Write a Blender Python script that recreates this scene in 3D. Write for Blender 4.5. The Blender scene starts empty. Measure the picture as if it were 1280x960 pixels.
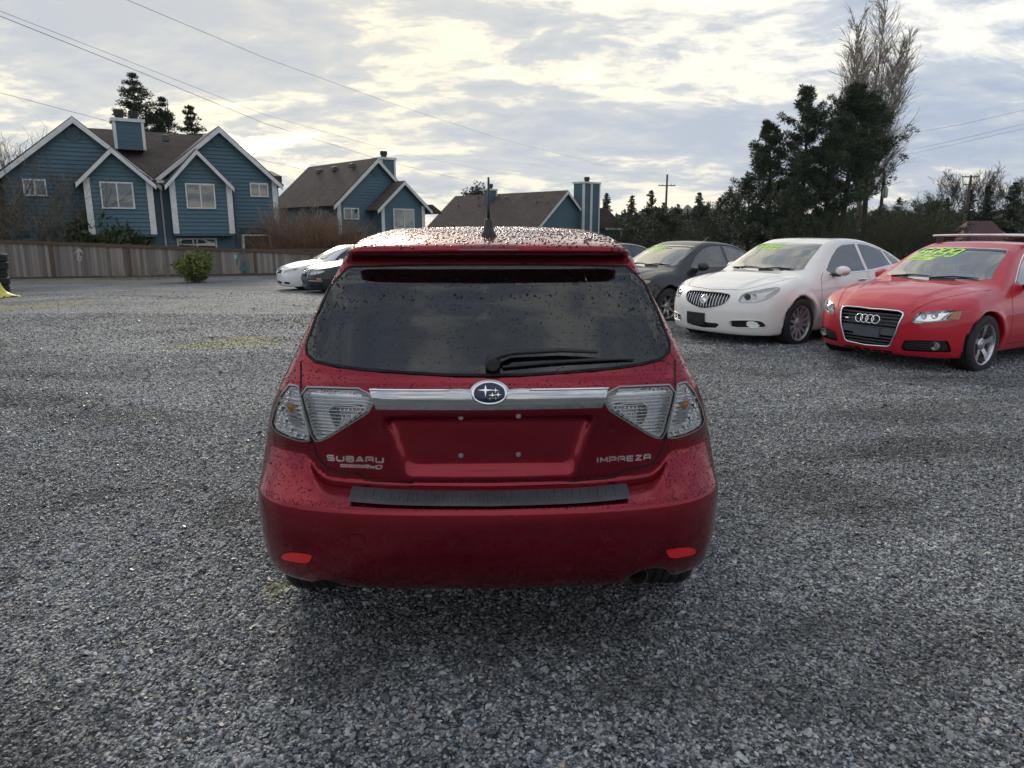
import bpy, bmesh, math, random
import numpy as np
from mathutils import Vector, Matrix
from mathutils.geometry import delaunay_2d_cdt
R = math.radians
rng = np.random.default_rng(7)
random.seed(7)

# ------------------------------------------------------------------ camera
CAM_H, PITCH, FPX = 1.49, R(12.15), 888.0
sc = bpy.context.scene
cam_d = bpy.data.cameras.new('camera'); cam = bpy.data.objects.new('camera', cam_d)
sc.collection.objects.link(cam); sc.camera = cam
cam_d.sensor_width = 36; cam_d.lens = FPX/1280*36; cam_d.clip_end = 20000; cam_d.clip_start = .05
cam.location = (0, 0, CAM_H); cam.rotation_euler = (R(90)-PITCH, 0, 0)

# ------------------------------------------------------------------ sky and sun
SUN_AZ, SUN_EL = R(-17), R(20)          # azimuth from the view axis, elevation
sdir = Vector((math.sin(SUN_AZ)*math.cos(SUN_EL), math.cos(SUN_AZ)*math.cos(SUN_EL), math.sin(SUN_EL)))
world = bpy.data.worlds.new('World'); sc.world = world; world.use_nodes = True

class NT:
    """small helper to write node trees"""
    def __init__(s, nt): s.nt = nt; nt.nodes.clear()
    def n(s, typ, inp=None, **kw):
        nd = s.nt.nodes.new(typ)
        for k, v in kw.items(): setattr(nd, k, v)
        for k, v in (inp or {}).items():
            so = nd.inputs[k]
            if isinstance(v, bpy.types.NodeSocket): s.nt.links.new(v, so)
            else: so.default_value = v
        return nd
    def link(s, a, b): s.nt.links.new(a, b)
    def math(s, op, a, b=0.0, c=0.0, clamp=False):
        nd = s.n('ShaderNodeMath', operation=op, use_clamp=clamp)
        for i, v in enumerate((a, b, c)):
            if isinstance(v, bpy.types.NodeSocket): s.link(v, nd.inputs[i])
            else: nd.inputs[i].default_value = v
        return nd.outputs[0]
    def mix(s, fac, a, b, mode='MIX'):
        nd = s.n('ShaderNodeMix', data_type='RGBA', blend_type=mode)
        for so, v in ((nd.inputs[0], fac), (nd.inputs[6], a), (nd.inputs[7], b)):
            if isinstance(v, bpy.types.NodeSocket): s.link(v, so)
            else: so.default_value = v if not isinstance(v, tuple) else (*v, 1)[:4]
        return nd.outputs[2]
    def noise(s, vec, scale, detail=4, rough=.55, dist=0.0, dim='3D'):
        i = {'Scale': scale, 'Detail': detail, 'Roughness': rough, 'Distortion': dist}
        if vec is not None: i['Vector'] = vec
        return s.n('ShaderNodeTexNoise', i, noise_dimensions=dim).outputs['Fac']
    def ramp(s, fac, stops, interp='LINEAR'):
        nd = s.n('ShaderNodeValToRGB', {'Fac': fac}); cr = nd.color_ramp; cr.interpolation = interp
        while len(cr.elements) < len(stops): cr.elements.new(.5)
        for e, (p, c) in zip(cr.elements, stops):
            e.position = p; e.color = (*c, 1)[:4] if isinstance(c, tuple) else (c, c, c, 1)
        return nd.outputs[0]
    def maprange(s, v, a, b, c=0.0, d=1.0, smooth=True):
        nd = s.n('ShaderNodeMapRange', {'Value': v, 'From Min': a, 'From Max': b, 'To Min': c, 'To Max': d})
        nd.interpolation_type = 'SMOOTHSTEP' if smooth else 'LINEAR'; nd.clamp = True
        return nd.outputs[0]

def build_world():
    t = NT(world.node_tree)
    out = t.n('ShaderNodeOutputWorld')
    sky = t.n('ShaderNodeTexSky', sky_type='NISHITA', sun_disc=False)
    sky.sun_elevation = SUN_EL; sky.sun_rotation = SUN_AZ; sky.air_density = 1.0; sky.dust_density = 1.5
    tc = t.n('ShaderNodeTexCoord')
    nrm = t.n('ShaderNodeVectorMath', {0: tc.outputs['Generated']}, operation='NORMALIZE').outputs[0]
    sep = t.n('ShaderNodeSeparateXYZ', {0: nrm})
    z = t.math('MAXIMUM', sep.outputs[2], 0.0)
    inv = t.math('DIVIDE', 1.0, t.math('ADD', z, .21))
    # cloud deck: directions projected on a plane high above, so clouds flatten towards the horizon
    uv = t.n('ShaderNodeCombineXYZ', {0: t.math('MULTIPLY', sep.outputs[0], inv), 1: t.math('MULTIPLY', sep.outputs[1], inv), 2: 3.7})
    uv = uv.outputs[0]
    st = t.n('ShaderNodeMapping', {'Vector': uv, 'Rotation': (0, 0, R(-14)), 'Scale': (.80, 1.10, 1)}).outputs[0]
    wob = t.n('ShaderNodeTexNoise', {'Vector': st, 'Scale': .9, 'Detail': 3})
    st2 = t.mix(.16, st, wob.outputs['Color'], 'ADD')
    big = t.noise(st2, .75, 5, .55)
    mid = t.noise(st2, 2.1, 8, .62, .5)
    fine = t.noise(st2, 6.5, 7, .62, .3)
    dens = t.math('ADD', t.math('ADD', t.math('MULTIPLY', big, .34), t.math('MULTIPLY', mid, .46)), t.math('MULTIPLY', fine, .25))
    # glow of the veiled sun
    dot = t.n('ShaderNodeVectorMath', {0: nrm, 1: tuple(sdir)}, operation='DOT_PRODUCT').outputs[1]
    glow = t.math('POWER', t.math('MAXIMUM', dot, 0.0), 5.0)
    core = t.math('POWER', t.math('MAXIMUM', dot, 0.0), 60.0)
    lowz = t.maprange(sep.outputs[2], .0, .30, 1.0, 0.0)
    bright = t.mix(glow, (6.1, 6.1, 5.95), (7.4, 6.6, 4.7))
    bright = t.mix(t.math('MULTIPLY', lowz, .70), bright, (7.3, 6.5, 4.5))
    dark = t.mix(glow, (2.3, 2.8, 3.65), (3.4, 3.5, 3.6))
    thick = t.ramp(dens, [(.425, 0.0), (.48, .20), (.522, .80), (.59, 1.0)])
    cl = t.mix(thick, bright, dark)
    gap = t.ramp(t.math('ADD', t.math('MULTIPLY', big, .5), t.math('MULTIPLY', mid, .5)), [(.30, 1.0), (.42, 0.0)])
    skyc = t.mix(1.0, sky.outputs[0], (1.3, 1.3, 1.35), 'MULTIPLY')
    cl = t.mix(t.math('MULTIPLY', gap, .55), cl, skyc)
    below = t.maprange(sep.outputs[2], -.06, .0, 1.0, 0.0)
    cl = t.mix(below, cl, (2.2, 2.2, 2.2))
    bg = t.n('ShaderNodeBackground', {'Color': cl, 'Strength': .10})
    t.link(bg.outputs[0], out.inputs[0])
build_world()
sun_d = bpy.data.lights.new('sun', 'SUN'); sun_d.energy = 1.5; sun_d.angle = R(16); sun_d.color = (1, .93, .80)
sun = bpy.data.objects.new('sun', sun_d); sc.collection.objects.link(sun)
sun.rotation_euler = sdir.to_track_quat('Z', 'Y').to_euler()
vs = sc.view_settings; vs.view_transform = 'Standard'; vs.look = 'None'; vs.gamma = 1; vs.exposure = 0.90; vs.use_curve_mapping = False
sc.render.engine = 'CYCLES'
cy = sc.cycles
cy.use_denoising = True; cy.max_bounces = 10; cy.transparent_max_bounces = 16; cy.glossy_bounces = 5; cy.transmission_bounces = 8
cy.diffuse_bounces = 3; cy.caustics_reflective = False; cy.caustics_refractive = False; cy.sample_clamp_indirect = 4

# ------------------------------------------------------------------ basic helpers
col = sc.collection
def tag(o, label=None, cat=None, group=None, kind=None):
    if label: o['label'] = label
    if cat: o['category'] = cat
    if group: o['group'] = group
    if kind: o['kind'] = kind
    return o
def empty(name, loc=(0, 0, 0), rz=0, parent=None):
    o = bpy.data.objects.new(name, None); col.objects.link(o); o.location = loc; o.rotation_euler = (0, 0, rz)
    o.empty_display_size = .1
    if parent: o.parent = parent
    return o
def mesh_from(verts, faces, smooth=True, normals=None):
    me = bpy.data.meshes.new('m')
    v = np.asarray(verts, dtype=np.float32).reshape(-1, 3)
    if isinstance(faces, np.ndarray):
        n, k = faces.shape
        me.vertices.add(len(v)); me.vertices.foreach_set('co', v.ravel())
        me.loops.add(n*k); me.loops.foreach_set('vertex_index', faces.astype(np.int32).ravel())
        me.polygons.add(n); me.polygons.foreach_set('loop_start', np.arange(0, n*k, k, dtype=np.int32))
        me.update(calc_edges=True)
    else:
        me.from_pydata(v.tolist(), [], faces)
    me.polygons.foreach_set('use_smooth', np.full(len(me.polygons), bool(smooth)))
    me.update()
    if normals is not None: me.normals_split_custom_set_from_vertices(np.asarray(normals).tolist())
    return me
def ob(name, me, mat=None, parent=None, loc=None, rot=None):
    o = bpy.data.objects.new(name, me); me.name = name; col.objects.link(o)
    if mat is not None:
        if len(me.materials) == 0: me.materials.append(mat)
    if parent: o.parent = parent
    if loc is not None: o.location = loc
    if rot is not None: o.rotation_euler = rot
    return o
def copy_tree(o, parent=None):
    c = o.copy(); col.objects.link(c); c.parent = parent
    for ch in list(o.children): copy_tree(ch, c)
    return c

class MB:
    """collects simple shapes into one mesh"""
    def __init__(s): s.v = []; s.f = []
    def add(s, vs, fs):
        b = len(s.v); s.v += [tuple(p) for p in vs]; s.f += [tuple(i+b for i in f) for f in fs]; return s
    def box(s, a, b, bev=0.0):
        (x0, y0, z0), (x1, y1, z1) = a, b
        return s.add([(x0,y0,z0),(x1,y0,z0),(x1,y1,z0),(x0,y1,z0),(x0,y0,z1),(x1,y0,z1),(x1,y1,z1),(x0,y1,z1)],
                     [(0,3,2,1),(4,5,6,7),(0,1,5,4),(1,2,6,5),(2,3,7,6),(3,0,4,7)])
    def prism(s, poly, axis, a, b):
        """polygon (list of 2D, counter-clockwise) pushed along an axis from a to b"""
        n = len(poly)
        def P(p, t): return {'x': (t, p[0], p[1]), 'y': (p[0], t, p[1]), 'z': (p[0], p[1], t)}[axis]
        return s.add([P(p, a) for p in poly]+[P(p, b) for p in poly],
                     [tuple(range(n-1, -1, -1)), tuple(range(n, 2*n))]+[(i, (i+1) % n, n+(i+1) % n, n+i) for i in range(n)])
    def tube(s, pts, r, n=8, closed=False, caps=True):
        pts = [Vector(p) for p in pts]; m = len(pts); rr = r if hasattr(r, '__len__') else [r]*m
        rings = []; up0 = None
        for i, p in enumerate(pts):
            a = pts[i-1] if i > 0 else (pts[-1] if closed else p); b = pts[i+1] if i < m-1 else (pts[0] if closed else p)
            t = (b-a).normalized() if (b-a).length > 1e-9 else Vector((0, 0, 1))
            if up0 is None: up0 = t.orthogonal().normalized()
            up0 = (up0-t*up0.dot(t)); up0 = up0.normalized() if up0.length > 1e-6 else t.orthogonal().normalized()
            sd = t.cross(up0)
            rings.append([p+(up0*math.cos(2*math.pi*k/n)+sd*math.sin(2*math.pi*k/n))*rr[i] for k in range(n)])
        vs = [q for rg in rings for q in rg]; fs = []
        for i in range(m if closed else m-1):
            j = (i+1) % m
            for k in range(n): fs.append((i*n+k, i*n+(k+1) % n, j*n+(k+1) % n, j*n+k))
        if caps and not closed: fs += [tuple(range(n-1, -1, -1)), tuple((m-1)*n+k for k in range(n))]
        return s.add(vs, fs)
    def lathe(s, prof, axis='z', n=24, c=(0, 0, 0)):
        """profile of (radius, height) turned about an axis"""
        vs = []; m = len(prof)
        for k in range(n):
            a = 2*math.pi*k/n
            for (r, h) in prof:
                u, v = r*math.cos(a), r*math.sin(a)
                p = {'z': (u, v, h), 'y': (u, h, v), 'x': (h, u, v)}[axis]
                vs.append((p[0]+c[0], p[1]+c[1], p[2]+c[2]))
        fs = [(k*m+i, ((k+1) % n)*m+i, ((k+1) % n)*m+i+1, k*m+i+1) for k in range(n) for i in range(m-1)]
        return s.add(vs, fs)
    def build(s, name, mat, parent=None, smooth=False, loc=None, bevel=0, seg=2):
        me = mesh_from(s.v, s.f, smooth)
        if bevel:
            bm = bmesh.new(); bm.from_mesh(me)
            bmesh.ops.bevel(bm, geom=bm.edges[:]+bm.verts[:], offset=bevel, segments=seg, affect='EDGES', profile=.6, clamp_overlap=True)
            bm.to_mesh(me); bm.free()
        else:
            bm = bmesh.new(); bm.from_mesh(me); bmesh.ops.recalc_face_normals(bm, faces=bm.faces[:]); bm.to_mesh(me); bm.free()
        if smooth == 'auto':
            me.polygons.foreach_set('use_smooth', np.full(len(me.polygons), True)); me.set_sharp_from_angle(angle=R(38))
        return ob(name, me, mat, parent, loc)

# ------------------------------------------------------------------ camera rays, used to measure shapes from the photograph
def px_ray(u, v):
    a, b = (u-640)/FPX, -(v-480)/FPX
    return np.array([a, math.cos(PITCH)+b*math.sin(PITCH), -math.sin(PITCH)+b*math.cos(PITCH)])
def at_y(u, v, d):
    r = px_ray(u, v); return Vector(np.array([0, 0, CAM_H])+r*d/r[1])
def sstep(a, b, x):
    t = np.clip((np.asarray(x, float)-a)/(b-a), 0, 1); return t*t*(3-2*t)
def ground_z(x, y):
    x = np.asarray(x, float); y = np.asarray(y, float)
    z = -.045-.675*sstep(8, 38, y)
    und = .016*np.sin(x*1.1+.6*np.sin(y*.7)+y*.35)+.012*np.sin(y*1.9+.8*x)+.02*np.sin(x*.33+y*.21)
    near = sstep(1.0, 3.0, np.hypot(x+.1, y-4.3)-.6)
    return z+und*near*(1-sstep(25, 40, y))*.8
def gz(x, y): return float(ground_z(x, y))

# ------------------------------------------------------------------ materials
MATS = {}
def mat(name, f):
    m = bpy.data.materials.new(name); m.use_nodes = True; t = NT(m.node_tree); out = t.n('ShaderNodeOutputMaterial')
    sh = f(t, m)
    t.link(sh, out.inputs[0]); MATS[name] = m; return m
def pbr(t, **kw):
    kw = dict(kw)
    names = dict(color='Base Color', rough='Roughness', metal='Metallic', coat='Coat Weight', coatr='Coat Roughness', spec='Specular IOR Level',
                 normal='Normal', trans='Transmission Weight', ior='IOR', emit='Emission Color', emits='Emission Strength', alpha='Alpha', sheen='Sheen Weight', coatn='Coat Normal', sub='Subsurface Weight')
    inp = {}
    for k, v in kw.items():
        if isinstance(v, tuple): v = (*v, 1)[:4]
        inp[names[k]] = v
    return t.n('ShaderNodeBsdfPrincipled', inp).outputs[0]
def simple(name, color, rough=.5, metal=0.0, var=.12, scale=8.0, bump=0.0, bscale=60.0, **kw):
    """plain surface with a little procedural unevenness"""
    def f(t, m):
        tc = t.n('ShaderNodeTexCoord').outputs['Object']
        nz = t.noise(tc, scale, 5, .6)
        c = t.mix(t.maprange(nz, .3, .7, 0, 1), tuple(k*(1-var) for k in color), tuple(min(1, k*(1+var)) for k in color))
        rr = t.maprange(t.noise(tc, scale*3.1, 3), .3, .7, max(0, rough*.85), min(1, rough*1.15))
        a = dict(color=c, rough=rr, metal=metal, **kw)
        if bump:
            a['normal'] = t.n('ShaderNodeBump', {'Strength': bump, 'Distance': .01, 'Height': t.noise(tc, bscale, 4)}).outputs[0]
        return pbr(t, **a)
    return mat(name, f)
def bump(t, h, strength=.5, dist=.01, normal=None):
    i = {'Strength': strength, 'Distance': dist, 'Height': h}
    if normal is not None: i['Normal'] = normal
    return t.n('ShaderNodeBump', i).outputs[0]
def objco(t): return t.n('ShaderNodeTexCoord').outputs['Object']

def paint(name, color, metal=0.0, rough=.42, flake=0.0, dirt=.25, inner=(.035, .035, .037), coat=1.0):
    def f(t, m):
        tc = objco(t); geo = t.n('ShaderNodeNewGeometry')
        nz = t.noise(tc, 3.0, 5, .6)
        c = t.mix(t.math('MULTIPLY', t.maprange(nz, .35, .75), .10), color, tuple(k*.55 for k in color))
        # road film, thicker low on the body
        sep = t.n('ShaderNodeSeparateXYZ', {0: tc})
        low = t.maprange(sep.outputs[2], .25, .75, 1.0, .12)
        sp = t.maprange(t.noise(tc, 22, 8, .7), .42, .72)
        streak = t.maprange(t.noise(t.n('ShaderNodeMapping', {'Vector': tc, 'Scale': (9, 9, .7)}).outputs[0], 6, 4, .6), .45, .8)
        dfac = t.math('MULTIPLY', t.math('MULTIPLY', low, dirt), t.math('ADD', t.math('MULTIPLY', sp, .7), t.math('MULTIPLY', streak, .5)), clamp=True)
        c = t.mix(dfac, c, (.06, .055, .05))
        fl = t.n('ShaderNodeTexVoronoi', {'Vector': tc, 'Scale': 900.0})
        vn = t.n('ShaderNodeVectorMath', {0: fl.outputs['Color'], 1: (.5, .5, .5)}, operation='SUBTRACT').outputs[0]
        vn = t.n('ShaderNodeVectorMath', {0: vn, 'Scale': flake}, operation='SCALE').outputs[0]
        vn = t.n('ShaderNodeVectorMath', {0: geo.outputs['Normal'], 1: vn}, operation='ADD').outputs[0]
        vn = t.n('ShaderNodeVectorMath', {0: vn}, operation='NORMALIZE').outputs[0]
        cr = t.math('ADD', .035, t.math('MULTIPLY', dfac, .5))
        peel = bump(t, t.noise(tc, 130, 2), .012, .01)
        b = pbr(t, color=c, rough=t.math('ADD', rough, t.math('MULTIPLY', dfac, .3)), metal=metal, spec=.5*min(1, coat), coat=coat, coatr=cr, normal=vn, coatn=peel)
        ins = pbr(t, color=inner, rough=.8)
        mx = t.n('ShaderNodeMixShader', {0: geo.outputs['Backfacing'], 1: b, 2: ins})
        return mx.outputs[0]
    return mat(name, f)
def glass(name, tint, refl=1.0, film=0.0):
    """thin sheet of window glass: fresnel mirror over a tinted clear sheet"""
    def f(t, m):
        fr = t.n('ShaderNodeFresnel', {'IOR': 1.52}).outputs[0]
        fac = t.math('MULTIPLY', fr, refl*1.7, clamp=True)
        tr = t.n('ShaderNodeBsdfTransparent', {'Color': (*tint, 1)}).outputs[0]
        if film:  # grime film whose pale tint also paints in reflected sky
            tc = objco(t)
            k = t.math('MULTIPLY', t.maprange(t.noise(tc, 2, 3, .5), .2, .8, .6, 1.0), film)
            tr = t.n('ShaderNodeMixShader', {0: k, 1: tr, 2: t.n('ShaderNodeBsdfDiffuse', {'Color': (.46, .55, .55, 1)}).outputs[0]}).outputs[0]
        gl = t.n('ShaderNodeBsdfGlossy', {'Color': (1, 1, 1, 1), 'Roughness': .02}).outputs[0]
        return t.n('ShaderNodeMixShader', {0: fac, 1: tr, 2: gl}).outputs[0]
    return mat(name, f)
simple('black_plastic', (.018, .018, .019), .45, var=.2, bump=.15, bscale=300)
simple('grey_plastic', (.055, .058, .064), .55, var=.2, bump=.2, bscale=300)
simple('black_gloss', (.006, .006, .007), .12)
simple('seam', (.004, .004, .004), .9)
simple('rubber', (.016, .016, .017), .75, var=.3, bump=.2, bscale=90)
simple('chrome', (.82, .83, .85), .07, 1.0, var=.04)
simple('alloy', (.62, .62, .64), .28, 1.0, var=.08)
simple('silver_paint', (.50, .50, .51), .35, .6, var=.05)
simple('brake_iron', (.16, .13, .11), .55, .8, var=.3)
simple('interior_dark', (.03, .03, .032), .8, var=.2, bump=.2)
simple('interior_grey', (.16, .16, .165), .85, var=.15, bump=.3)
simple('interior_light', (.34, .33, .31), .85, var=.12, bump=.3)
simple('paper', (.80, .84, .84), .7, var=.05)
simple('paper_lime', (.55, .85, .10), .6, var=.05)
simple('paper_print', (.10, .14, .14), .7)
simple('price_paint', (.50, .88, .06), .5, var=.06)
simple('lamp_grey', (.30, .30, .29), .35, .5, var=.1)
simple('lamp_dark', (.03, .03, .032), .3, .3)
simple('lamp_silver', (.97, .975, .98), .20, .0, var=.015)
simple('lamp_mirror', (.95, .955, .96), .24, 1.0, var=.02)
simple('garnish_chrome', (.46, .47, .49), .06, 1.0, var=.03)
simple('mirror_metal', (.9, .9, .92), .10, 1.0, var=.05)
glass('clear_lens', (.99, .99, .99), .5)
glass('window_glass', (.60, .68, .66), 1.6, .13)
glass('dark_glass', (.16, .18, .18), 1.25)
glass('privacy_glass', (.11, .12, .135), .85, .006)
def amber(t, m): return pbr(t, color=(.75, .22, .03), rough=.25, coat=.5)
mat('amber', amber)
def redlens(t, m):
    tc = objco(t); v = t.n('ShaderNodeTexVoronoi', {'Vector': tc, 'Scale': 160.0}).outputs[0]
    return pbr(t, color=(.72, .004, .010), rough=.15, coat=1.0, coatr=.03, normal=bump(t, v, .35, .004))
mat('red_reflector', redlens)
# ------------------------------------------------------------------ smooth solid modelling for car bodies
def curve(pts):
    """smooth shape-preserving curve through points, as a fast lookup"""
    p = np.array(sorted(pts), float); x, y = p[:, 0], p[:, 1]; h = np.diff(x); d = np.diff(y)/h; n = len(x)
    m = np.zeros(n); m[0], m[-1] = d[0], d[-1]
    for i in range(1, n-1):
        if d[i-1]*d[i] > 0:
            w1, w2 = 2*h[i]+h[i-1], h[i]+2*h[i-1]; m[i] = (w1+w2)/(w1/d[i-1]+w2/d[i])
    X = np.linspace(x[0], x[-1], 3000); i = np.clip(np.searchsorted(x, X)-1, 0, n-2); t = (X-x[i])/h[i]
    Y = (2*t**3-3*t**2+1)*y[i]+(t**3-2*t**2+t)*h[i]*m[i]+(-2*t**3+3*t**2)*y[i+1]+(t**3-t**2)*h[i]*m[i+1]
    G = np.gradient(Y, X)
    f = lambda q: np.interp(q, X, Y)
    f.d = lambda q: np.interp(q, X, G)
    f.n = lambda q: np.sqrt(1+np.interp(q, X, G)**2)
    return f
def smax(a, b, k):
    h = np.maximum(k-np.abs(a-b), 0)/k; return np.maximum(a, b)+h*h*k*.25
def smin(a, b, k): return -smax(-a, -b, k)

def surface_nets(F, xs, ys, zs, half=True):
    """polygon surface of F = 0; xs holds x >= 0 samples, mirrored"""
    V = F(xs[:, None, None], ys[None, :, None], zs[None, None, :])
    V = np.broadcast_to(V, (len(xs), len(ys), len(zs))).astype(np.float32)
    V = np.concatenate([V[::-1], V], 0); xs = np.concatenate([-xs[::-1], xs])
    S = V < 0
    c = S[:-1, :-1, :-1].astype(np.int8)
    for dx, dy, dz in [(1,0,0),(0,1,0),(0,0,1),(1,1,0),(1,0,1),(0,1,1),(1,1,1)]:
        nx, ny, nz = S.shape
        c = c+S[dx:nx-1+dx, dy:ny-1+dy, dz:nz-1+dz]
    act = (c > 0) & (c < 8); I = np.argwhere(act); idx = np.full(act.shape, -1, np.int64); idx[act] = np.arange(len(I))
    acc = np.zeros((len(I), 3)); cnt = np.zeros(len(I))
    ax = [xs, ys, zs]
    cor = [(a, b, d) for a in (0, 1) for b in (0, 1) for d in (0, 1)]
    for p in cor:
        for k in range(3):
            if p[k] == 0:
                q = list(p); q[k] = 1
                A = I+np.array(p); B = I+np.array(q)
                va = V[A[:, 0], A[:, 1], A[:, 2]]; vb = V[B[:, 0], B[:, 1], B[:, 2]]
                m = (va < 0) != (vb < 0); t = va[m]/(va[m]-vb[m])
                P = np.stack([ax[j][A[m, j]] for j in range(3)], 1); P[:, k] += t*(ax[k][B[m, k]]-ax[k][A[m, k]])
                acc[m] += P; cnt[m] += 1
    v = acc/cnt[:, None]
    faces = []
    for k in range(3):
        o = [j for j in range(3) if j != k]
        sl0 = [slice(None)]*3; sl1 = [slice(None)]*3; sl0[k] = slice(0, -1); sl1[k] = slice(1, None)
        a = S[tuple(sl0)]; b = S[tuple(sl1)]
        E = np.argwhere(a != b)
        ok = np.ones(len(E), bool)
        for j in o: ok &= (E[:, j] >= 1) & (E[:, j] <= S.shape[j]-2)
        E = E[ok]; fl = a[E[:, 0], E[:, 1], E[:, 2]]
        def cell(d0, d1):
            q = E.copy(); q[:, o[0]] -= d0; q[:, o[1]] -= d1; return idx[q[:, 0], q[:, 1], q[:, 2]]
        f = np.stack([cell(1, 1), cell(0, 1), cell(0, 0), cell(1, 0)], 1)
        if k == 1: fl = ~fl
        f[~fl] = f[~fl][:, ::-1]
        faces.append(f)
    f = np.concatenate(faces); f = f[(f >= 0).all(1)]
    return v, f
def in_poly(poly, pts):
    poly = np.asarray(poly); x, y = pts[:, 0], pts[:, 1]; r = np.zeros(len(pts), bool); n = len(poly)
    for i in range(n):
        (x0, y0), (x1, y1) = poly[i-1], poly[i]
        c = (y0 > y) != (y1 > y)
        if c.any():
            with np.errstate(divide='ignore', invalid='ignore'):
                r ^= c & (x < (x1-x0)*(y-y0)/(y1-y0+1e-12)+x0)
    return r
def resample(poly, step, closed=True):
    P = np.asarray(poly, float); out = []
    n = len(P)
    for i in range(n if closed else n-1):
        a, b = P[i], P[(i+1) % n]; k = max(1, int(np.ceil(np.linalg.norm(b-a)/step)))
        for j in range(k): out.append(a+(b-a)*j/k)
    if not closed: out.append(P[-1])
    return np.array(out)
def chaikin(poly, it=2, closed=True):
    P = np.asarray(poly, float)
    for _ in range(it):
        A = P if closed else P[:-1]; B = np.roll(P, -1, 0) if closed else P[1:]
        Q = np.stack([A*.75+B*.25, A*.25+B*.75], 1).reshape(-1, P.shape[1])
        P = Q if closed else np.concatenate([P[:1], Q, P[-1:]])
    return P
def area2(P): return .5*np.sum(P[:, 0]*np.roll(P[:, 1], -1)-np.roll(P[:, 0], -1)*P[:, 1])
def inset(poly, d):
    P = np.asarray(poly, float); s = 1 if area2(P) > 0 else -1
    a = P-np.roll(P, 1, 0); b = np.roll(P, -1, 0)-P
    a /= np.linalg.norm(a, axis=1)[:, None]+1e-12; b /= np.linalg.norm(b, axis=1)[:, None]+1e-12
    na = np.stack([-a[:, 1], a[:, 0]], 1)*s; nb = np.stack([-b[:, 1], b[:, 0]], 1)*s
    m = na+nb; l = np.maximum((m*m).sum(1), .8); return P+m*(2*d/l)[:, None]

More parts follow.
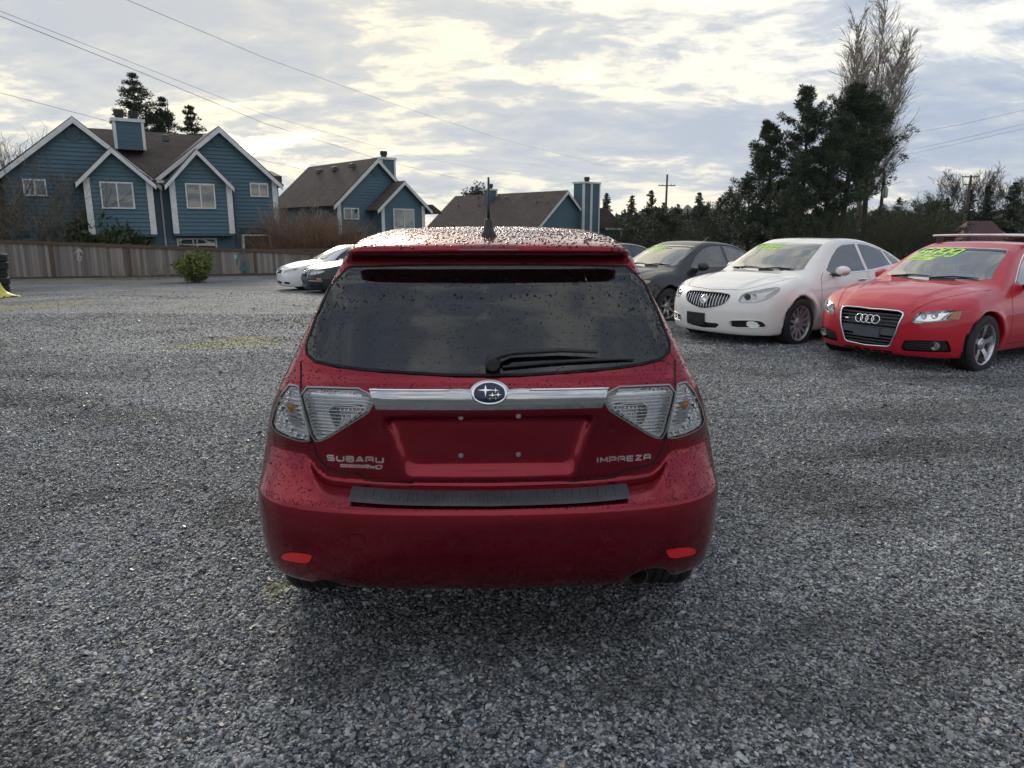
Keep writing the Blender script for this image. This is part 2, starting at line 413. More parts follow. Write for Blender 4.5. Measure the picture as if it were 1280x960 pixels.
class Car:
    def __init__(s, name, F, loc, yaw, label, group='cars in the gravel lot'):
        s.F = F; s.root = empty(name, loc, yaw); tag(s.root, label, 'car', group)
        s.M = np.array(Matrix.Translation(loc) @ Matrix.Rotation(yaw, 4, 'Z')); s.Mi = np.linalg.inv(s.M); s.holes = []
    def val(s, p): return s.F(p[:, 0], p[:, 1], p[:, 2])
    def grad(s, p, e=.003):
        g = np.stack([s.val(p+d)-s.val(p-d) for d in np.eye(3)*e], 1); return g/(np.linalg.norm(g, axis=1)[:, None]+1e-12)
    def march(s, o, d, t0, t1, n=220):
        ts = np.linspace(t0, t1, n); N = len(o); lo = np.full(N, np.nan); hi = lo.copy(); ch = max(1, 60000//n)
        if N <= 400:
            for i in range(0, N, ch):
                P = (o[i:i+ch, None]+d[i:i+ch, None]*ts[None, 1:, None]); ng = s.val(P.reshape(-1, 3)).reshape(P.shape[:2]) < 0
                k = ng.argmax(1); hit = ng.any(1); lo[i:i+ch] = np.where(hit, ts[k], np.nan); hi[i:i+ch] = np.where(hit, ts[k+1], np.nan)
        else:
            done = np.zeros(N, bool)
            for a, b in zip(ts[:-1], ts[1:]):
                q = ~done
                if not q.any(): break
                v = s.val(o[q]+d[q]*b); w = np.flatnonzero(q)[v < 0]
                lo[w] = a; hi[w] = b; done[w] = True
        for _ in range(16):
            m = (lo+hi)/2; v = s.val(np.nan_to_num(o+d*m[:, None])); ins = v < 0
            hi = np.where(ins, m, hi); lo = np.where(ins, lo, m)
        return (lo+hi)/2
    def rays(s, P, side):
        P = np.asarray(P, float); z0 = np.zeros(len(P)); one = np.ones(len(P))
        if side == 'rear': o = np.stack([P[:, 0], -one, P[:, 1]], 1); d = (0, 1, 0)
        elif side == 'front': o = np.stack([P[:, 0], one*6, P[:, 1]], 1); d = (0, -1, 0)
        elif side == 'left': o = np.stack([-one*1.5, P[:, 0], P[:, 1]], 1); d = (1, 0, 0)
        elif side == 'right': o = np.stack([one*1.5, P[:, 0], P[:, 1]], 1); d = (-1, 0, 0)
        else: o = np.stack([P[:, 0], P[:, 1], one*2.2], 1); d = (0, 0, -1)
        return o, np.tile(np.array(d, float), (len(P), 1))
    def drop(s, P, side, off=0.0):
        """view coordinates -> points on the body, pushed out along the normal"""
        o, d = s.rays(P, side); t = s.march(o, d, 0, {'rear': 2.6, 'front': 4.2, 'left': 1.5, 'right': 1.5, 'top': 2.1}[side])
        p = o+d*t[:, None]
        bad = np.isnan(p).any(1)
        if bad.any():
            g = ~bad
            if not g.any(): raise ValueError('patch misses body')
            for i in np.flatnonzero(bad):
                j = np.argmin(((np.asarray(P)[g]-np.asarray(P)[i])**2).sum(1)); p[i] = p[np.flatnonzero(g)[j]]
        n = s.grad(p); return p+n*(np.asarray(off).reshape(-1, 1) if np.ndim(off) else off), n
    def pix(s, uv, side):
        """photograph pixels -> view coordinates of the body surface they show"""
        o = np.array([0, 0, CAM_H]); lo = s.Mi[:3, :3] @ o+s.Mi[:3, 3]
        D = np.array([px_ray(u, v) for u, v in uv]); D /= np.linalg.norm(D, axis=1)[:, None]; D = D @ s.Mi[:3, :3].T
        c = np.linalg.norm(s.M[:3, 3]-o)
        O = np.tile(lo, (len(D), 1)); t = s.march(O, D, max(.3, c-5), c+6, 900); p = O+D*t[:, None]
        k = {'rear': (0, 2), 'front': (0, 2), 'left': (1, 2), 'right': (1, 2), 'top': (0, 1)}[side]
        bad = np.isnan(p).any(1)
        if bad.any(): print('PIX MISS', s.root.name, [uv[i] for i in np.flatnonzero(bad)])
        return p[:, k][~bad]
    def hole(s, poly, side): s.holes.append((np.asarray(poly, float), side))
    def body(s, name, mt, xs, ys, zs, zcut=None):
        v, f = surface_nets(s.F, xs, ys, zs)
        for _ in range(3):
            e = .003; g = np.stack([s.val(v+d)-s.val(v-d) for d in np.eye(3)*e], 1)/(2*e); q = s.val(v)
            st = g*(q/(np.maximum((g*g).sum(1), .05)))[:, None]; l = np.linalg.norm(st, axis=1); st *= np.minimum(1, .02/np.maximum(l, 1e-9))[:, None]; v = v-st
        n = s.grad(v)
        for poly, side in s.holes:
            # move vertices near the outline onto it, then open the faces inside: clean edges
            k = {'rear': (0, 2), 'front': (0, 2), 'left': (1, 2), 'right': (1, 2)}[side]
            ed = resample(poly, .006); sh = np.asarray(poly); P = v[:, k]; mg = .05
            dr = {'rear': -n[:, 1], 'front': n[:, 1], 'left': -n[:, 0], 'right': n[:, 0]}[side]
            w = np.flatnonzero((P >= ed.min(0)-mg).all(1) & (P <= ed.max(0)+mg).all(1) & (dr > .08))
            if not len(w): continue
            h, _ = s.drop(P[w], side); w = w[np.linalg.norm(h-v[w], axis=1) < .06]
            if not len(w): continue
            Q = P[w]; best = np.full(len(w), 9.); bi = np.zeros(len(w), int)
            for i in range(0, len(ed), 64):
                dd = np.sqrt(((Q[:, None]-ed[None, i:i+64])**2).sum(2)); j = dd.argmin(1); m_ = dd.min(1); u = m_ < best; best[u] = m_[u]; bi[u] = j[u]+i
            loc_ = s.res_at(v[w]) if hasattr(s, 'res_at') else getattr(s, 'res', .012)
            near = best < .55*loc_; ins = in_poly(sh, Q)
            if near.any():
                nv, nn_ = s.drop(ed[bi[near]], side); okm = np.linalg.norm(nv-v[w[near]], axis=1) < .05
                ww = w[near][okm]; v[ww] = nv[okm]; n[ww] = nn_[okm]; nr = np.zeros(len(w), bool); nr[np.flatnonzero(near)[okm]] = True; near = nr
            flag = np.zeros(len(v), bool); flag[w[ins | near]] = True; core = np.zeros(len(v), bool); core[w[ins & ~near]] = True
            cand = flag[f].all(1); cen = v[f].mean(1)[:, k]; cand &= core[f].any(1) | in_poly(sh, cen)
            f = f[~cand]
        used = np.unique(f); re = np.full(len(v), -1); re[used] = np.arange(len(used))
        o = ob(name, mesh_from(v[used], re[f], True, n[used]), mt, s.root); return o
    def patch(s, name, poly, side, off, mt, parent=None, step=.035, skirt=.0, grid=True):
        B = resample(poly, step); n = len(B)
        if area2(B) < 0: B = B[::-1]
        pts = [tuple(p) for p in B]
        if grid:
            g = step*1.3; lo, hi = B.min(0), B.max(0)
            G = np.stack(np.meshgrid(np.arange(lo[0]+g/2, hi[0], g), np.arange(lo[1]+g/2, hi[1], g)), -1).reshape(-1, 2)
            if len(G):
                G = G[in_poly(B, G)]
                if len(G):
                    dm = np.sqrt(((G[:, None]-B[None])**2).sum(2)).min(1); G = G[dm > g*.45]; pts += [tuple(p) for p in G]
        r = delaunay_2d_cdt([Vector(p) for p in pts], [], [list(range(n))], 1, 1e-6)
        P = np.array([tuple(p) for p in r[0]]); fs = [tuple(f) for f in r[2]]
        v, nn = s.drop(P, side, off); V = v.tolist()
        flip = side in ('front', 'left')
        if flip: fs = [f[::-1] for f in fs]
        N = nn.tolist()
        me = mesh_from(V, fs, True, N)
        if skirt:
            v0, n0 = s.drop(B, side, off); v1 = v0-n0*skirt; b = len(V); m = MB(); m.v = V+v0.tolist()+v1.tolist(); m.f = list(fs)
            for i in range(n):
                j = (i+1) % n; q = (b+i, b+n+i, b+n+j, b+j); m.f.append(q if not flip else q[::-1])
            me = mesh_from(m.v, m.f, True); me.set_sharp_from_angle(angle=R(40))
        return ob(name, me, mt, parent or s.root)
    def ring(s, name, poly, side, w, off, mt, parent=None, step=.03, off2=None):
        B = resample(poly, step); I = inset(B, w); v0, _ = s.drop(B, side, off); v1, _ = s.drop(I, side, off if off2 is None else off2); n = len(B)
        fs = [(i, (i+1) % n, n+(i+1) % n, n+i) for i in range(n)]
        m = MB(); m.add(v0.tolist()+v1.tolist(), fs); return m.build(name, mt, parent or s.root, smooth=True)
    def seam(s, name, pts, side, w, mt, parent=None, off=.0008, step=.02, closed=False, thick=0.0):
        """narrow ribbon lying on the body along a drawn line"""
        P = resample(pts, step, closed); p, n = s.drop(P, side, off)
        t = (np.roll(p, -1, 0)-np.roll(p, 1, 0)) if closed else np.gradient(p, axis=0)
        sd = np.cross(t, n); sd /= np.linalg.norm(sd, axis=1)[:, None]+1e-12
        a, b = p+sd*w/2, p-sd*w/2; k = len(p); m = MB()
        rng_ = range(k if closed else k-1)
        if thick:
            a0, b0 = a-n*thick, b-n*thick
            m.add(a.tolist()+b.tolist()+a0.tolist()+b0.tolist(), [q for i in rng_ for q in ((i, (i+1) % k, k+(i+1) % k, k+i), (2*k+i, 2*k+(i+1) % k, (i+1) % k, i), (k+i, k+(i+1) % k, 3*k+(i+1) % k, 3*k+i))]+([] if closed else [(0, k, 3*k, 2*k), (k-1, 3*k-1, 4*k-1, 2*k-1)]))
        else: m.add(a.tolist()+b.tolist(), [(i, (i+1) % k, k+(i+1) % k, k+i) for i in rng_])
        return m.build(name, mt, parent or s.root, smooth='auto')
    def pipe(s, name, pts, side, r, mt, parent=None, off=0.0, step=.03, closed=False, n=6):
        P = resample(pts, step, closed); p, _ = s.drop(P, side, off)
        m = MB().tube(p.tolist(), r, n, closed); return m.build(name, mt, parent or s.root, smooth=True)
def mir(P): P = np.array(P, float); P[:, 0] *= -1; return P[::-1]

def make_wheel(name, root, x, y, r, w, rim_r, style, rim_mat, steer=0.0, hub=True):
    """wheel facing outwards (sign of x): rim with spokes, tyre and brake disc below it"""
    sg = 1 if x > 0 else -1
    wh = MB()
    h = w/2
    wh.lathe([(rim_r*.99, h*.92), (rim_r*1.02, h*.98), (rim_r*.97, h*.96), (rim_r*.93, h*.80), (rim_r*.90, h*.2), (rim_r*.9, -h*.9), (rim_r*1.02, -h*.95)], 'x', 40)
    kind, n = style
    def spoke(a, w0, w1, x0, x1, r0=.05, r1=rim_r*.95, dep=.03):
        ca, sa = math.cos(a), math.sin(a); V = []
        for rr, ww, xx in ((r0, w0, x0), ((r0+r1)/2, (w0+w1)/2*.92, (x0+x1)/2+.006), (r1, w1, x1)):
            for sx, dd in ((-1, 0), (1, 0), (.75, -dep), (-.75, -dep)):
                V.append((xx+dd, rr*ca-sx*ww/2*sa, rr*sa+sx*ww/2*ca))
        F = [(i*4+k, i*4+(k+1) % 4, i*4+4+(k+1) % 4, i*4+4+k) for i in range(2) for k in range(4)]+[(3, 2, 1, 0), (8, 9, 10, 11)]
        wh.add(V, F)
    for i in range(n):
        a = 2*math.pi*i/n+.3
        if kind == 'twin':
            spoke(a-.10, .02, .017, h*.70, h*.85); spoke(a+.10, .02, .017, h*.70, h*.85)
        elif kind == 'split':
            spoke(a, .06, .034, h*.62, h*.86); 
        else: spoke(a, .05, .075, h*.6, h*.85)
    wh.lathe([(.0, h*.78), (.028, h*.78), (.032, h*.74), (.062, h*.72), (.072, h*.62), (.072, h*.3)], 'x', 20)
    o = wh.build('wheel', rim_mat, root, smooth='auto'); o.location = (x, y, r); o.rotation_euler = (0, 0, (math.pi if sg < 0 else 0)+steer)
    ty = MB(); g = .006
    prof = [(rim_r*.99, h*.90), (rim_r*1.04, h*1.0), (r*.88, h*1.04), (r*.955, h*.97), (r*.985, h*.86)]
    for k in range(5):
        a = h*(.80-.36*k); b = a-h*.30
        prof += [(r-.002, a), (r, a-h*.03), (r, b+h*.03), (r-.002, b), (r-.010, b-.0015), (r-.010, b-h*.05)] if k < 4 else [(r, a), (r*.985, -h*.86)]
    prof += [(r*.955, -h*.97), (r*.88, -h*1.04), (rim_r*1.04, -h), (rim_r*.99, -h*.9)]
    ty.lathe(prof, 'x', 56); ty.build('tyre', MATS['rubber'], o, smooth='auto')
    MB().lathe([(.07, h*.15), (rim_r*.80, h*.15), (rim_r*.80, h*.02), (.07, h*.02)], 'x', 28).build('brake_disc', MATS['brake_iron'], o, smooth='auto')
    return o

# letters drawn as strokes on a 0..1 by 0..1 cell: list of polylines
GLYPH = {
 'S': [[(1, 1), (.12, 1), (0, .9), (0, .62), (.12, .52), (.88, .48), (1, .38), (1, .1), (.88, 0), (0, 0)]],
 'U': [[(0, 1), (0, .12), (.14, 0), (.86, 0), (1, .12), (1, 1)]],
 'B': [[(0, 0), (0, 1), (.86, 1), (.98, .88), (.98, .64), (.86, .53), (0, .53)], [(.86, .53), (1, .42), (1, .12), (.86, 0), (0, 0)]],
 'A': [[(0, 0), (.42, 1), (.58, 1), (1, 0)], [(.25, .3), (.78, .3)]],
 'a': [[(0, 0), (0, .82), (.18, 1), (.86, 1), (1, .88), (1, 0)], [(0, .36), (1, .36)]],
 'R': [[(0, 0), (0, 1), (.86, 1), (1, .88), (1, .55), (.86, .42), (0, .42)], [(.55, .42), (1, 0)]],
 'r': [[(0, 0), (0, 1), (.86, 1), (1, .88), (1, .58), (.86, .46), (.25, .46)], [(.8, .46), (1, .34), (1, 0)]],
 'I': [[(.5, 0), (.5, 1)]],
 'M': [[(0, 0), (0, 1), (.5, .25), (1, 1), (1, 0)]],
 'P': [[(0, 0), (0, 1), (.86, 1), (1, .88), (1, .50), (.86, .38), (.18, .38)]],
 'E': [[(1, 1), (.12, 1), (0, .88), (0, .12), (.12, 0), (1, 0)], [(0, .5), (.92, .5)]],
 'Z': [[(0, 1), (1, 1), (0, 0), (1, 0)]],
 'W': [[(0, 1), (.25, 0), (.5, .8), (.75, 0), (1, 1)]],
 'D': [[(0, 0), (0, 1), (.8, 1), (1, .78), (1, .22), (.8, 0), (0, 0)]],
 '9': [[(1, .55), (.85, .45), (.15, .45), (0, .58), (0, .88), (.15, 1), (.85, 1), (1, .88), (1, .15), (.85, 0), (.1, 0)]],
 '8': [[(.15, .53), (.03, .65), (.03, .9), (.15, 1), (.85, 1), (.97, .9), (.97, .65), (.85, .53), (.15, .53), (0, .4), (0, .12), (.15, 0), (.85, 0), (1, .12), (1, .4), (.85, .53)]],
 '6': [[(.9, 1), (.3, 1), (0, .7), (0, .15), (.15, 0), (.85, 0), (1, .12), (1, .42), (.85, .55), (.05, .55)]],
 'T': [[(0, 1), (1, 1)], [(.5, 1), (.5, 0)]],
 'N': [[(0, 0), (0, 1), (1, 0), (1, 1)]],
 'C': [[(1, 1), (.15, 1), (0, .85), (0, .15), (.15, 0), (1, 0)]],
 'K': [[(0, 0), (0, 1)], [(1, 1), (.05, .5), (1, 0)]],
 'L': [[(0, 1), (0, 0), (1, 0)]],
}
def word(txt, x0, z0, cw, ch, gap, shear=0.0, flip=False):
    out = []; x = x0
    for c in txt:
        w = cw*(.18 if c == 'I' else 1)
        for st in GLYPH.get(c, []): out.append([(x+(px if c != 'I' else .5)*w+shear*py*ch, z0+py*ch) for px, py in st])
        x += w+gap
    if flip: out = [[(2*x0-p[0], p[1]) for p in st] for st in out]
    return out
def strokes(car, name, lines, side, w, mt, parent=None, off=.003, thick=.003):
    me = None; ms = []
    for st in lines:
        o = car.seam(name, st, side, w, mt, parent, off=off, step=.008, thick=thick); ms.append(o)
    bm = bmesh.new()
    for o in ms: bm.from_mesh(o.data)
    me = bpy.data.meshes.new(name); bm.to_mesh(me); bm.free(); par = ms[0].parent
    for o in ms: bpy.data.objects.remove(o)
    return ob(name, me, mt, par)
# ------------------------------------------------------------------ the dark red hatchback in the middle
paint('red_metallic', (.235, .0004, .0130), .90, .27, .015, .05, coat=.75)
def F_hatch():
    yr = curve([(.1, .22), (.24, .14), (.30, .06), (.38, .02), (.46, .004), (.54, 0), (.585, .004), (.60, .012), (.615, .03), (.66, .075), (.72, .115), (.80, .150), (.95, .165), (1.5, .2)])      # bumper shell
    low = [(.1, .14), (.60, .128), (.70, .124), (.80, .118), (.875, .103), (.90, .097), (.963, .093), (.990, .108), (1.02, .137)]
    tg = curve(low+[(1.10, .205), (1.20, .285), (1.30, .368), (1.372, .418), (1.394, .405), (1.408, .360), (1.420, .342), (1.434, .338), (1.45, .350), (1.47, .50), (1.6, .9)])
    tp = curve(low+[(1.10, .198), (1.20, .258), (1.30, .306), (1.40, .345), (1.434, .340), (1.45, .350), (1.47, .50), (1.6, .9)])
    pr = curve([(0, 0), (.25, .007), (.45, .026), (.60, .060), (.70, .102), (.77, .155), (.82, .22), (.9, .38)])
    prt = curve([(0, 0), (.25, .006), (.45, .024), (.60, .060), (.70, .105), (.77, .165), (.82, .24), (.9, .36)])
    top = curve([(-.2, 1.41), (.30, 1.446), (.45, 1.462), (.7, 1.482), (1.0, 1.497), (1.5, 1.510), (1.9, 1.506), (2.3, 1.475), (2.55, 1.41), (2.8, 1.30), (3.2, 1.09), (3.35, 1.00), (3.6, .965), (4.0, .90), (4.25, .82), (4.38, .70), (4.5, .5)])
    sec = curve([(.05, .13), (.15, .10), (.22, .055), (.32, .022), (.45, .006), (.58, .0), (.70, .004), (.82, .010), (.92, .017), (1.0, .052), (1.1, .12), (1.5, .36)])
    wp = curve([(-.2, .80), (0, .822), (.15, .832), (.35, .842), (.6, .852), (.9, .862), (1.5, .868), (2.6, .868), (3.5, .868), (4.0, .85), (4.4, .80)])
    wb = curve([(-.2, .655), (.1, .675), (.35, .705), (.7, .745), (1.2, .775), (2.0, .785), (2.8, .785), (3.6, .77), (4.4, .75)])
    bt = curve([(-.2, 1.04), (.5, 1.03), (1.2, .99), (2.0, .955), (3.0, .93), (3.6, .93), (4.4, .9)])
    fn = curve([(.1, 4.28), (.3, 4.38), (.5, 4.415), (.65, 4.40), (.8, 4.30), (.95, 4.1), (1.2, 3.9)])
    pf = curve([(0, 0), (.4, .04), (.6, .12), (.75, .26), (.85, .5), (.95, .8)])
    xr = curve([(.5, .275), (.69, .283), (.80, .315), (.90, .352), (1.1, .40)])
    def F(x, y, z):
        ax = np.abs(x)
        ysw = y+np.where(y > 1.8, .10, -.06)*ax**2
        fT = (z-(top(ysw)-.055*ax**2-.12*ax**6))/top.n(y)
        fL = ax-(wp(y)-sec(z))
        fU = (ax-(wb(y)-(z-bt(y))*.50))*.90
        side = smax(fL, fU, .05)
        fB = .205+.05*np.clip((1.0-y)/1.0, 0, 1)-z
        fF = (y-(fn(z)-pf(ax)))*.9
        e_ = sstep(.0, 1.0, (ax-.545)/.075); fTg = (tg(z)*(1-e_)+tp(z)*e_+prt(ax)-y)/np.minimum(tg.n(z), 3.0)
        fBm = (yr(z)+pr(ax)-y)/np.minimum(yr.n(z), 2.5)
        # number plate recess under the garnish
        rec = smax(smax(ax-xr(z), .690-z, .035), smax(z-.880, y-.150, .02), .03)
        tail = smax(fTg, -rec, .022)
        # bumper is let in below the tailgate: flat ledge in the middle
        cut = smax(smax((ax-(.555+.55*np.clip(z-.60, 0, 1)))*.85, (.604+.30*y)-z, .035), z-.83, .02)
        bmp = smax(smax(fBm, -cut, .022), z-.80, .03)
        rear = smin(tail, bmp, .010)
        # exhaust notch and reflector pockets
        ex = np.sqrt((x-.555)**2+(z-.245)**2)-.098
        rear = smax(rear, -smax(ex, y-.5, .03), .02)
        b = smax(smax(side, fT, .055), smax(fF, rear, .03), .045)
        b = smax(b, fB, .03)
        for ya in (.80, 3.42):
            well = smax(np.sqrt((y-ya)**2+(z-.315)**2)-.355, .50-ax, .02)
            b = smax(b, -well, .012)
        return b
    return F
HATCH = Car('hatchback_car', F_hatch(), (-.071, 2.17, 0), R(1.7), 'dark red hatchback with rain drops seen from behind, nearest of all')
def build_hatch():
    c = HATCH; M = MATS; c.res_at = lambda p: np.where(p[:, 1] < .62, .012, .02); red = M['red_metallic']
    Z = lambda q: [(330+a/8.533, 470+b/8.533) for a, b in q]
    def px(q, side='rear'): return c.pix(q, side)
    lamp_o = chaikin(px(Z([(132, 58), (250, 92), (364, 112), (378, 135), (440, 410), (500, 680), (440, 690), (370, 686), (205, 632), (125, 575), (95, 520)]))
                     if False else px(Z([(118, 62), (250, 92), (364, 112), (378, 135), (440, 410), (500, 680), (440, 688), (370, 682), (215, 628), (120, 575), (82, 480), (60, 260), (72, 150)])), 1)
    lamp_i = chaikin(px(Z([(388, 122), (700, 130), (1108, 142), (1188, 330), (900, 515), (640, 680), (530, 690), (460, 430)])), 1)
    lamp_o, lamp_i = inset(lamp_o, -.0035), inset(lamp_i, -.0035)
    gl = [(613, 469.5), (560, 469), (500, 465.5), (450, 461.5), (417, 457), (394, 451.5), (384, 443), (383.5, 431), (392.5, 405), (403, 380), (415, 355)]
    g = px(gl); g[0, 0] = 0
    gtop = np.array([(-.535, 1.335), (-.505, 1.362), (-.25, 1.368), (0, 1.369)])
    half = np.concatenate([g, gtop]); win = np.concatenate([half, mir(half)[1:-1]])
    c.hole(win, 'rear'); c.win2d = win
    for P in (lamp_o, mir(lamp_o), lamp_i, mir(lamp_i)): c.hole(P, 'rear')
    # side windows, as on the far sides
    sw = np.array([(.72, 1.06), (.95, 1.28), (1.3, 1.36), (2.2, 1.37), (2.5, 1.33), (3.0, 1.05), (2.9, .99), (1.5, 1.02)])
    for sd in ('left', 'right'): c.hole(sw, sd)
    ws = np.array([(-.62, 1.06), (-.50, 1.36), (0, 1.385), (.50, 1.36), (.62, 1.06), (0, 1.03)]); c.hole(ws, 'front')
    xs = np.arange(.006, .96, .012); zs = np.arange(.12, 1.56, .012)
    ys = np.concatenate([np.arange(-.06, .62, .012), np.arange(.62, 4.56, .03)])
    c.body('body', red, xs, ys, zs)
    # rear window
    w = c.patch('rear_window', win, 'rear', .003, M['privacy_glass'], step=.02)
    c.ring('window_frit', win, 'rear', .026, .0010, M['black_gloss'], w, step=.012)
    for k in range(9):                    # heater lines
        z = 1.08+k*.024
        c.seam('heater_line', [(-.50+.28*(z-1.08), z), (0, z-.004), (.50-.28*(z-1.08), z)], 'rear', .0014, M['lamp_grey'], w, off=.0018, step=.06)
    c.seam('window_gap', win, 'rear', .010, M['seam'], w, off=.0035, closed=True)
    for sd in ('left', 'right'): 
        s_ = c.patch('side_window', sw, sd, .001, M['dark_glass'], step=.06); c.ring('window_frame', sw, sd, .02, .0015, M['black_gloss'], s_)
    s_ = c.patch('windshield', ws, 'front', .001, M['window_glass'], step=.06); c.ring('window_frit', ws, 'front', .03, .0005, M['black_gloss'], s_)
    # shut lines of the tailgate
    tgl = px([(376, 452), (376.5, 484), (380, 510), (386, 535), (391, 556), (398, 573), (408, 584), (424, 588.5), (444, 591.5)])
    tgl = np.concatenate([tgl, [(tgl[-1][0]+.06, .655), (-.3, .652), (0, .651)]])
    tg_all = np.concatenate([tgl, mir(tgl)[1:]])
    up = px([(376, 482), (377, 460), (385, 448)])
    c.seam('tailgate_gap', tg_all, 'rear', .007, M['seam'])
    bg = px([(390.5, 553), (375, 549.5), (352, 543), (341, 533)])
    for P in (bg, mir(bg)): c.seam('bumper_gap', P, 'rear', .005, M['seam'])
    # tail lamps
    def lamp(P, q, inner):
        lens = c.patch('tail_lamp', P, 'rear', .004, M['clear_lens'], step=.02, skirt=.012)
        c.ring('lamp_seal', P, 'rear', .0045, .0045, M['lamp_grey'], lens)
        c.patch('reflector', inset(resample(P, .02), .003), 'rear', -.018, M['lamp_silver'], lens, step=.02)
        c.ring('bezel', inset(resample(P, .02), .006), 'rear', .012, -.004, M['lamp_silver'], lens, off2=-.017)
        def facets(P_, z0_, z1_, st_, o0, o1):
            Pi = inset(resample(P_, .02), .007); zq = z0_
            while zq < z1_:
                xsn = np.linspace(P_[:, 0].min(), P_[:, 0].max(), 120); ok = in_poly(Pi, np.stack([xsn, np.full(120, zq+st_*.5)], 1))
                if ok.sum() > 5:
                    xx = np.linspace(xsn[ok][0], xsn[ok][-1], 14); a_, _ = c.drop(np.stack([xx, np.full(14, zq)], 1), 'rear', o0); b_, _ = c.drop(np.stack([xx, np.full(14, zq+st_)], 1), 'rear', o1); c_, _ = c.drop(np.stack([xx, np.full(14, zq)], 1), 'rear', o1-.004)
                    MB().add(a_.tolist()+b_.tolist()+c_.tolist(), [f_ for i in range(13) for f_ in ((i, i+1, 15+i, 14+i), (28+i, 29+i, i+1, i))]).build('reflector_facet', M['lamp_mirror'], lens)
                    c.pipe('lamp_rib', [(xx[0], zq+.0005), (xx[-1], zq+.0005)], 'rear', .0017, M['chrome'], lens, off=o0+.0005, step=.04, n=5)
                zq += st_
        sgn = 1 if q else -1
        lo, hi = P.min(0), P.max(0)
        if inner:
            facets(P, lo[1]+.006, hi[1]-.006, .0125, -.004, -.017)
            # reversing lamp pocket with fluted bulb cover
            Q = np.array([(.345, .30), (.80, .30), (.82, .38), (.50, .72), (.42, .70)])
            ox = hi[0] if q else lo[0]; W_ = hi[0]-lo[0]; Hh = hi[1]-lo[1]
            Pq = np.array([((lo[0]+a*W_) if not q else (hi[0]-a*W_), hi[1]-b*Hh) for a, b in Q])
            c.patch('bulb_pocket', chaikin(Pq, 1), 'rear', -.004, M['clear_lens'], lens, step=.02)
            c.pipe('pocket_rim', chaikin(Pq, 1), 'rear', .003, M['lamp_silver'], lens, off=-.005, step=.02, closed=True)
            for j in range(7):
                a = .42+j*.055; b0, b1 = .34, .66-(j*.045)
                xx = lo[0]+a*W_ if not q else hi[0]-a*W_
                c.pipe('flute', [(xx, hi[1]-b0*Hh), (xx, hi[1]-b1*Hh)], 'rear', .0042, M['lamp_grey' if j < 2 else 'mirror_metal'], lens, off=-.009)
        else:
            Q = [(.19, .20), (.36, .15), (.54, .155), (.22, .33), (.32, .30), (.20, .43), (.30, .45), (.22, .55), (.32, .56), (.24, .66), (.36, .68), (.34, .79), (.48, .84), (.62, .90), (.78, .925), (.46, .20)]
            W_ = hi[0]-lo[0]; Hh = hi[1]-lo[1]
            facets(P, lo[1]+.006, hi[1]-.006, .016, -.006, -.018)
            for a, b in Q[:-1]:
                xx = lo[0]+a*W_ if not q else hi[0]-a*W_; zz = hi[1]-b*Hh
                th = np.linspace(0, 2*np.pi, 11)[:-1]; rr = .0085
                circ = np.stack([xx+rr*np.cos(th), zz+rr*np.sin(th)], 1)
                try: p, n = c.drop(np.array([(xx, zz)]), 'rear', -.012)
                except ValueError: continue
                m = MB(); nn = Vector(n[0]); t1 = nn.orthogonal().normalized(); t2 = nn.cross(t1); pp = Vector(p[0])
                V = []; Fc = []
                for i, (ra, h_) in enumerate([(.0095, .006), (.0085, .010), (.0065, .004), (.003, .001), (.0028, .006), (.0008, .008)]):
                    for k in range(10): al = 2*math.pi*k/10; V.append(pp+t1*ra*math.cos(al)+t2*ra*math.sin(al)+nn*h_)
                Fc = [(i*10+k, i*10+(k+1) % 10, (i+1)*10+(k+1) % 10, (i+1)*10+k) for i in range(5) for k in range(10)]
                m.add(V, Fc); m.build('led', M['chrome'], lens, smooth=True)
            Pq = np.array([((lo[0]+a*W_) if not q else (hi[0]-a*W_), hi[1]-b*Hh) for a, b in [(.42, .30), (.68, .30), (.76, .55), (.84, .76), (.55, .74), (.44, .55)]])
            c.patch('turn_bulb_cover', chaikin(Pq, 1), 'rear', -.004, M['clear_lens'], lens, step=.02, skirt=.004)
            zc = hi[1]-.50*Hh; xx = lo[0]+.60*W_ if not q else hi[0]-.60*W_
            p, n = c.drop(np.array([(xx, zc+.02)]), 'rear', -.012)
            MB().lathe([(0, -.010), (.010, -.008), (.017, -.002), (.018, .004), (.012, .012)], 'y', 14, c=tuple(p[0])).build('turn_bulb', M['amber'], lens, smooth=True)
            for j in range(9):
                b = .33+j*.05; off_ = b*.14
                x0, x1 = (lo[0]+(.43+off_*.3)*W_, lo[0]+(.66+off_)*W_) if not q else (hi[0]-(.43+off_*.3)*W_, hi[0]-(.66+off_)*W_)
                c.pipe('flute', [(x0, hi[1]-b*Hh), (x1, hi[1]-b*Hh)], 'rear', .0026, M['lamp_silver'], lens, off=-.009)
    lamp(lamp_o, False, False); lamp(mir(lamp_o), True, False); lamp(lamp_i, False, True); lamp(mir(lamp_i), True, True)
    # chrome garnish with badge
    gx = px([(462.5, 487.2), (470.5, 511)])
    zt, zb = gx[0][1], gx[1][1]; x0, x1 = -gx[0][0], -gx[1][0]
    th = np.linspace(math.pi*.92, math.pi*.08, 13); bx, bz = .058, .033; zc = zt-.010
    topl = [(-x0, zt), (-.14, zt), (-.10, zt+.002)]+[(bx*1.12*math.cos(a), zc+bz*1.1*math.sin(a)) for a in th]+[(.10, zt+.002), (.14, zt), (x0, zt)]
    bar = np.array(topl+[(x1, zb), (.25, zb), (0, zb-.001), (-.25, zb), (-x1, zb)])
    gar = c.patch('chrome_garnish', bar, 'rear', .007, M['garnish_chrome'], step=.02, skirt=.012)
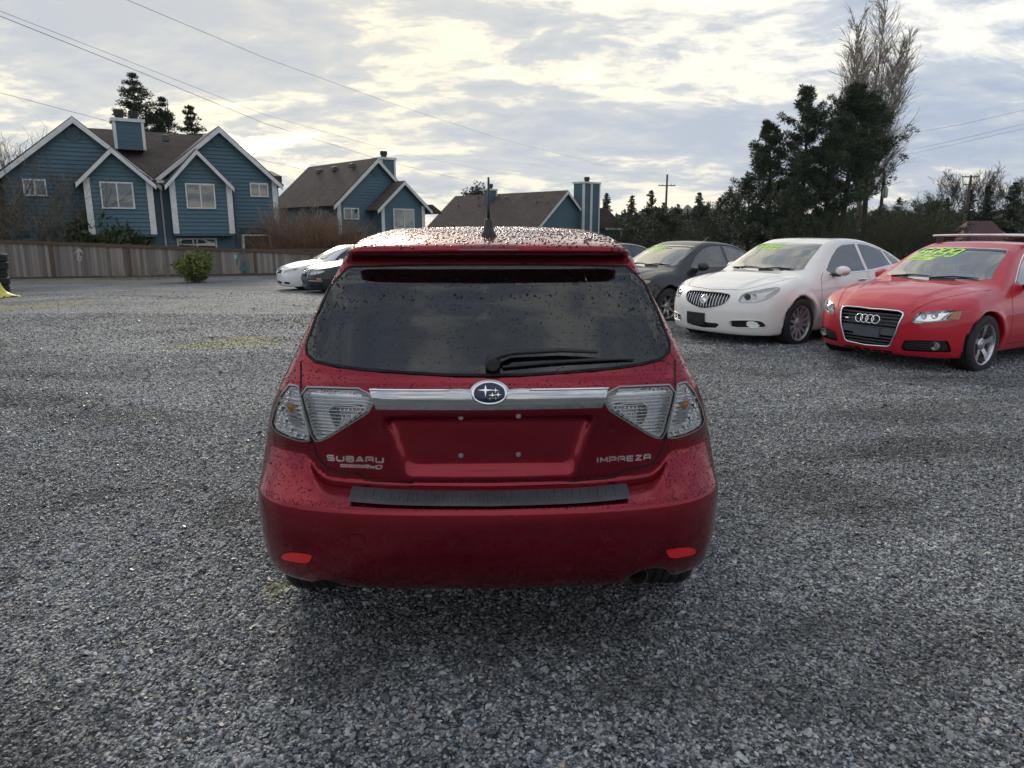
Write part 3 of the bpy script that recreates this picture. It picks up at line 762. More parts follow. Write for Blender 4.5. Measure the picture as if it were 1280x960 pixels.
    c.pipe('garnish_lip', [(-x0, zt-.003), (-.13, zt-.003)], 'rear', .0045, M['chrome'], gar, off=.009); c.pipe('garnish_lip', [(x0, zt-.003), (.13, zt-.003)], 'rear', .0045, M['chrome'], gar, off=.009)
    el = lambda a, b: np.array([(a*math.cos(t), zc-.002+b*math.sin(t)) for t in np.linspace(0, 2*math.pi, 41)[:-1]])
    c.seam('garnish_gap', topl, 'rear', .006, M['seam'], gar, off=.002)
    simple('badge_blue', (.012, .016, .06), .08)
    bd = c.patch('badge', el(.050, .0265), 'rear', .011, M['badge_blue'], step=.015)
    c.pipe('badge_rim', el(.054, .0295), 'rear', .0048, M['chrome'], bd, off=.011, closed=True, step=.012, n=8)
    def star(cx, cz, a, b):
        P = []
        for k in range(4):
            t = k*math.pi/2; P.append((cx+a*math.cos(t), cz+b*math.sin(t))); t += math.pi/4; P.append((cx+.17*a*math.cos(t), cz+.22*b*math.sin(t)))
        c.patch('badge_star', np.array(P), 'rear', .0135, M['chrome'], bd, step=.01, grid=False, skirt=.003)
    star(-.0125, zc+.006, .027, .0145)
    for sx, sz in ((.018, .010), (.005, -.002), (.028, -.001), (-.004, -.013), (.018, -.012)): star(sx*.82+.005, zc+sz*.82-.003, .012, .0065)
    # lettering
    z0 = float(px([(443, 574)])[0][1])
    a = px([(410, 574.5), (479, 573)]); cw = (a[1][0]-a[0][0]-5*.010)/6
    strokes(c, 'name_letters', word('SUBArU', a[0][0], a[0][1], cw, .0165, .010), 'rear', .0055, M['chrome'])
    b = px([(426, 584), (479, 583.5)]); L = b[1][0]-b[0][0]
    strokes(c, 'drive_letters', [[(b[0][0], b[0][1]+.004), (b[0][0]+.55*L, b[0][1]+.004)], [(b[0][0], b[0][1]+.0105), (b[0][0]+.62*L, b[0][1]+.0105)]]+word('aWD', b[0][0]+.52*L, b[0][1]+.001, .018, .011, .005, .5), 'rear', .0042, M['chrome'])
    d = px([(746, 577.5), (812, 573)]); cw = (d[1][0]-d[0][0]-6*.009)/6.18
    lines = word('IMPrEZa', d[0][0], d[1][1]-.001, cw, .0165, .009)
    strokes(c, 'model_letters', lines, 'rear', .005, M['chrome'])
    # plate bolts, high brake lamp, wiper, aerial, step pad, reflectors, exhaust
    for u, v in ((576, 522), (648, 520), (576, 569.5), (648, 568)):
        q = px([(u, v)]); p, n = c.drop(q, 'rear', 0)
        MB().lathe([(.0, .004), (.004, .004), (.0045, .003), (.007, .003), (.009, 0)], 'y', 14).build('plate_bolt', M['lamp_grey'], c.root, smooth='auto', loc=tuple(p[0])).rotation_euler = (0, 0, math.pi)
    q = np.array([(-.105, 1.425), (.105, 1.425), (.105, 1.441), (-.105, 1.441)])
    simple('dim_lens', (.09, .075, .075), .2, coat=1.0)
    c.patch('brake_lamp', q, 'rear', .002, M['dim_lens'], skirt=.006, step=.02)
    c.patch('washer_cap', np.array([(.125, 1.424), (.15, 1.424), (.15, 1.436), (.125, 1.436)]), 'rear', .003, red, skirt=.006, step=.01)
    wp_ = px([(612, 455), (640, 446), (700, 443), (745, 445), (790, 449)]); p, n = c.drop(wp_, 'rear', .028)
    wr = MB(); wr.tube([p[0], p[0]*.6+p[1]*.4+np.array([0, -.01, .006]), p[1], p[2], p[3]], [.015, .012, .009, .0075, .006], 10)
    pv, _ = c.drop(px([(616, 453)]), 'rear', 0); wr.lathe([(0, -.045), (.020, -.045), (.026, -.036), (.026, .01)], 'y', 18, c=tuple(pv[0]))
    arm = wr.build('wiper_arm', M['black_plastic'], c.root, smooth='auto')
    wb_ = px([(628, 461), (690, 455), (740, 452), (792, 450.5)]); pb, _ = c.drop(wb_, 'rear', .012)
    MB().tube(pb.tolist(), [.005, .0065, .0065, .003], 8).build('wiper_blade', M['black_plastic'], arm, smooth='auto')
    pa, _ = c.drop(np.array([(0, .60)]), 'top', 0); pa = Vector(pa[0])
    ae = MB(); ae.lathe([(.030, -.006), (.030, .004), (.021, .018), (.017, .050), (.012, .062), (.0, .064)], 'z', 18, c=tuple(pa)); 
    o = ae.build('aerial_foot', M['black_plastic'], c.root, smooth='auto')
    MB().tube([pa+Vector((0, 0, .05)), pa+Vector((0, .003, .10)), pa+Vector((0, .012, .215))], [.0062, .0055, .0045], 10).build('aerial_mast', M['black_plastic'], o, smooth=True)
    # step pad on the ledge: ribbed rubber plate
    pl = px([(440, 611)])[0][0]
    zz = lambda x_: 0
    pad = MB(); nx = 60; V = []; rows = [(.012, .0045), (.020, .007), (.032, .007), (.086, .007), (.094, .003)]
    X = np.linspace(pl, -pl, nx)
    prz = curve([(0, 0), (.25, .008), (.45, .03), (.60, .068), (.9, .3)])
    for x_ in X:
        for yy, h_ in rows:
            Y = yy+float(prz(abs(x_))); V.append((x_, Y, .604+.30*Y+h_))
    k = len(rows); pad.add(V, [(i*k+j, (i+1)*k+j, (i+1)*k+j+1, i*k+j+1) for i in range(nx-1) for j in range(k-1)])
    V0 = [V[0], V[k-1], (V[k-1][0], V[k-1][1], V[k-1][2]-.02), (V[0][0], V[0][1], V[0][2]-.02)]
    pd = pad.build('step_pad', M['grey_plastic'], c.root, smooth='auto')
    n = 15
    for i in range(n):
        x_ = pl+.03+(-2*pl-.06)*(i+.5)/n; m = MB(); off = float(prz(abs(x_)))
        for j in range(2):
            pts = []
            for tt in np.linspace(0, 1, 5):
                Y = .030+.05*tt+off; pts.append((x_-.016+.028*j+.004*math.sin(tt*3.1), Y, .604+.30*Y+.0075))
            m.tube(pts, [.0025, .004, .004, .004, .0025], 6)
        m.build('pad_rib', M['grey_plastic'], pd, smooth=True)
    rq = chaikin(px([(310+a_/3.694, 480+b_/3.694) for a_, b_ in [(155, 802), (172, 776), (235, 778), (297, 788), (298, 800), (278, 826), (205, 816)]]), 1)
    for q in (rq, mir(rq)):
        c.patch('rear_reflector', q, 'rear', .005, M['red_reflector'], skirt=.008, step=.012); c.seam('reflector_gap', q, 'rear', .006, M['seam'], closed=True)
    MB().lathe([(.036, -.30), (.038, .0), (.034, .004), (.032, -.01), (.030, -.30)], 'y', 24).build('exhaust_pipe', M['brake_iron'], c.root, smooth='auto', loc=(.535, .20, .262)).rotation_euler = (R(4), 0, math.pi)
    MB().lathe([(0, -.28), (.10, -.28), (.11, -.2), (.11, .2), (.10, .28), (0, .28)], 'x', 20).build('silencer', M['black_plastic'], c.root, smooth='auto', loc=(.15, .55, .27))
    tow = px([(436.5, 668), (454.5, 668), (456, 671), (456, 685), (454, 687.5), (438, 687.5), (436, 685), (435.5, 670)])
    c.seam('tow_eye_cover', tow, 'rear', .0022, M['seam'], closed=True)
    MB().box((-.66, .55, .20), (.66, 3.9, .24)).build('underbody', M['black_plastic'], c.root)
    # wheels
    for x_ in (-.745, .745):
        for y_ in (.80, 3.42): make_wheel('wheel', c.root, x_, y_, .318, .205, .205, ('split', 10), M['alloy']).location.z = .273
    # roof ditch mouldings, door gaps and handles, mirrors
    for s_ in (-1, 1):
        P = [(s_*(.492-.0*t), .62+t*2.0) for t in np.linspace(0, 1, 20)]
        P = [(s_*float(np.interp(y_, [.55, 1.0, 2.0, 2.6], [.478, .510, .520, .505])), y_) for y_ in np.linspace(.55, 2.55, 24)]
        c.seam('roof_moulding', P, 'top', .016, M['black_plastic'], thick=.004, off=.003)
        p, _ = c.drop(np.array([(2.95, .98)]), 'left' if s_ < 0 else 'right', 0); p = Vector(p[0])
        m = MB(); m.lathe([(0, -.04), (.05, -.036), (.075, -.01), (.078, .02), (.05, .06), (0, .075)], 'y', 16)
        o = m.build('door_mirror', red, c.root, smooth=True, loc=(p.x+s_*.12, p.y, p.z+.03)); o.scale = (1.25, 1, .85)
        side = 'left' if s_ < 0 else 'right'
        for yy in (1.05, 2.02, 3.05): c.seam('door_gap', [(yy, .30), (yy+.02, .6), (yy, .95)], side, .006, M['seam'])
    # cabin
    cab = MB().box((-.66, .45, .40), (.66, 3.2, .44)); cab.build('cabin_floor', M['interior_dark'], c.root)
    def seat(x_, y_, w_, h_, head=True, rake=.16, name='seat', hx=(0,)):
        o = MB().prism([(y_, .46), (y_+.5, .46), (y_+.52, .58), (y_+.08, .60), (y_-.02-rake*(h_-.6), h_), (y_-.12-rake*(h_-.6), h_-.01), (y_-.12, .55)], 'x', x_-w_/2, x_+w_/2).build(name, M['interior_dark'], c.root, smooth='auto', bevel=.03, seg=3)
        for hx_ in hx:
            if head: MB().box((x_+hx_-.12, y_-.13-rake*(h_-.5), h_+.035), (x_+hx_+.12, y_-.03-rake*(h_-.5), h_+.19)).build('headrest', M['interior_dark'], o, smooth='auto', bevel=.03, seg=3)
    seat(0, 1.15, 1.2, 1.0, True, .2, 'rear_seat', (-.38, .38)); seat(-.36, 2.0, .5, 1.05, True, .2, 'front_seat'); seat(.36, 2.0, .5, 1.05, True, .2, 'front_seat')
    MB().prism([(2.75, .6), (3.25, .6), (3.25, .98), (2.95, .98), (2.75, .9)], 'x', -.68, .68).build('dashboard', M['interior_dark'], c.root, bevel=.03, smooth='auto')
    o = MB().tube([(.17*math.cos(a), 0, .17*math.sin(a)) for a in np.linspace(0, 2*math.pi, 25)[:-1]], .014, 8, True).build('steering_wheel', M['interior_dark'], c.root, smooth=True, loc=(-.36, 2.62, .90)); o.rotation_euler = (R(-25), 0, 0)
    MB().box((-.11, 2.62, 1.26), (.11, 2.65, 1.32)).build('rear_view_mirror', M['interior_dark'], c.root, bevel=.01)
build_hatch()
# ------------------------------------------------------------------ the cars for sale, seen from the front
def F_sedan(sp):
    C = {k: curve(v) for k, v in sp.items() if isinstance(v, list) and k in ('top', 'sec', 'wp', 'wb', 'bt', 'fn', 'pf', 'rn', 'pr')}
    tum, zb, ra, rw = sp.get('tum', .52), sp.get('zb', .20), sp['ra'], sp['rw']
    axles = sp['axles']; crown = sp.get('crown', .06); extra = sp.get('extra')
    def F(x, y, z):
        ax = np.abs(x)
        mid = sp.get('mid', 2.2)
        ysw = y+np.where(y > mid, sp.get('swf', .16), -.10)*ax**2*np.clip(np.abs(y-mid)/.4, 0, 1)
        hood = np.clip((y-sp['cowl'])/.3, 0, 1)
        xh = .56-.20*np.clip((y-sp['cowl'])/(sp['L']-sp['cowl']), 0, 1)       # bonnet bulge and its crease
        blg = .013*hood/(1+np.exp(np.clip((ax-xh)/.014, -30, 30)))
        fT = (z-(C['top'](ysw)+blg-crown*ax**2-(.14-.10*hood)*ax**6))/np.minimum(C['top'].n(y), 3)
        fL = ax-(C['wp'](y)-C['sec'](z))
        for ya in axles:
            rr = np.sqrt((y-ya)**2+(z-rw)**2); fL = fL-.016*np.exp(-((rr-ra-.02)/.055)**2)
        zl = sp.get('crease', .80)-.028*(y-2.4); sd = 1/(1+np.exp(np.clip((z-zl)/.008, -30, 30)))       # shoulder line and sill line along the doors
        msk = np.clip((y-.5)/.5, 0, 1)*np.clip((sp['axles'][0]+.1-y)/.6, 0, 1)
        fL = fL+msk*(.014*sd*np.clip((z-zl+.28)/.28, 0, 1)+.010/(1+np.exp(np.clip((z-.36)/.010, -30, 30))))
        fU = (ax-(C['wb'](y)-(z-C['bt'](y))*tum))*.89
        side = smax(fL, fU, .05)
        b = smax(side, fT, .06)
        b = smax(b, (y-(C['fn'](z)-C['pf'](ax)))*.9, .05)
        b = smax(b, (C['rn'](z)+C['pr'](ax)-y)*.9, .06)
        if extra: b = extra(b, x, ax, y, z)
        b = smax(b, zb+.10*np.clip((y-sp['L']+.5)/.5, 0, 1)*sp.get('lip', 0)-z, .03)
        for ya in axles:
            b = smax(b, -smax(np.sqrt((y-ya)**2+(z-rw)**2)-ra, .50-ax, .02), .012)
        return b
    return F
SEC = [(.05, .14), (.16, .10), (.23, .05), (.34, .016), (.48, .002), (.62, .0), (.74, .010), (.84, .030), (.92, .055), (1.0, .10), (1.1, .17), (1.5, .40)]
def sedan(name, sp, front_axle, theta, label, paint_mat, res=.026):
    hd = Vector((math.cos(theta), math.sin(theta), 0)); p = Vector((front_axle[0], front_axle[1], 0))-hd*sp['axles'][0]
    zf, zr = gz(front_axle[0], front_axle[1]), gz(*(Vector(front_axle)-hd.xy*2.7)); zz = (zf+zr)/2-.01
    p.z = zz+sp.get('dz', 0)
    c = Car(name, F_sedan(sp), p, theta-math.pi/2, label); c.sp = sp; c.pm = paint_mat; c.res = res; return c
def finish_sedan(c, rim, rim_mat, glass_side='dark_glass', chrome_trim=True, seats='interior_grey', doors=True):
    """glass, cabin, wheels, mirrors and shut lines shared by the saloons"""
    sp = c.sp; M = MATS; L = sp['L']
    sides = sp.get('sides', ('left', 'right'))
    ws = chaikin(np.array([(-.64, sp['wz0']), (-.60, sp['wz0']+.05), (-sp.get('wtw', .53), sp['wz1']-.025), (-.48, sp['wz1']), (0, sp['wz1']+.012), (.48, sp['wz1']), (sp.get('wtw', .53), sp['wz1']-.025), (.60, sp['wz0']+.05), (.64, sp['wz0']), (.4, sp['wz0']-.018), (0, sp['wz0']-.03), (-.4, sp['wz0']-.018)]), 1)
    c.hole(ws, 'front')
    rwn = chaikin(np.array([(-.56, sp['rz0']), (-.46, sp['rz1']), (.46, sp['rz1']), (.56, sp['rz0'])]), 1); c.hole(rwn, 'rear')
    for w in sp['win']:
        for sd in ('left', 'right'): c.hole(w, sd)
    r = c.res; c.body('body', c.pm, np.arange(r/2, 1.02, r), np.arange(-.08, L+.1, r), np.arange(.10, 1.58, r))
    g = c.patch('windshield', ws, 'front', .002, M['window_glass'], step=.05); c.ring('window_frit', ws, 'front', .028, .0005, M['black_gloss'], g)
    c.glass = g
    g2 = c.patch('rear_window', rwn, 'rear', .002, M['dark_glass'], step=.07); c.ring('window_frit', rwn, 'rear', .03, .0005, M['black_gloss'], g2)
    for sd in ('left', 'right'):
        for w in sp['win']:
            g = c.patch('side_window', w, sd, .002, M[glass_side], step=.05); c.ring('window_seal', w, sd, .018, .001, M['black_gloss'], g)
        if sd in sides:
            P = chaikin(np.array(sp['trim']), 1, False)
            c.seam('window_trim', P, sd, .014, M['chrome' if chrome_trim else 'black_gloss'], off=.004, thick=.004)
            for ln in sp['gaps']: c.seam('panel_gap', chaikin(np.array(ln), 2, False), sd, .007, M['seam'])
            for hy, hz in sp['handles']:
                p, n = c.drop(np.array([(hy-.09, hz), (hy, hz+.004), (hy+.09, hz)]), sd, .022)
                p2, _ = c.drop(np.array([(hy-.10, hz-.002), (hy+.10, hz-.002)]), sd, -.004)
                MB().tube([p2[0]]+p.tolist()+[p2[1]], [.010, .012, .013, .012, .010], 8).build('door_handle', M['chrome'] if chrome_trim else c.pm, c.root, smooth=True)
    # bonnet and bumper shut lines
    for ln in sp.get('hood', []):
        P = chaikin(np.array(ln), 2, False)
        for Q in (P, mir(P)): c.seam('bonnet_gap', Q, 'top', .007, M['seam'])
    # wipers
    zc = sp['wz0']
    for x0, x1 in ((.50, -.05), (-.02, -.52)):
        p, _ = c.drop(np.array([(x0, zc-.012), ((x0+x1)/2, zc+.012), (x1, zc+.0)]), 'front', .014); MB().tube(p.tolist(), [.012, .008, .005], 6).build('wiper', M['black_plastic'], c.root, smooth=True)
    for ya in sp['axles']:
        for s_ in (-1, 1): make_wheel('wheel', c.root, s_*sp['track'], ya, sp['rw'], sp.get('tw', .22), sp['rim'], rim, rim_mat)
    # door mirrors
    for s_ in (-1, 1):
        my, mz = sp['mirror']; p, _ = c.drop(np.array([(my, mz)]), 'left' if s_ < 0 else 'right', 0); p = Vector(p[0])
        m = MB(); m.lathe([(0, -.085), (.045, -.075), (.078, -.03), (.085, .02), (.078, .045), (0, .05)], 'y', 18)
        o = m.build('door_mirror', c.pm if not sp.get('black_mirror') else M['black_plastic'], c.root, smooth='auto', loc=(p.x+s_*.135, p.y-.01, p.z+.055)); o.scale = (1.25, -1, .86); 
        MB().prism([(-.035, -.03), (.035, -.03), (.03, .015), (-.03, .015)], 'x', -.09, .09).build('mirror_foot', M['black_plastic'], c.root, loc=(p.x+s_*.03, p.y, p.z+.005), smooth='auto', bevel=.008)
    # cabin
    cw, fy = sp['cowl'], sp['axles'][0]
    MB().box((-.70, .9, .36), (.70, cw-.1, .40)).build('cabin_floor', M['interior_dark'], c.root)
    MB().prism([(cw-.62, .55), (cw+.02, .55), (cw+.02, sp['wz0']-.09), (cw-.35, sp['wz0']-.07), (cw-.60, sp['wz0']-.13)], 'x', -.70, .70).build('dashboard', M['interior_dark'], c.root, smooth='auto', bevel=.03)
    o = MB().tube([(.175*math.cos(a), 0, .175*math.sin(a)) for a in np.linspace(0, 2*math.pi, 25)[:-1]], .014, 8, True).build('steering_wheel', M['interior_dark'], c.root, smooth=True, loc=(-.36, cw-.72, sp['wz0']-.10)); o.rotation_euler = (R(-24), 0, 0)
    sm = M[seats]
    def seat(x_, y_, w_, h_, hx=(0,), nm='front_seat'):
        rake = .28
        o = MB().prism([(y_, .42), (y_+.5, .42), (y_+.52, .54), (y_+.08, .56), (y_-.02-rake*(h_-.6), h_), (y_-.13-rake*(h_-.6), h_-.01), (y_-.12, .5)], 'x', x_-w_/2, x_+w_/2).build(nm, sm, c.root, smooth='auto', bevel=.04, seg=3)
        for q in hx: MB().box((x_+q-.12, y_-.14-rake*(h_-.5), h_+.03), (x_+q+.12, y_-.04-rake*(h_-.5), h_+.17)).build('headrest', sm, o, smooth='auto', bevel=.03, seg=3)
    seat(-.37, cw-1.45, .50, 1.02); seat(.37, cw-1.45, .50, 1.02); seat(0, cw-2.45, 1.25, .98, (-.36, .36), 'rear_seat')
    MB().box((-.12, cw-.62, sp['wz1']-.11), (.12, cw-.59, sp['wz1']-.045)).build('rear_view_mirror', M['interior_dark'] if not sp.get('light_mirror') else M['interior_light'], c.root, bevel=.012, smooth='auto')
    MB().box((-.72, .35, zb0 := sp.get('zb', .2)-.01), (.72, L-.5, zb0+.05)).build('underbody', M['black_plastic'], c.root)
def sym(c, uv, side='front'):
    """outline of a part across the car's middle: its left half measured, then mirrored"""
    P = c.pix(uv, side); P[0, 0] = 0; P[-1, 0] = 0
    return np.concatenate([P, mir(P)[1:-1]])
def zoomed(ox, oy, k): return lambda q: [(ox+a/k, oy+b/k) for a, b in q]
def headlamp(c, P, bowls, ambers, rim_mat='lamp_silver', dep=.035, name='headlamp', sign=1):
    M = MATS; lens = c.patch(name, P, 'front', .003, M['clear_lens'], step=.03, skirt=.01)
    c.patch('lamp_housing', inset(resample(P, .03), .004), 'front', -dep, M[rim_mat], lens, step=.035)
    c.ring('lamp_bezel', inset(resample(P, .03), .002), 'front', .012, .0, M[rim_mat], lens, off2=-dep*.9)
    for (x, z, r, kind) in bowls:
        p, n = c.drop(np.array([(x, z)]), 'front', -dep*.85); 
        if kind == 'proj': prof = [(r*1.25, .0), (r*1.2, .025), (r, .02), (r*.9, .028), (r*.6, .038), (0, .043)]; mt = M['lamp_dark']
        else: prof = [(r*1.05, .03), (r, .03), (r*.8, .01), (r*.3, -.005), (r*.2, .012), (0, .016)]; mt = M['lamp_silver']
        MB().lathe(prof, 'y', 18, c=tuple(p[0])).build('lamp_bowl', mt, lens, smooth='auto')
    for Q in ambers: c.patch('turn_signal', Q, 'front', -.006, M['amber'], lens, step=.03)
    return lens
def price(c, txt, x0, z0, cw, ch, gap, shear, w=.017):
    strokes(c, 'price_digits', word(txt, x0, z0, cw, ch, gap, shear, True), 'front', w, MATS['price_paint'], c.glass, off=.004, thick=.0)
def plate_holder(c, poly, mt='black_plastic', off=.02, name='plate_holder'):
    return c.patch(name, poly, 'front', off, MATS[mt], step=.03, skirt=off+.01)

# ---- white saloon with the vertical bar grille
paint('pearl_white', (.84, .81, .76), .0, .40, .02, .06)
SP_W = dict(L=4.83, axles=(3.88, 1.14), ra=.372, rw=.335, rim=.235, track=.80, tw=.235, zb=.19, cowl=3.60, wz0=1.035, wz1=1.395, rz0=1.12, rz1=1.36,
  top=[(-.2, .7), (0, .93), (.06, 1.02), (.12, 1.065), (.55, 1.10), (.75, 1.14), (1.1, 1.28), (1.5, 1.40), (1.9, 1.465), (2.25, 1.482), (2.6, 1.465), (2.9, 1.395), (3.2, 1.25), (3.5, 1.085), (3.60, 1.035), (3.72, 1.005), (4.0, .970), (4.3, .915), (4.55, .84), (4.72, .76), (4.82, .66), (5, .4)],
  sec=SEC, wp=[(-.2, .80), (0, .86), (.4, .905), (1.0, .925), (2.4, .922), (3.5, .925), (4.1, .92), (4.5, .89), (4.9, .84)],
  wb=[(-.2, .62), (.3, .70), (1.0, .765), (1.8, .80), (2.8, .815), (3.6, .82), (4.2, .84), (4.9, .82)],
  bt=[(-.2, 1.06), (.8, 1.04), (2.0, .985), (3.0, .945), (3.6, .935), (4.2, .90), (4.9, .85)],
  fn=[(.1, 4.64), (.18, 4.75), (.26, 4.80), (.38, 4.825), (.5, 4.83), (.6, 4.815), (.7, 4.78), (.78, 4.73), (.86, 4.62), (.95, 4.4), (1.1, 4.0)],
  pf=[(0, 0), (.3, .025), (.5, .08), (.65, .165), (.78, .30), (.88, .48), (.95, .7)],
  rn=[(.1, .12), (.3, .02), (.55, 0), (.8, .02), (1.0, .05), (1.1, .12), (1.5, .3)], pr=[(0, 0), (.4, .03), (.65, .10), (.8, .22), (.9, .4)],
  win=[np.array([(3.12, 1.03), (2.86, 1.20), (2.62, 1.325), (2.45, 1.37), (2.10, 1.385), (2.10, 1.00), (3.05, .985)]), np.array([(2.02, 1.385), (1.75, 1.365), (1.42, 1.29), (1.30, 1.06), (2.02, 1.005)]), np.array([(1.36, 1.275), (1.12, 1.17), (.98, 1.085), (1.23, 1.065)])],
  trim=[(3.16, 1.02), (2.85, 1.235), (2.6, 1.36), (2.35, 1.405), (2.0, 1.41), (1.7, 1.39), (1.35, 1.30), (.98, 1.11), (.92, 1.065), (1.3, 1.035), (2.1, .985), (3.1, .965)],
  gaps=[[(3.40, .30), (3.42, .6), (3.36, .90), (3.22, 1.0)], [(2.09, .30), (2.09, .7), (2.07, .98)], [(1.25, .98), (1.1, .86), (1.2, .62), (1.45, .45), (1.50, .30)], [(3.36, .31), (2.4, .295), (1.50, .30)]],
  handles=[(2.30, .865), (1.40, .895)], mirror=(3.0, .965), hood=[[(0, 4.70), (.35, 4.655), (.52, 4.56), (.68, 4.2), (.74, 3.75)]])
def build_white():
    c = sedan('white_saloon', SP_W, (3.432, 10.469), R(215.6), 'pearl white saloon with vertical bar grille beside the red car with roof bars', MATS['pearl_white'])
    Z = zoomed(835, 340, 8.533); M = MATS
    gr = chaikin(sym(c, Z([(345, 203), (430, 206), (560, 216), (680, 236), (655, 292), (600, 348), (500, 382), (345, 392)])), 1)
    hl = chaikin(c.pix(Z([(748, 330), (765, 270), (810, 228), (930, 200), (1080, 170), (1205, 158), (1190, 205), (1120, 260), (1010, 315), (900, 335)]), 'front'), 1)
    fg = chaikin(c.pix(Z([(645, 515), (800, 512), (960, 515), (1020, 535), (1062, 590), (900, 594), (690, 592), (650, 560)]), 'front'), 1)
    lo = chaikin(sym(c, Z([(345, 522), (430, 540), (548, 548), (530, 597), (430, 592), (345, 586)])), 1)
    for P in (gr, lo): c.hole(P, 'front')
    for P in (hl, mir(hl), fg, mir(fg)): c.hole(P, 'front')
    finish_sedan(c, ('split', 12), M['silver_paint'])
    g = c.patch('grille', gr, 'front', -.045, M['black_gloss'], step=.04); c.pipe('grille_surround', gr, 'front', .007, c.pm, g, off=.0, closed=True)
    lo_, hi_ = gr.min(0), gr.max(0)
    for x in np.linspace(lo_[0], hi_[0], 17)[1:-1]:
        zz = np.linspace(lo_[1], hi_[1], 60); ok = in_poly(inset(resample(gr, .03), .004), np.stack([np.full(60, x), zz], 1)); zz = zz[ok]
        if len(zz) > 3: c.pipe('grille_bar', [(x, zz[0]), (x, zz[-1])], 'front', .0045, M['chrome'], g, off=-.006)
    th = np.linspace(0, 2*np.pi, 25)[:-1]; zc = (lo_[1]+hi_[1])/2+.008
    bd = c.patch('badge', np.stack([.052*np.cos(th), zc+.052*np.sin(th)], 1), 'front', .014, M['lamp_grey'], step=.02, skirt=.03)
    c.pipe('badge_rim', np.stack([.052*np.cos(th), zc+.052*np.sin(th)], 1), 'front', .006, M['chrome'], bd, off=.014, closed=True)
    for k in (-1, 0, 1):
        a = np.array([(k*.024-.012, .015), (k*.024+.012, .015), (k*.024+.010, -.012), (k*.024, -.026), (k*.024-.010, -.012)])-[0, k*.012]
        c.patch('badge_shield', np.stack([-a[:, 0], zc+a[:, 1]], 1), 'front', .018, M['chrome'], bd, step=.02, skirt=.004, grid=False)
    q = c.patch('lower_intake', lo, 'front', -.03, M['black_plastic'], step=.05)
    for P in (hl, mir(hl)):
        s_ = -1 if P[:, 0].mean() < 0 else 1; cx = P[:, 0].mean(); cz = P[:, 1].mean(); ex = np.abs(P[:, 0]).max(); ix = np.abs(P[:, 0]).min()
        f = lambda a: s_*(ix+(ex-ix)*a)
        am = np.array([(f(.80), cz+.000), (f(.99), P[:, 1].max()-.004), (f(.94), cz+.045), (f(.78), cz-.025)])
        h = headlamp(c, P, [(f(.26), cz-.01, .034, 'proj'), (f(.50), cz+.002, .032, 'bowl')], [am])
    for P in (fg, mir(fg)):
        s_ = -1 if P[:, 0].mean() < 0 else 1; ex = np.abs(P[:, 0]).max(); ix = np.abs(P[:, 0]).min(); zl, zh = P[:, 1].min(), P[:, 1].max()
        g = c.patch('fog_lamp_bezel', P, 'front', -.02, M['black_plastic'], step=.04); c.pipe('bezel_trim', P, 'front', .006, c.pm, g, off=0, closed=True)
        f = lambda a: s_*(ix+(ex-ix)*a)
        for k in range(4): c.pipe('bezel_bar', [(f(.10), zl+(zh-zl)*(.2+.2*k)), (f(.5), zl+(zh-zl)*(.2+.2*k))], 'front', .005, M['black_gloss'], g, off=-.01)
        c.patch('fog_lamp', chaikin(np.array([(f(.55), zl+.012), (f(.90), zl+.014), (f(.78), zh-.016), (f(.55), zh-.012)]), 1), 'front', -.006, M['lamp_silver'], g, step=.03, skirt=.01)
        c.patch('trim_end', chaikin(np.array([(f(.02), zl+.01), (f(.10), zl+.006), (f(.10), zh-.01), (f(.02), zh-.01)]), 1), 'front', .002, M['chrome'], g, step=.03)
    hp = c.pix(Z([(205, 420), (410, 432), (408, 560), (200, 545)]), 'front'); w = .16; z0, z1 = hp[:, 1].min()+.01, hp[:, 1].max()-.01; cx = hp[:, 0].mean()
    plate_holder(c, np.array([(cx-w, z0), (cx+w, z0), (cx+w, z1), (cx-w, z1)]))
    price(c, '8999', .50, 1.300, .075, .082, .032, .8, .022)
    # sunroof panel and dashboard paper
    P = chaikin(np.array([(-.42, 1.75), (.42, 1.75), (.42, 2.45), (0, 2.5), (-.42, 2.45)]), 2)
    c.patch('sunroof', P, 'top', .002, M['black_gloss'], step=.06)
    MB().box((-.02, 3.22, .985), (.27, 3.42, .989)).build('dashboard_paper', M['paper'], c.root)
    return c
WHITE = build_white()
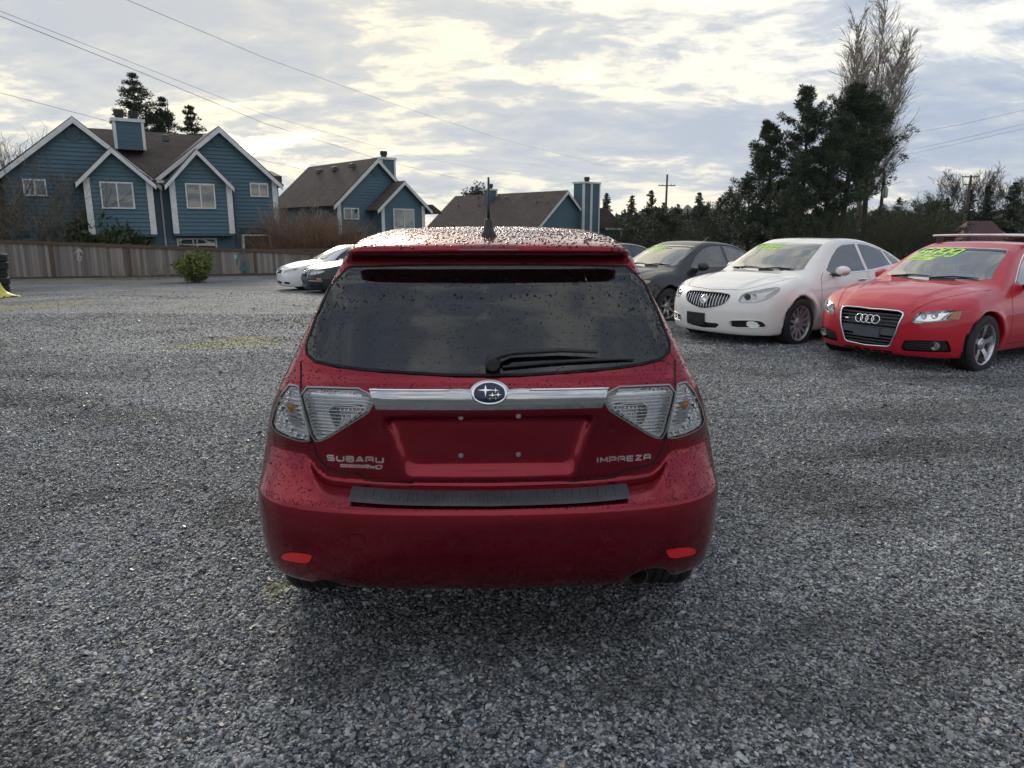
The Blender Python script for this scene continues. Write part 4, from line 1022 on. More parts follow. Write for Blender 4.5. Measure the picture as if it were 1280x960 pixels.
# ---- red saloon with roof bars
simple('bar_silver', (.70, .71, .72), .4, .3)
paint('bright_red', (.50, .002, .020), .0, .42, .0, .02, coat=.75)
SP_R = dict(L=4.70, axles=(3.87, 1.06), ra=.365, rw=.325, rim=.222, track=.785, tw=.225, zb=.19, cowl=3.52, wz0=1.005, wz1=1.345, rz0=1.08, rz1=1.31, light_mirror=1,
  top=[(-.2, .7), (0, .92), (.06, 1.00), (.12, 1.03), (.60, 1.06), (.78, 1.10), (1.1, 1.22), (1.5, 1.345), (1.9, 1.412), (2.25, 1.428), (2.55, 1.412), (2.82, 1.345), (3.1, 1.21), (3.42, 1.04), (3.52, .995), (3.66, .965), (3.95, .930), (4.25, .875), (4.48, .80), (4.62, .72), (4.70, .60), (4.9, .35)],
  sec=SEC, wp=[(-.2, .80), (0, .85), (.4, .89), (1.0, .91), (2.4, .908), (3.5, .912), (4.1, .905), (4.45, .875), (4.8, .82)],
  wb=[(-.2, .62), (.3, .69), (1.0, .75), (1.8, .785), (2.8, .80), (3.6, .80), (4.2, .82), (4.9, .80)],
  bt=[(-.2, 1.02), (.8, 1.00), (2.0, .955), (3.0, .92), (3.6, .905), (4.2, .87), (4.9, .82)],
  fn=[(.1, 4.52), (.18, 4.62), (.25, 4.66), (.34, 4.685), (.5, 4.70), (.6, 4.69), (.68, 4.665), (.75, 4.60), (.83, 4.46), (.95, 4.2), (1.1, 3.9)],
  pf=[(0, 0), (.3, .03), (.5, .085), (.65, .165), (.78, .31), (.87, .48), (.95, .7)],
  rn=[(.1, .12), (.3, .02), (.55, 0), (.8, .02), (1.0, .05), (1.1, .12), (1.5, .3)], pr=[(0, 0), (.4, .03), (.65, .10), (.8, .22), (.9, .4)],
  win=[np.array([(3.05, .985), (2.80, 1.155), (2.56, 1.28), (2.40, 1.325), (2.02, 1.338), (2.02, .955), (3.0, .945)]), np.array([(1.94, 1.338), (1.65, 1.315), (1.30, 1.225), (1.05, 1.08), (1.10, 1.01), (1.94, .96)])],
  trim=[(3.10, .975), (2.80, 1.185), (2.55, 1.31), (2.30, 1.355), (1.95, 1.362), (1.6, 1.34), (1.25, 1.235), (.98, 1.09)],
  gaps=[[(3.33, .28), (3.36, .6), (3.30, .86), (3.15, .965)], [(2.0, .28), (2.0, .7), (1.98, .94)], [(1.15, .95), (1.02, .82), (1.15, .6), (1.42, .42), (1.46, .28)], [(3.31, .29), (2.4, .275), (1.46, .28)]],
  handles=[(2.22, .83), (1.32, .855)], mirror=(2.93, .925), hood=[[(.44, 4.60), (.54, 4.40), (.66, 4.1), (.735, 3.75), (.75, 3.6)]])
def build_red():
    c = sedan('red_saloon', SP_R, (4.766, 8.542), R(211.9), 'bright red saloon with silver roof bars and four ring grille at the right edge', MATS['bright_red'])
    M = MATS; Z = zoomed(1010, 370, 9.6); Y = zoomed(1110, 370, 7.53)
    gr = sym(c, Z([(735, 152), (900, 162), (1090, 182), (1140, 205), (1140, 235), (1060, 420), (985, 590), (950, 603), (800, 592), (700, 585)]))
    hl = c.pix(Y([(218, 255), (250, 200), (300, 152), (450, 138), (620, 132), (700, 134), (690, 170), (668, 222), (560, 232), (420, 250), (300, 258)]), 'front')
    fg = c.pix(Y([(120, 490), (155, 418), (300, 415), (560, 422), (582, 460), (598, 530), (450, 528), (250, 520), (140, 512)]), 'front')
    lo = sym(c, Z([(735, 622), (900, 640), (1030, 690), (900, 682), (735, 660)]))
    c.hole(gr, 'front')
    for P in (hl, mir(hl), fg, mir(fg)): c.hole(P, 'front')
    finish_sedan(c, ('wide', 5), M['alloy'], 'window_glass', True, 'interior_grey')
    g = c.patch('grille', gr, 'front', -.05, M['black_gloss'], step=.05)
    c.pipe('grille_surround', gr, 'front', .0095, M['chrome'], g, off=.004, closed=True, n=8)
    lo_, hi_ = gr.min(0), gr.max(0); H = hi_[1]-lo_[1]; gi = inset(resample(gr, .03), .008)
    def hbar(z, r, mt, off):
        xx = np.linspace(lo_[0], hi_[0], 90); ok = in_poly(gi, np.stack([xx, np.full(90, z)], 1)); xx = xx[ok]
        if len(xx) > 3: c.pipe('grille_bar', [(xx[0], z), (xx[-1], z)], 'front', r, M[mt], g, off=off)
    for k in range(5): hbar(hi_[1]-.045-k*.040, .009, 'grey_plastic', -.012)
    for k in range(3): hbar(lo_[1]+.03+k*.036, .008, 'grey_plastic', -.012)
    def row(z):
        xx = np.linspace(lo_[0], 0, 60); ok = in_poly(gi, np.stack([xx, np.full(60, z)], 1)); return xx[ok][0]
    za, zb_ = hi_[1]-.47*H, lo_[1]+.33*H
    simple('grille_panel', (.085, .095, .112), .45)
    c.patch('grille_panel', np.array([(row(zb_), zb_), (0, zb_-.004), (-row(zb_), zb_), (-row(za), za), (0, za+.004), (row(za), za)]), 'front', -.004, M['grille_panel'], g, step=.04, skirt=.03)
    pl = c.patch('plate_holder', np.array([(-.155, lo_[1]+.105), (.155, lo_[1]+.105), (.155, za-.02), (-.155, za-.02)]), 'front', .016, M['grille_panel'], g, step=.04, skirt=.02)
    zr = hi_[1]-.115
    for k in range(4):
        cx = (k-1.5)*.066; th = np.linspace(0, 2*np.pi, 25)[:-1]
        c.pipe('badge_ring', np.stack([cx+.044*np.cos(th), zr+.044*np.sin(th)], 1), 'front', .0062, M['chrome'], g, off=.012+.001*(k % 2), closed=True, step=.02, n=8)
    c.patch('grille_badge', np.array([(.245, zr-.018), (.285, zr-.018), (.285, zr-.006), (.245, zr-.006)]), 'front', .004, M['chrome'], g, step=.02, skirt=.01)
    for P in (hl, mir(hl)):
        s_ = -1 if P[:, 0].mean() < 0 else 1; ex = np.abs(P[:, 0]).max(); ix = np.abs(P[:, 0]).min(); zt = P[:, 1].max(); zl = P[:, 1].min()
        f = lambda a: s_*(ix+(ex-ix)*a)
        am = np.array([(f(.80), zl+.06), (f(.97), zl+.055), (f(.99), zt-.012), (f(.88), zt-.010)])
        h = headlamp(c, P, [(f(.30), (zl+zt)/2+.02, .032, 'bowl'), (f(.56), (zl+zt)/2+.03, .036, 'bowl')], [am], 'lamp_mirror')
        c.pipe('light_strip', [(f(.10), zl+.018), (f(.45), zl+.024), (f(.70), zl+.042), (f(.84), zt-.02)], 'front', .007, M['lamp_silver'], h, off=-.008)
    for P in (fg, mir(fg)):
        s_ = -1 if P[:, 0].mean() < 0 else 1; ex = np.abs(P[:, 0]).max(); ix = np.abs(P[:, 0]).min(); zl, zh = P[:, 1].min(), P[:, 1].max()
        f = lambda a: s_*(ix+(ex-ix)*a)
        g2 = c.patch('side_intake', P, 'front', -.03, M['black_plastic'], step=.05)
        if s_ < 0:
            for k in range(4): c.pipe('intake_bar', [(f(.10), zl+(zh-zl)*(.18+.2*k)), (f(.66), zl+(zh-zl)*(.18+.2*k))], 'front', .006, M['black_plastic'], g2, off=-.012)
        p, n = c.drop(np.array([(f(.76), (zl+zh)/2)]), 'front', -.03)
        MB().lathe([(.048, 0), (.048, .03), (.042, .034), (.040, .02), (.02, .008), (0, .012)], 'y', 20, c=tuple(p[0])).build('fog_lamp', M['lamp_grey'], g2, smooth='auto')
    q = np.linspace(-.30, .30, 6)
    z1 = lo[:, 1].mean()
    for k in range(5): c.patch('lower_slot', np.array([(q[k]+.012, z1-.022), (q[k+1]-.012, z1-.022), (q[k+1]-.012, z1+.018), (q[k]+.012, z1+.018)]), 'front', .002, M['black_gloss'], step=.03)
    price(c, '6999', .50, 1.245, .100, .085, .032, .8, .028)
    # lime sticker with dark print below the digits
    st = c.patch('sticker', np.array([(.57, 1.190), (.22, 1.190), (.17, 1.228), (.52, 1.228)]), 'front', .004, M['paper_lime'], c.glass, step=.04)
    strokes(c, 'sticker_print', word('CaRNET', .525, 1.200, .030, .016, .014, .8, True), 'front', .007, M['paper_print'], st, off=.0055, thick=0)
    MB().box((-.30, 3.06, .98), (.12, 3.08, 1.045)).build('dashboard_paper', M['paper'], c.root)
    # roof bars
    for y_ in (1.55, 2.32):
        w = .62; zt = 1.505; pr_ = [(.045*math.cos(a), .016*math.sin(a)) for a in np.linspace(0, 2*math.pi, 13)[:-1]]; X = np.linspace(-w, w, 11); m = MB()
        m.add([(x_, y_+a, zt-.012*(x_/w)**2+b_) for x_ in X for a, b_ in pr_], [(i*12+k, i*12+(k+1) % 12, i*12+12+(k+1) % 12, i*12+12+k) for i in range(10) for k in range(12)]+[tuple(range(11, -1, -1)), tuple(range(120, 132))])
        b = m.build('roof_bar', M['bar_silver'], c.root, smooth='auto')
        for s_ in (-1, 1):
            MB().prism([(-.05, 1.34), (.05, 1.34), (.035, 1.44), (.03, 1.50), (-.03, 1.50), (-.035, 1.44)], 'x', s_*.545-.03, s_*.545+.03).build('bar_foot', M['black_plastic'], b, smooth='auto', bevel=.008, loc=(0, y_, 0))
    return c
RED = build_red()

# ---- plainer saloons
def plain_sp(L, W, H, axf, axr, cowl, **kw):
    h = H-1.43; k = L/4.7
    d = dict(L=L, axles=(axf, axr), ra=.36, rw=.318, rim=.205, track=W-.12, tw=.21, zb=.19, cowl=cowl, wz0=1.01+h*.5, wz1=H-.085, rz0=1.09+h*.5, rz1=H-.12,
      top=[(-.2, .7), (0, .92), (.06, 1.01), (.12, 1.045), (.70, 1.075), (.85, 1.12+h*.3), (1.15, 1.26+h*.7), (1.5, 1.37+h), (1.9, 1.418+h), (2.25, 1.43+h), (cowl-1.0, 1.415+h), (cowl-.72, 1.345+h*.8), (cowl-.4, 1.20+h*.7), (cowl-.1, 1.045+h*.5), (cowl, 1.0+h*.4), (cowl+.14, .97+h*.3), (cowl+.45, .935+h*.2), (L-.40, .86), (L-.20, .79), (L-.07, .70), (L, .6), (L+.2, .3)],
      sec=SEC, wp=[(-.2, W-.11), (0, W-.06), (.4, W-.02), (1.0, W), (2.4, W), (3.5, W), (L-.6, W-.01), (L-.25, W-.04), (L+.1, W-.09)],
      wb=[(-.2, .62), (.3, .68), (1.0, W-.16), (1.8, W-.125), (2.8, W-.115), (3.6, W-.11), (4.2, W-.09), (4.9, W-.1)],
      bt=[(-.2, 1.03), (.8, 1.01), (2.0, .965), (3.0, .93), (3.6, .915), (4.2, .88), (4.9, .83)],
      fn=[(.1, L-.17), (.18, L-.08), (.26, L-.03), (.4, L), (.52, L-.004), (.6, L-.02), (.7, L-.05), (.78, L-.11), (.86, L-.26), (.95, L-.5), (1.1, L-.8)],
      pf=[(0, 0), (.3, .03), (.5, .085), (.65, .165), (.78, .31), (.87, .48), (.95, .7)],
      rn=[(.1, .12), (.3, .02), (.55, 0), (.8, .02), (1.0, .05), (1.1, .12), (1.5, .3)], pr=[(0, 0), (.4, .03), (.65, .10), (.8, .22), (.9, .4)],
      win=[np.array([(cowl-.42, .99+h*.4), (cowl-.66, 1.16+h*.6), (cowl-.92, 1.285+h), (cowl-1.1, 1.325+h), (cowl-1.45, 1.338+h), (cowl-1.45, .965), (cowl-.5, .955)]), np.array([(cowl-1.53, 1.338+h), (1.65, 1.318+h), (1.32, 1.235+h*.7), (1.10, 1.09), (1.15, 1.02), (cowl-1.53, .97)])],
      trim=[(cowl-.38, .98), (cowl-.68, 1.19+h*.6), (cowl-.95, 1.315+h), (cowl-1.2, 1.355+h), (1.95, 1.362+h), (1.6, 1.34+h), (1.25, 1.235+h*.7), (1.02, 1.08)],
      gaps=[[(cowl-.18, .28), (cowl-.15, .6), (cowl-.2, .86), (cowl-.35, .965)], [(cowl-1.49, .28), (cowl-1.49, .7), (cowl-1.5, .95)], [(1.2, .96), (1.05, .83), (1.15, .6), (1.42, .42), (1.46, .28)]],
      handles=[(cowl-1.28, .84), (1.38, .865)], mirror=(cowl-.56, .935), hood=[[(0, L-.14), (.40, L-.20), (.56, L-.34), (.68, L-.7), (.73, cowl+.1)]])
    d.update(kw); return d
def plain_front(c, lamp_px=None, grille=.30, gz_=(.60, .70), lower=.42, lz=(.26, .36), bowls=2, amber_end=True):
    M = MATS; L = c.sp['L']
    hl = np.array([(-.44, .645), (-.50, .745), (-.66, .775), (-.80, .80), (-.82, .745), (-.72, .685), (-.58, .650)]) if lamp_px is None else lamp_px
    hl = chaikin(hl, 1)
    for P in (hl, mir(hl)): c.hole(P, 'front')
    return hl
def front_bits(c, hl, gr, lo, slat='h', mt='black_gloss', amb=True):
    M = MATS
    for P in (hl, mir(hl)):
        s_ = -1 if P[:, 0].mean() < 0 else 1; ex = np.abs(P[:, 0]).max(); ix = np.abs(P[:, 0]).min(); zt = P[:, 1].max(); zl = P[:, 1].min()
        f = lambda a: s_*(ix+(ex-ix)*a); zm = (zl+zt)/2
        headlamp(c, P, [(f(.34), zm-.005, .035, 'bowl'), (f(.60), zm+.012, .032, 'bowl')], [np.array([(f(.78), zm-.02), (f(.92), zm+.0), (f(.98), zt-.012), (f(.82), zt-.022)])] if amb else [])
    g = c.patch('grille', gr, 'front', .002, M[mt], step=.04); c.pipe('grille_surround', gr, 'front', .007, M['chrome'] if slat != 'n' else c.pm, g, off=.002, closed=True)
    lo_, hi_ = gr.min(0), gr.max(0)
    for k in range(1, 4):
        z = lo_[1]+(hi_[1]-lo_[1])*k/4; xx = np.linspace(lo_[0], hi_[0], 60); xx = xx[in_poly(inset(resample(gr, .03), .008), np.stack([xx, np.full(60, z)], 1))]
        if len(xx) > 3: c.pipe('grille_bar', [(xx[0], z), (xx[-1], z)], 'front', .005, M['grey_plastic'], g, off=.004)
    for Q in lo: c.patch('lower_intake', Q, 'front', .002, M['black_gloss'], step=.05)
    return g
R_ = lambda x0, x1, z0, z1, r=1: chaikin(np.array([(x0, z0), (x1, z0), (x1, z1), (x0, z1)]), r)
# charcoal saloon with the raised aerial
paint('charcoal', (.022, .022, .027), .5, .38, .05, .06, coat=.6)
def build_dark():
    sp = plain_sp(4.60, .875, 1.43, 3.68, 1.05, 3.42, black_mirror=1)
    c = sedan('charcoal_saloon', sp, (2.25, 13.2), R(216.5), 'charcoal saloon with raised aerial behind the white saloon', MATS['charcoal'])
    hl = plain_front(c); finish_sedan(c, ('split', 7), MATS['alloy'], 'dark_glass', False, 'interior_light')
    front_bits(c, hl, R_(-.30, .30, .62, .70), [R_(-.40, .40, .27, .36)])
    price(c, '8999', .48, 1.245, .075, .080, .032, .8, .022)
    p, _ = c.drop(np.array([(-.60, 3.10)]), 'top', 0); p = Vector(p[0])
    MB().tube([p, p+Vector((-.035, -.22, .16)), p+Vector((-.10, -.62, .42))], [.006, .004, .003], 6).build('aerial_mast', MATS['lamp_grey'], c.root)
    q, _ = c.drop(np.array([(1.70, 1.06), (1.90, 1.06), (1.90, 1.29), (1.70, 1.29)]), 'left', -.02)
    MB().add(q.tolist()+(q+[.002, 0, 0]).tolist(), [(0, 1, 2, 3), (7, 6, 5, 4), (0, 4, 5, 1), (1, 5, 6, 2), (2, 6, 7, 3), (3, 7, 4, 0)]).build('window_paper', MATS['paper'], c.root)
    return c
build_dark()
paint('black_metallic', (.016, .017, .020), .4, .35, .04, .12)
def build_back():
    sp = plain_sp(4.60, .875, 1.45, 3.68, 1.05, 3.42)
    c = sedan('black_saloon', sp, (1.15, 17.0), R(217), 'black saloon mostly hidden behind the red hatchback and the charcoal saloon', MATS['black_metallic'], res=.032)
    hl = plain_front(c); finish_sedan(c, ('split', 7), MATS['alloy'], 'dark_glass', False); front_bits(c, hl, R_(-.30, .30, .62, .70), [R_(-.40, .40, .27, .36)])
build_back()
paint('plain_white', (.76, .76, .75), .0, .40, .0, .10)
def build_far_white():
    sp = plain_sp(4.80, .915, 1.475, 3.86, 1.13, 3.56)
    c = sedan('white_family_saloon', sp, (-6.734, 23.556), R(211.9), 'white saloon with orange turn signals parked against the fence', MATS['plain_white'], res=.03)
    hl = plain_front(c, np.array([(-.40, .63), (-.46, .70), (-.62, .745), (-.80, .785), (-.81, .73), (-.72, .665), (-.58, .632)]))
    finish_sedan(c, ('split', 7), MATS['alloy'], 'dark_glass', False, 'interior_grey')
    g = front_bits(c, hl, chaikin(np.array([(-.26, .60), (.26, .60), (.31, .735), (-.31, .735)]), 1), [R_(-.30, .30, .27, .36), R_(-.68, -.44, .28, .35), R_(.44, .68, .28, .35)])
    th = np.linspace(0, 2*np.pi, 21)[:-1]; c.pipe('badge', np.stack([.065*np.cos(th), .67+.038*np.sin(th)], 1), 'front', .006, MATS['chrome'], g, off=.012, closed=True)
    c.seam('badge_bar', [(-.04, .645), (.04, .695)], 'front', .016, MATS['chrome'], g, off=.012, thick=.006)
build_far_white()
paint('slate_black', (.020, .022, .029), .4, .36, .05, .06, coat=.6)
def build_far_black():
    sp = plain_sp(4.90, .925, 1.46, 3.95, 1.10, 3.62, rw=.33, ra=.372, rim=.22)
    c = sedan('slate_saloon', sp, (-5.35, 21.6), R(211), 'dark slate saloon with tall grille in front of the white one at the fence', MATS['slate_black'], res=.03)
    hl = plain_front(c, np.array([(-.40, .63), (-.44, .72), (-.62, .745), (-.80, .77), (-.81, .71), (-.70, .655), (-.58, .632)]))
    finish_sedan(c, ('split', 7), MATS['alloy'], 'dark_glass', True)
    gr = np.array([(-.20, .30), (.20, .30), (.33, .48), (.33, .70), (.28, .755), (-.28, .755), (-.33, .70), (-.33, .48)])
    g = front_bits(c, hl, gr, [R_(-.80, -.45, .28, .40, 0), R_(.45, .80, .28, .40, 0)], amb=False)
    for k in range(4):
        th = np.linspace(0, 2*np.pi, 17)[:-1]; c.pipe('badge_ring', np.stack([(k-1.5)*.066+.044*np.cos(th), .68+.044*np.sin(th)], 1), 'front', .007, MATS['chrome'], g, off=.012, closed=True)
    c.patch('plate_holder', R_(-.26, .26, .45, .58, 0), 'front', .012, MATS['grille_panel'], g, skirt=.02)
    for s_ in (-1, 1): c.pipe('bumper_trim', [(s_*.40, .46), (s_*.80, .46)], 'front', .008, MATS['chrome'], off=.002)
    for s_ in (-1, 1): c.patch('turn_signal', R_(s_*.74-.04, s_*.74+.04, .50, .54, 0), 'front', .003, MATS['amber'])
build_far_black()
# ------------------------------------------------------------------ ground and gravel
def ground_hit(u, v):
    r = px_ray(u, v); z = 0.0
    for _ in range(30):
        t = (z-CAM_H)/r[2]; z = gz(r[0]*t, r[1]*t)
    return Vector((r[0]*t, r[1]*t, z))
MOSS = [(ground_hit(268, 432), .55, .16), (ground_hit(298, 425), .5, .18), (ground_hit(318, 431), .4, .12), (ground_hit(14, 384), 1.3, .35), (ground_hit(62, 381), .9, .4), (ground_hit(345, 735), .07, .03), (ground_hit(140, 352), 5.0, .6)]
def moss_mask(t, pos):
    m = None
    wob = t.n('ShaderNodeTexNoise', {'Vector': pos, 'Scale': 3.0, 'Detail': 4})
    for p, rx, ry in MOSS:
        d = t.n('ShaderNodeVectorMath', {0: pos, 1: tuple(p)}, operation='SUBTRACT').outputs[0]
        d = t.n('ShaderNodeVectorMath', {0: d, 1: (1/rx, 1/(ry*2.6), 0)}, operation='MULTIPLY').outputs[0]
        l = t.n('ShaderNodeVectorMath', {0: d}, operation='LENGTH').outputs[1]
        k = t.maprange(t.math('ADD', l, t.math('MULTIPLY', t.math('SUBTRACT', wob.outputs[0], .5), 1.6)), .55, 1.15, 1, 0)
        m = k if m is None else t.math('MAXIMUM', m, k)
    sp = t.maprange(t.noise(pos, 26, 5, .7), .40, .60)
    return t.math('MULTIPLY', m, sp)
DAMP_SHADE = [(ground_hit(u, v), rx, ry) for u, v, rx, ry in ((640, 790, 1.0, .32), (800, 860, .5, .22), (985, 870, .22, .16), (140, 522, .8, .45), (1010, 610, .5, .5), (70, 470, 1.6, .3), (440, 840, .3, .2), (1130, 520, 1.1, .4), (300, 640, .35, .3))]  # damp spots; those behind the hatchback also paint its shade into the colour
def soil_shade_mask(t, pos):
    """fines and damp soil between the stones, plus painted shade behind the hatchback"""
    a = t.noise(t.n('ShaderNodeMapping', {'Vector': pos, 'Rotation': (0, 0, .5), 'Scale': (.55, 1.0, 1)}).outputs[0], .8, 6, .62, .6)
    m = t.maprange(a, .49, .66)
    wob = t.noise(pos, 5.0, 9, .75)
    for p, rx, ry in DAMP_SHADE:
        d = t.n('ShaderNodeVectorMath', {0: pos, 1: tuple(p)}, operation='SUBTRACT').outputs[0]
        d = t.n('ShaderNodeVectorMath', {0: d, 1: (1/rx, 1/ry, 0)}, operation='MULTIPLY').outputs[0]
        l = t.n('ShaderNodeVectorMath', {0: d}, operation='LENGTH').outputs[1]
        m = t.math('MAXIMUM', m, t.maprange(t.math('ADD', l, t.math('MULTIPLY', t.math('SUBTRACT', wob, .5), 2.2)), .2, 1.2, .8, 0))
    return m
STONE = [(0, (.025, .027, .030)), (.18, (.070, .075, .082)), (.40, (.168, .179, .191)), (.66, (.285, .299, .313)), (.87, (.44, .45, .46)), (.955, (.60, .60, .59)), (1, (.54, .45, .38))]
def gravel_sheet(t, m):
    pos = t.n('ShaderNodeNewGeometry').outputs['Position']
    w = t.n('ShaderNodeTexNoise', {'Vector': pos, 'Scale': 30.0, 'Detail': 2}).outputs['Color']
    p2 = t.mix(.02, pos, w, 'ADD')
    v1 = t.n('ShaderNodeTexVoronoi', {'Vector': p2, 'Scale': 62.0, 'Randomness': 1.0})
    v2 = t.n('ShaderNodeTexVoronoi', {'Vector': p2, 'Scale': 28.0, 'Randomness': 1.0})
    r1 = t.n('ShaderNodeSeparateColor', {0: v1.outputs['Color']}).outputs[0]; r2 = t.n('ShaderNodeSeparateColor', {0: v2.outputs['Color']}).outputs[1]
    big = t.maprange(r2, .55, .60)
    sel = t.math('ADD', t.math('MULTIPLY', r2, big), t.math('MULTIPLY', r1, t.math('SUBTRACT', 1.0, big)))
    c = t.ramp(sel, STONE)
    edge = t.maprange(v1.outputs['Distance'], .3, .8, 0, 1)
    c = t.mix(t.math('MULTIPLY', edge, .8), c, (.022, .022, .022))
    lf = t.maprange(t.noise(pos, .35, 5, .6), .3, .7, .78, 1.18)
    c = t.mix(1.0, c, t.n('ShaderNodeCombineColor', {0: lf, 1: lf, 2: lf}).outputs[0], 'MULTIPLY')
    c = t.mix(t.math('MULTIPLY', soil_shade_mask(t, pos), .55), c, (.040, .036, .032))
    c = t.mix(t.math('MULTIPLY', moss_mask(t, pos), .85), c, (.30, .28, .05))
    # beyond the lot: rough grass and dead leaves
    sy = t.n('ShaderNodeSeparateXYZ', {0: pos})
    far = t.maprange(t.math('ADD', sy.outputs[1], t.math('MULTIPLY', t.noise(pos, .3, 3), 6.0)), 42, 46)
    gc = t.mix(t.noise(pos, 1.5, 6, .7), (.035, .045, .015), (.10, .085, .045))
    c = t.mix(far, c, gc)
    h = t.math('SUBTRACT', 1.0, v1.outputs['Distance'])
    h = t.math('ADD', h, t.math('MULTIPLY', t.math('SUBTRACT', 1.0, v2.outputs['Distance']), t.math('MULTIPLY', big, 1.2)))
    return pbr(t, color=c, rough=.8, spec=.25, normal=bump(t, h, 1.0, .015))
mat('gravel_sheet', gravel_sheet)
def build_ground():
    def axis(lo, hi, fine0, fine1, st):
        a = list(np.arange(fine0, fine1+1e-6, st)); k = st; x = fine1
        while x < hi: k *= 1.25; x += k; a.append(min(x, hi))
        k = st; x = fine0
        while x > lo: k *= 1.25; x -= k; a.insert(0, max(x, lo))
        return np.array(a)
    xs = axis(-3500, 3500, -12, 12, .2); ys = axis(-600, 4200, 0, 20, .2)
    X, Y = np.meshgrid(xs, ys, indexing='ij'); Zz = ground_z(X, Y)
    n, m = X.shape; i = np.arange((n-1)*m).reshape(n-1, m)[:, :-1].ravel()
    f = np.stack([i, i+m, i+m+1, i+1], 1)
    o = ob('gravel_ground', mesh_from(np.stack([X, Y, Zz], -1).reshape(-1, 3), f), MATS['gravel_sheet']); tag(o, 'grey crushed stone ground of the car lot', kind='structure')
build_ground()
def stone_mat(t, m):
    oi = t.n('ShaderNodeObjectInfo'); pos = t.n('ShaderNodeNewGeometry').outputs['Position']
    c = t.ramp(oi.outputs['Random'], STONE)
    tc = objco(t); c = t.mix(t.maprange(t.noise(pos, 90, 3, .6), .35, .7, 0, .3), c, (.15, .158, .168))
    lf = t.maprange(t.noise(pos, .35, 5, .6), .3, .7, .78, 1.18)
    c = t.mix(1.0, c, t.n('ShaderNodeCombineColor', {0: lf, 1: lf, 2: lf}).outputs[0], 'MULTIPLY')
    c = t.mix(t.math('MULTIPLY', soil_shade_mask(t, pos), .70), c, (.040, .037, .034))
    c = t.mix(t.math('MULTIPLY', moss_mask(t, pos), .8), c, (.32, .30, .055))
    return pbr(t, color=c, rough=t.maprange(oi.outputs['Random'], 0, 1, .38, .75), normal=bump(t, t.noise(pos, 350, 3), .35, .003))
mat('stone', stone_mat)
def build_gravel():
    protos = bpy.data.collections.new('stone_shapes')
    r = np.random.default_rng(3)
    for k in range(9):
        pts = r.normal(size=(11, 3)); pts /= np.linalg.norm(pts, axis=1)[:, None]; pts *= r.uniform(.75, 1.1, (11, 1))
        pts *= [1.0, r.uniform(.55, .85), r.uniform(.28, .55)]
        bm = bmesh.new()
        for p in pts: bm.verts.new(p)
        rs = bmesh.ops.convex_hull(bm, input=bm.verts[:])
        bmesh.ops.delete(bm, geom=[g for g in rs['geom_interior'] if isinstance(g, bmesh.types.BMVert)], context='VERTS')
        me = bpy.data.meshes.new('stone'); bm.to_mesh(me); bm.free(); me.materials.append(MATS['stone'])
        protos.objects.link(bpy.data.objects.new('stone', me))
    P = []; S = []
    for y0, y1, dens, s0, s1 in ((1.45, 2.6, 7400, .0050, .0140), (2.6, 4.0, 6400, .0055, .0140), (4.0, 6.0, 4600, .0065, .0145), (6.0, 9.0, 2300, .008, .0155), (9.0, 14.0, 520, .011, .018), (14, 22, 70, .012, .020)):
        w = .80*y1+.25; n = int((y1-y0)*2*w*dens); x = r.uniform(-w, w, n); y = r.uniform(y0, y1, n)
        ok = np.abs(x) < .80*y+.25
        ok &= ~((np.abs(x+.1) < .72) & (y > 3.0) & (y < 6.6)); x, y = x[ok], y[ok]
        s = s0+(s1-s0)*r.random(len(x))**1.8; bigm = r.random(len(x)) < .05; s[bigm] *= r.uniform(1.3, 2.0, bigm.sum())
        P.append(np.stack([x, y, ground_z(x, y)+s*r.uniform(.05, .5, len(x))], 1)); S.append(s)
    P = np.concatenate(P); S = np.concatenate(S); print('stones', len(P))
    me = bpy.data.meshes.new('gravel'); me.vertices.add(len(P)); me.vertices.foreach_set('co', P.astype(np.float32).ravel())
    a = me.attributes.new('size', 'FLOAT', 'POINT'); a.data.foreach_set('value', S.astype(np.float32))
    o = ob('gravel', me, MATS['stone']); tag(o, 'loose grey crushed stone chips covering the lot', 'gravel', kind='stuff')
    ng = bpy.data.node_groups.new('scatter_stones', 'GeometryNodeTree')
    ng.interface.new_socket('Geometry', in_out='INPUT', socket_type='NodeSocketGeometry'); ng.interface.new_socket('Geometry', in_out='OUTPUT', socket_type='NodeSocketGeometry')
    N = ng.nodes; gi = N.new('NodeGroupInput'); go = N.new('NodeGroupOutput'); ip = N.new('GeometryNodeInstanceOnPoints')
    ci = N.new('GeometryNodeCollectionInfo'); ci.inputs[0].default_value = protos; ci.inputs['Separate Children'].default_value = True; ci.inputs['Reset Children'].default_value = True
    ip.inputs['Pick Instance'].default_value = True
    rv = N.new('FunctionNodeRandomValue'); rv.data_type = 'FLOAT_VECTOR'; rv.inputs[0].default_value = (-.45, -.45, 0); rv.inputs[1].default_value = (.45, .45, 6.283)
    na = N.new('GeometryNodeInputNamedAttribute'); na.data_type = 'FLOAT'; na.inputs['Name'].default_value = 'size'
    Lk = ng.links.new
    mp = N.new('GeometryNodeMeshToPoints'); Lk(gi.outputs[0], mp.inputs['Mesh'])
    Lk(mp.outputs[0], ip.inputs['Points']); Lk(ci.outputs[0], ip.inputs['Instance']); Lk(rv.outputs[0], ip.inputs['Rotation']); Lk(na.outputs[0], ip.inputs['Scale']); Lk(ip.outputs[0], go.inputs[0])
    md = o.modifiers.new('scatter', 'NODES'); md.node_group = ng
build_gravel()
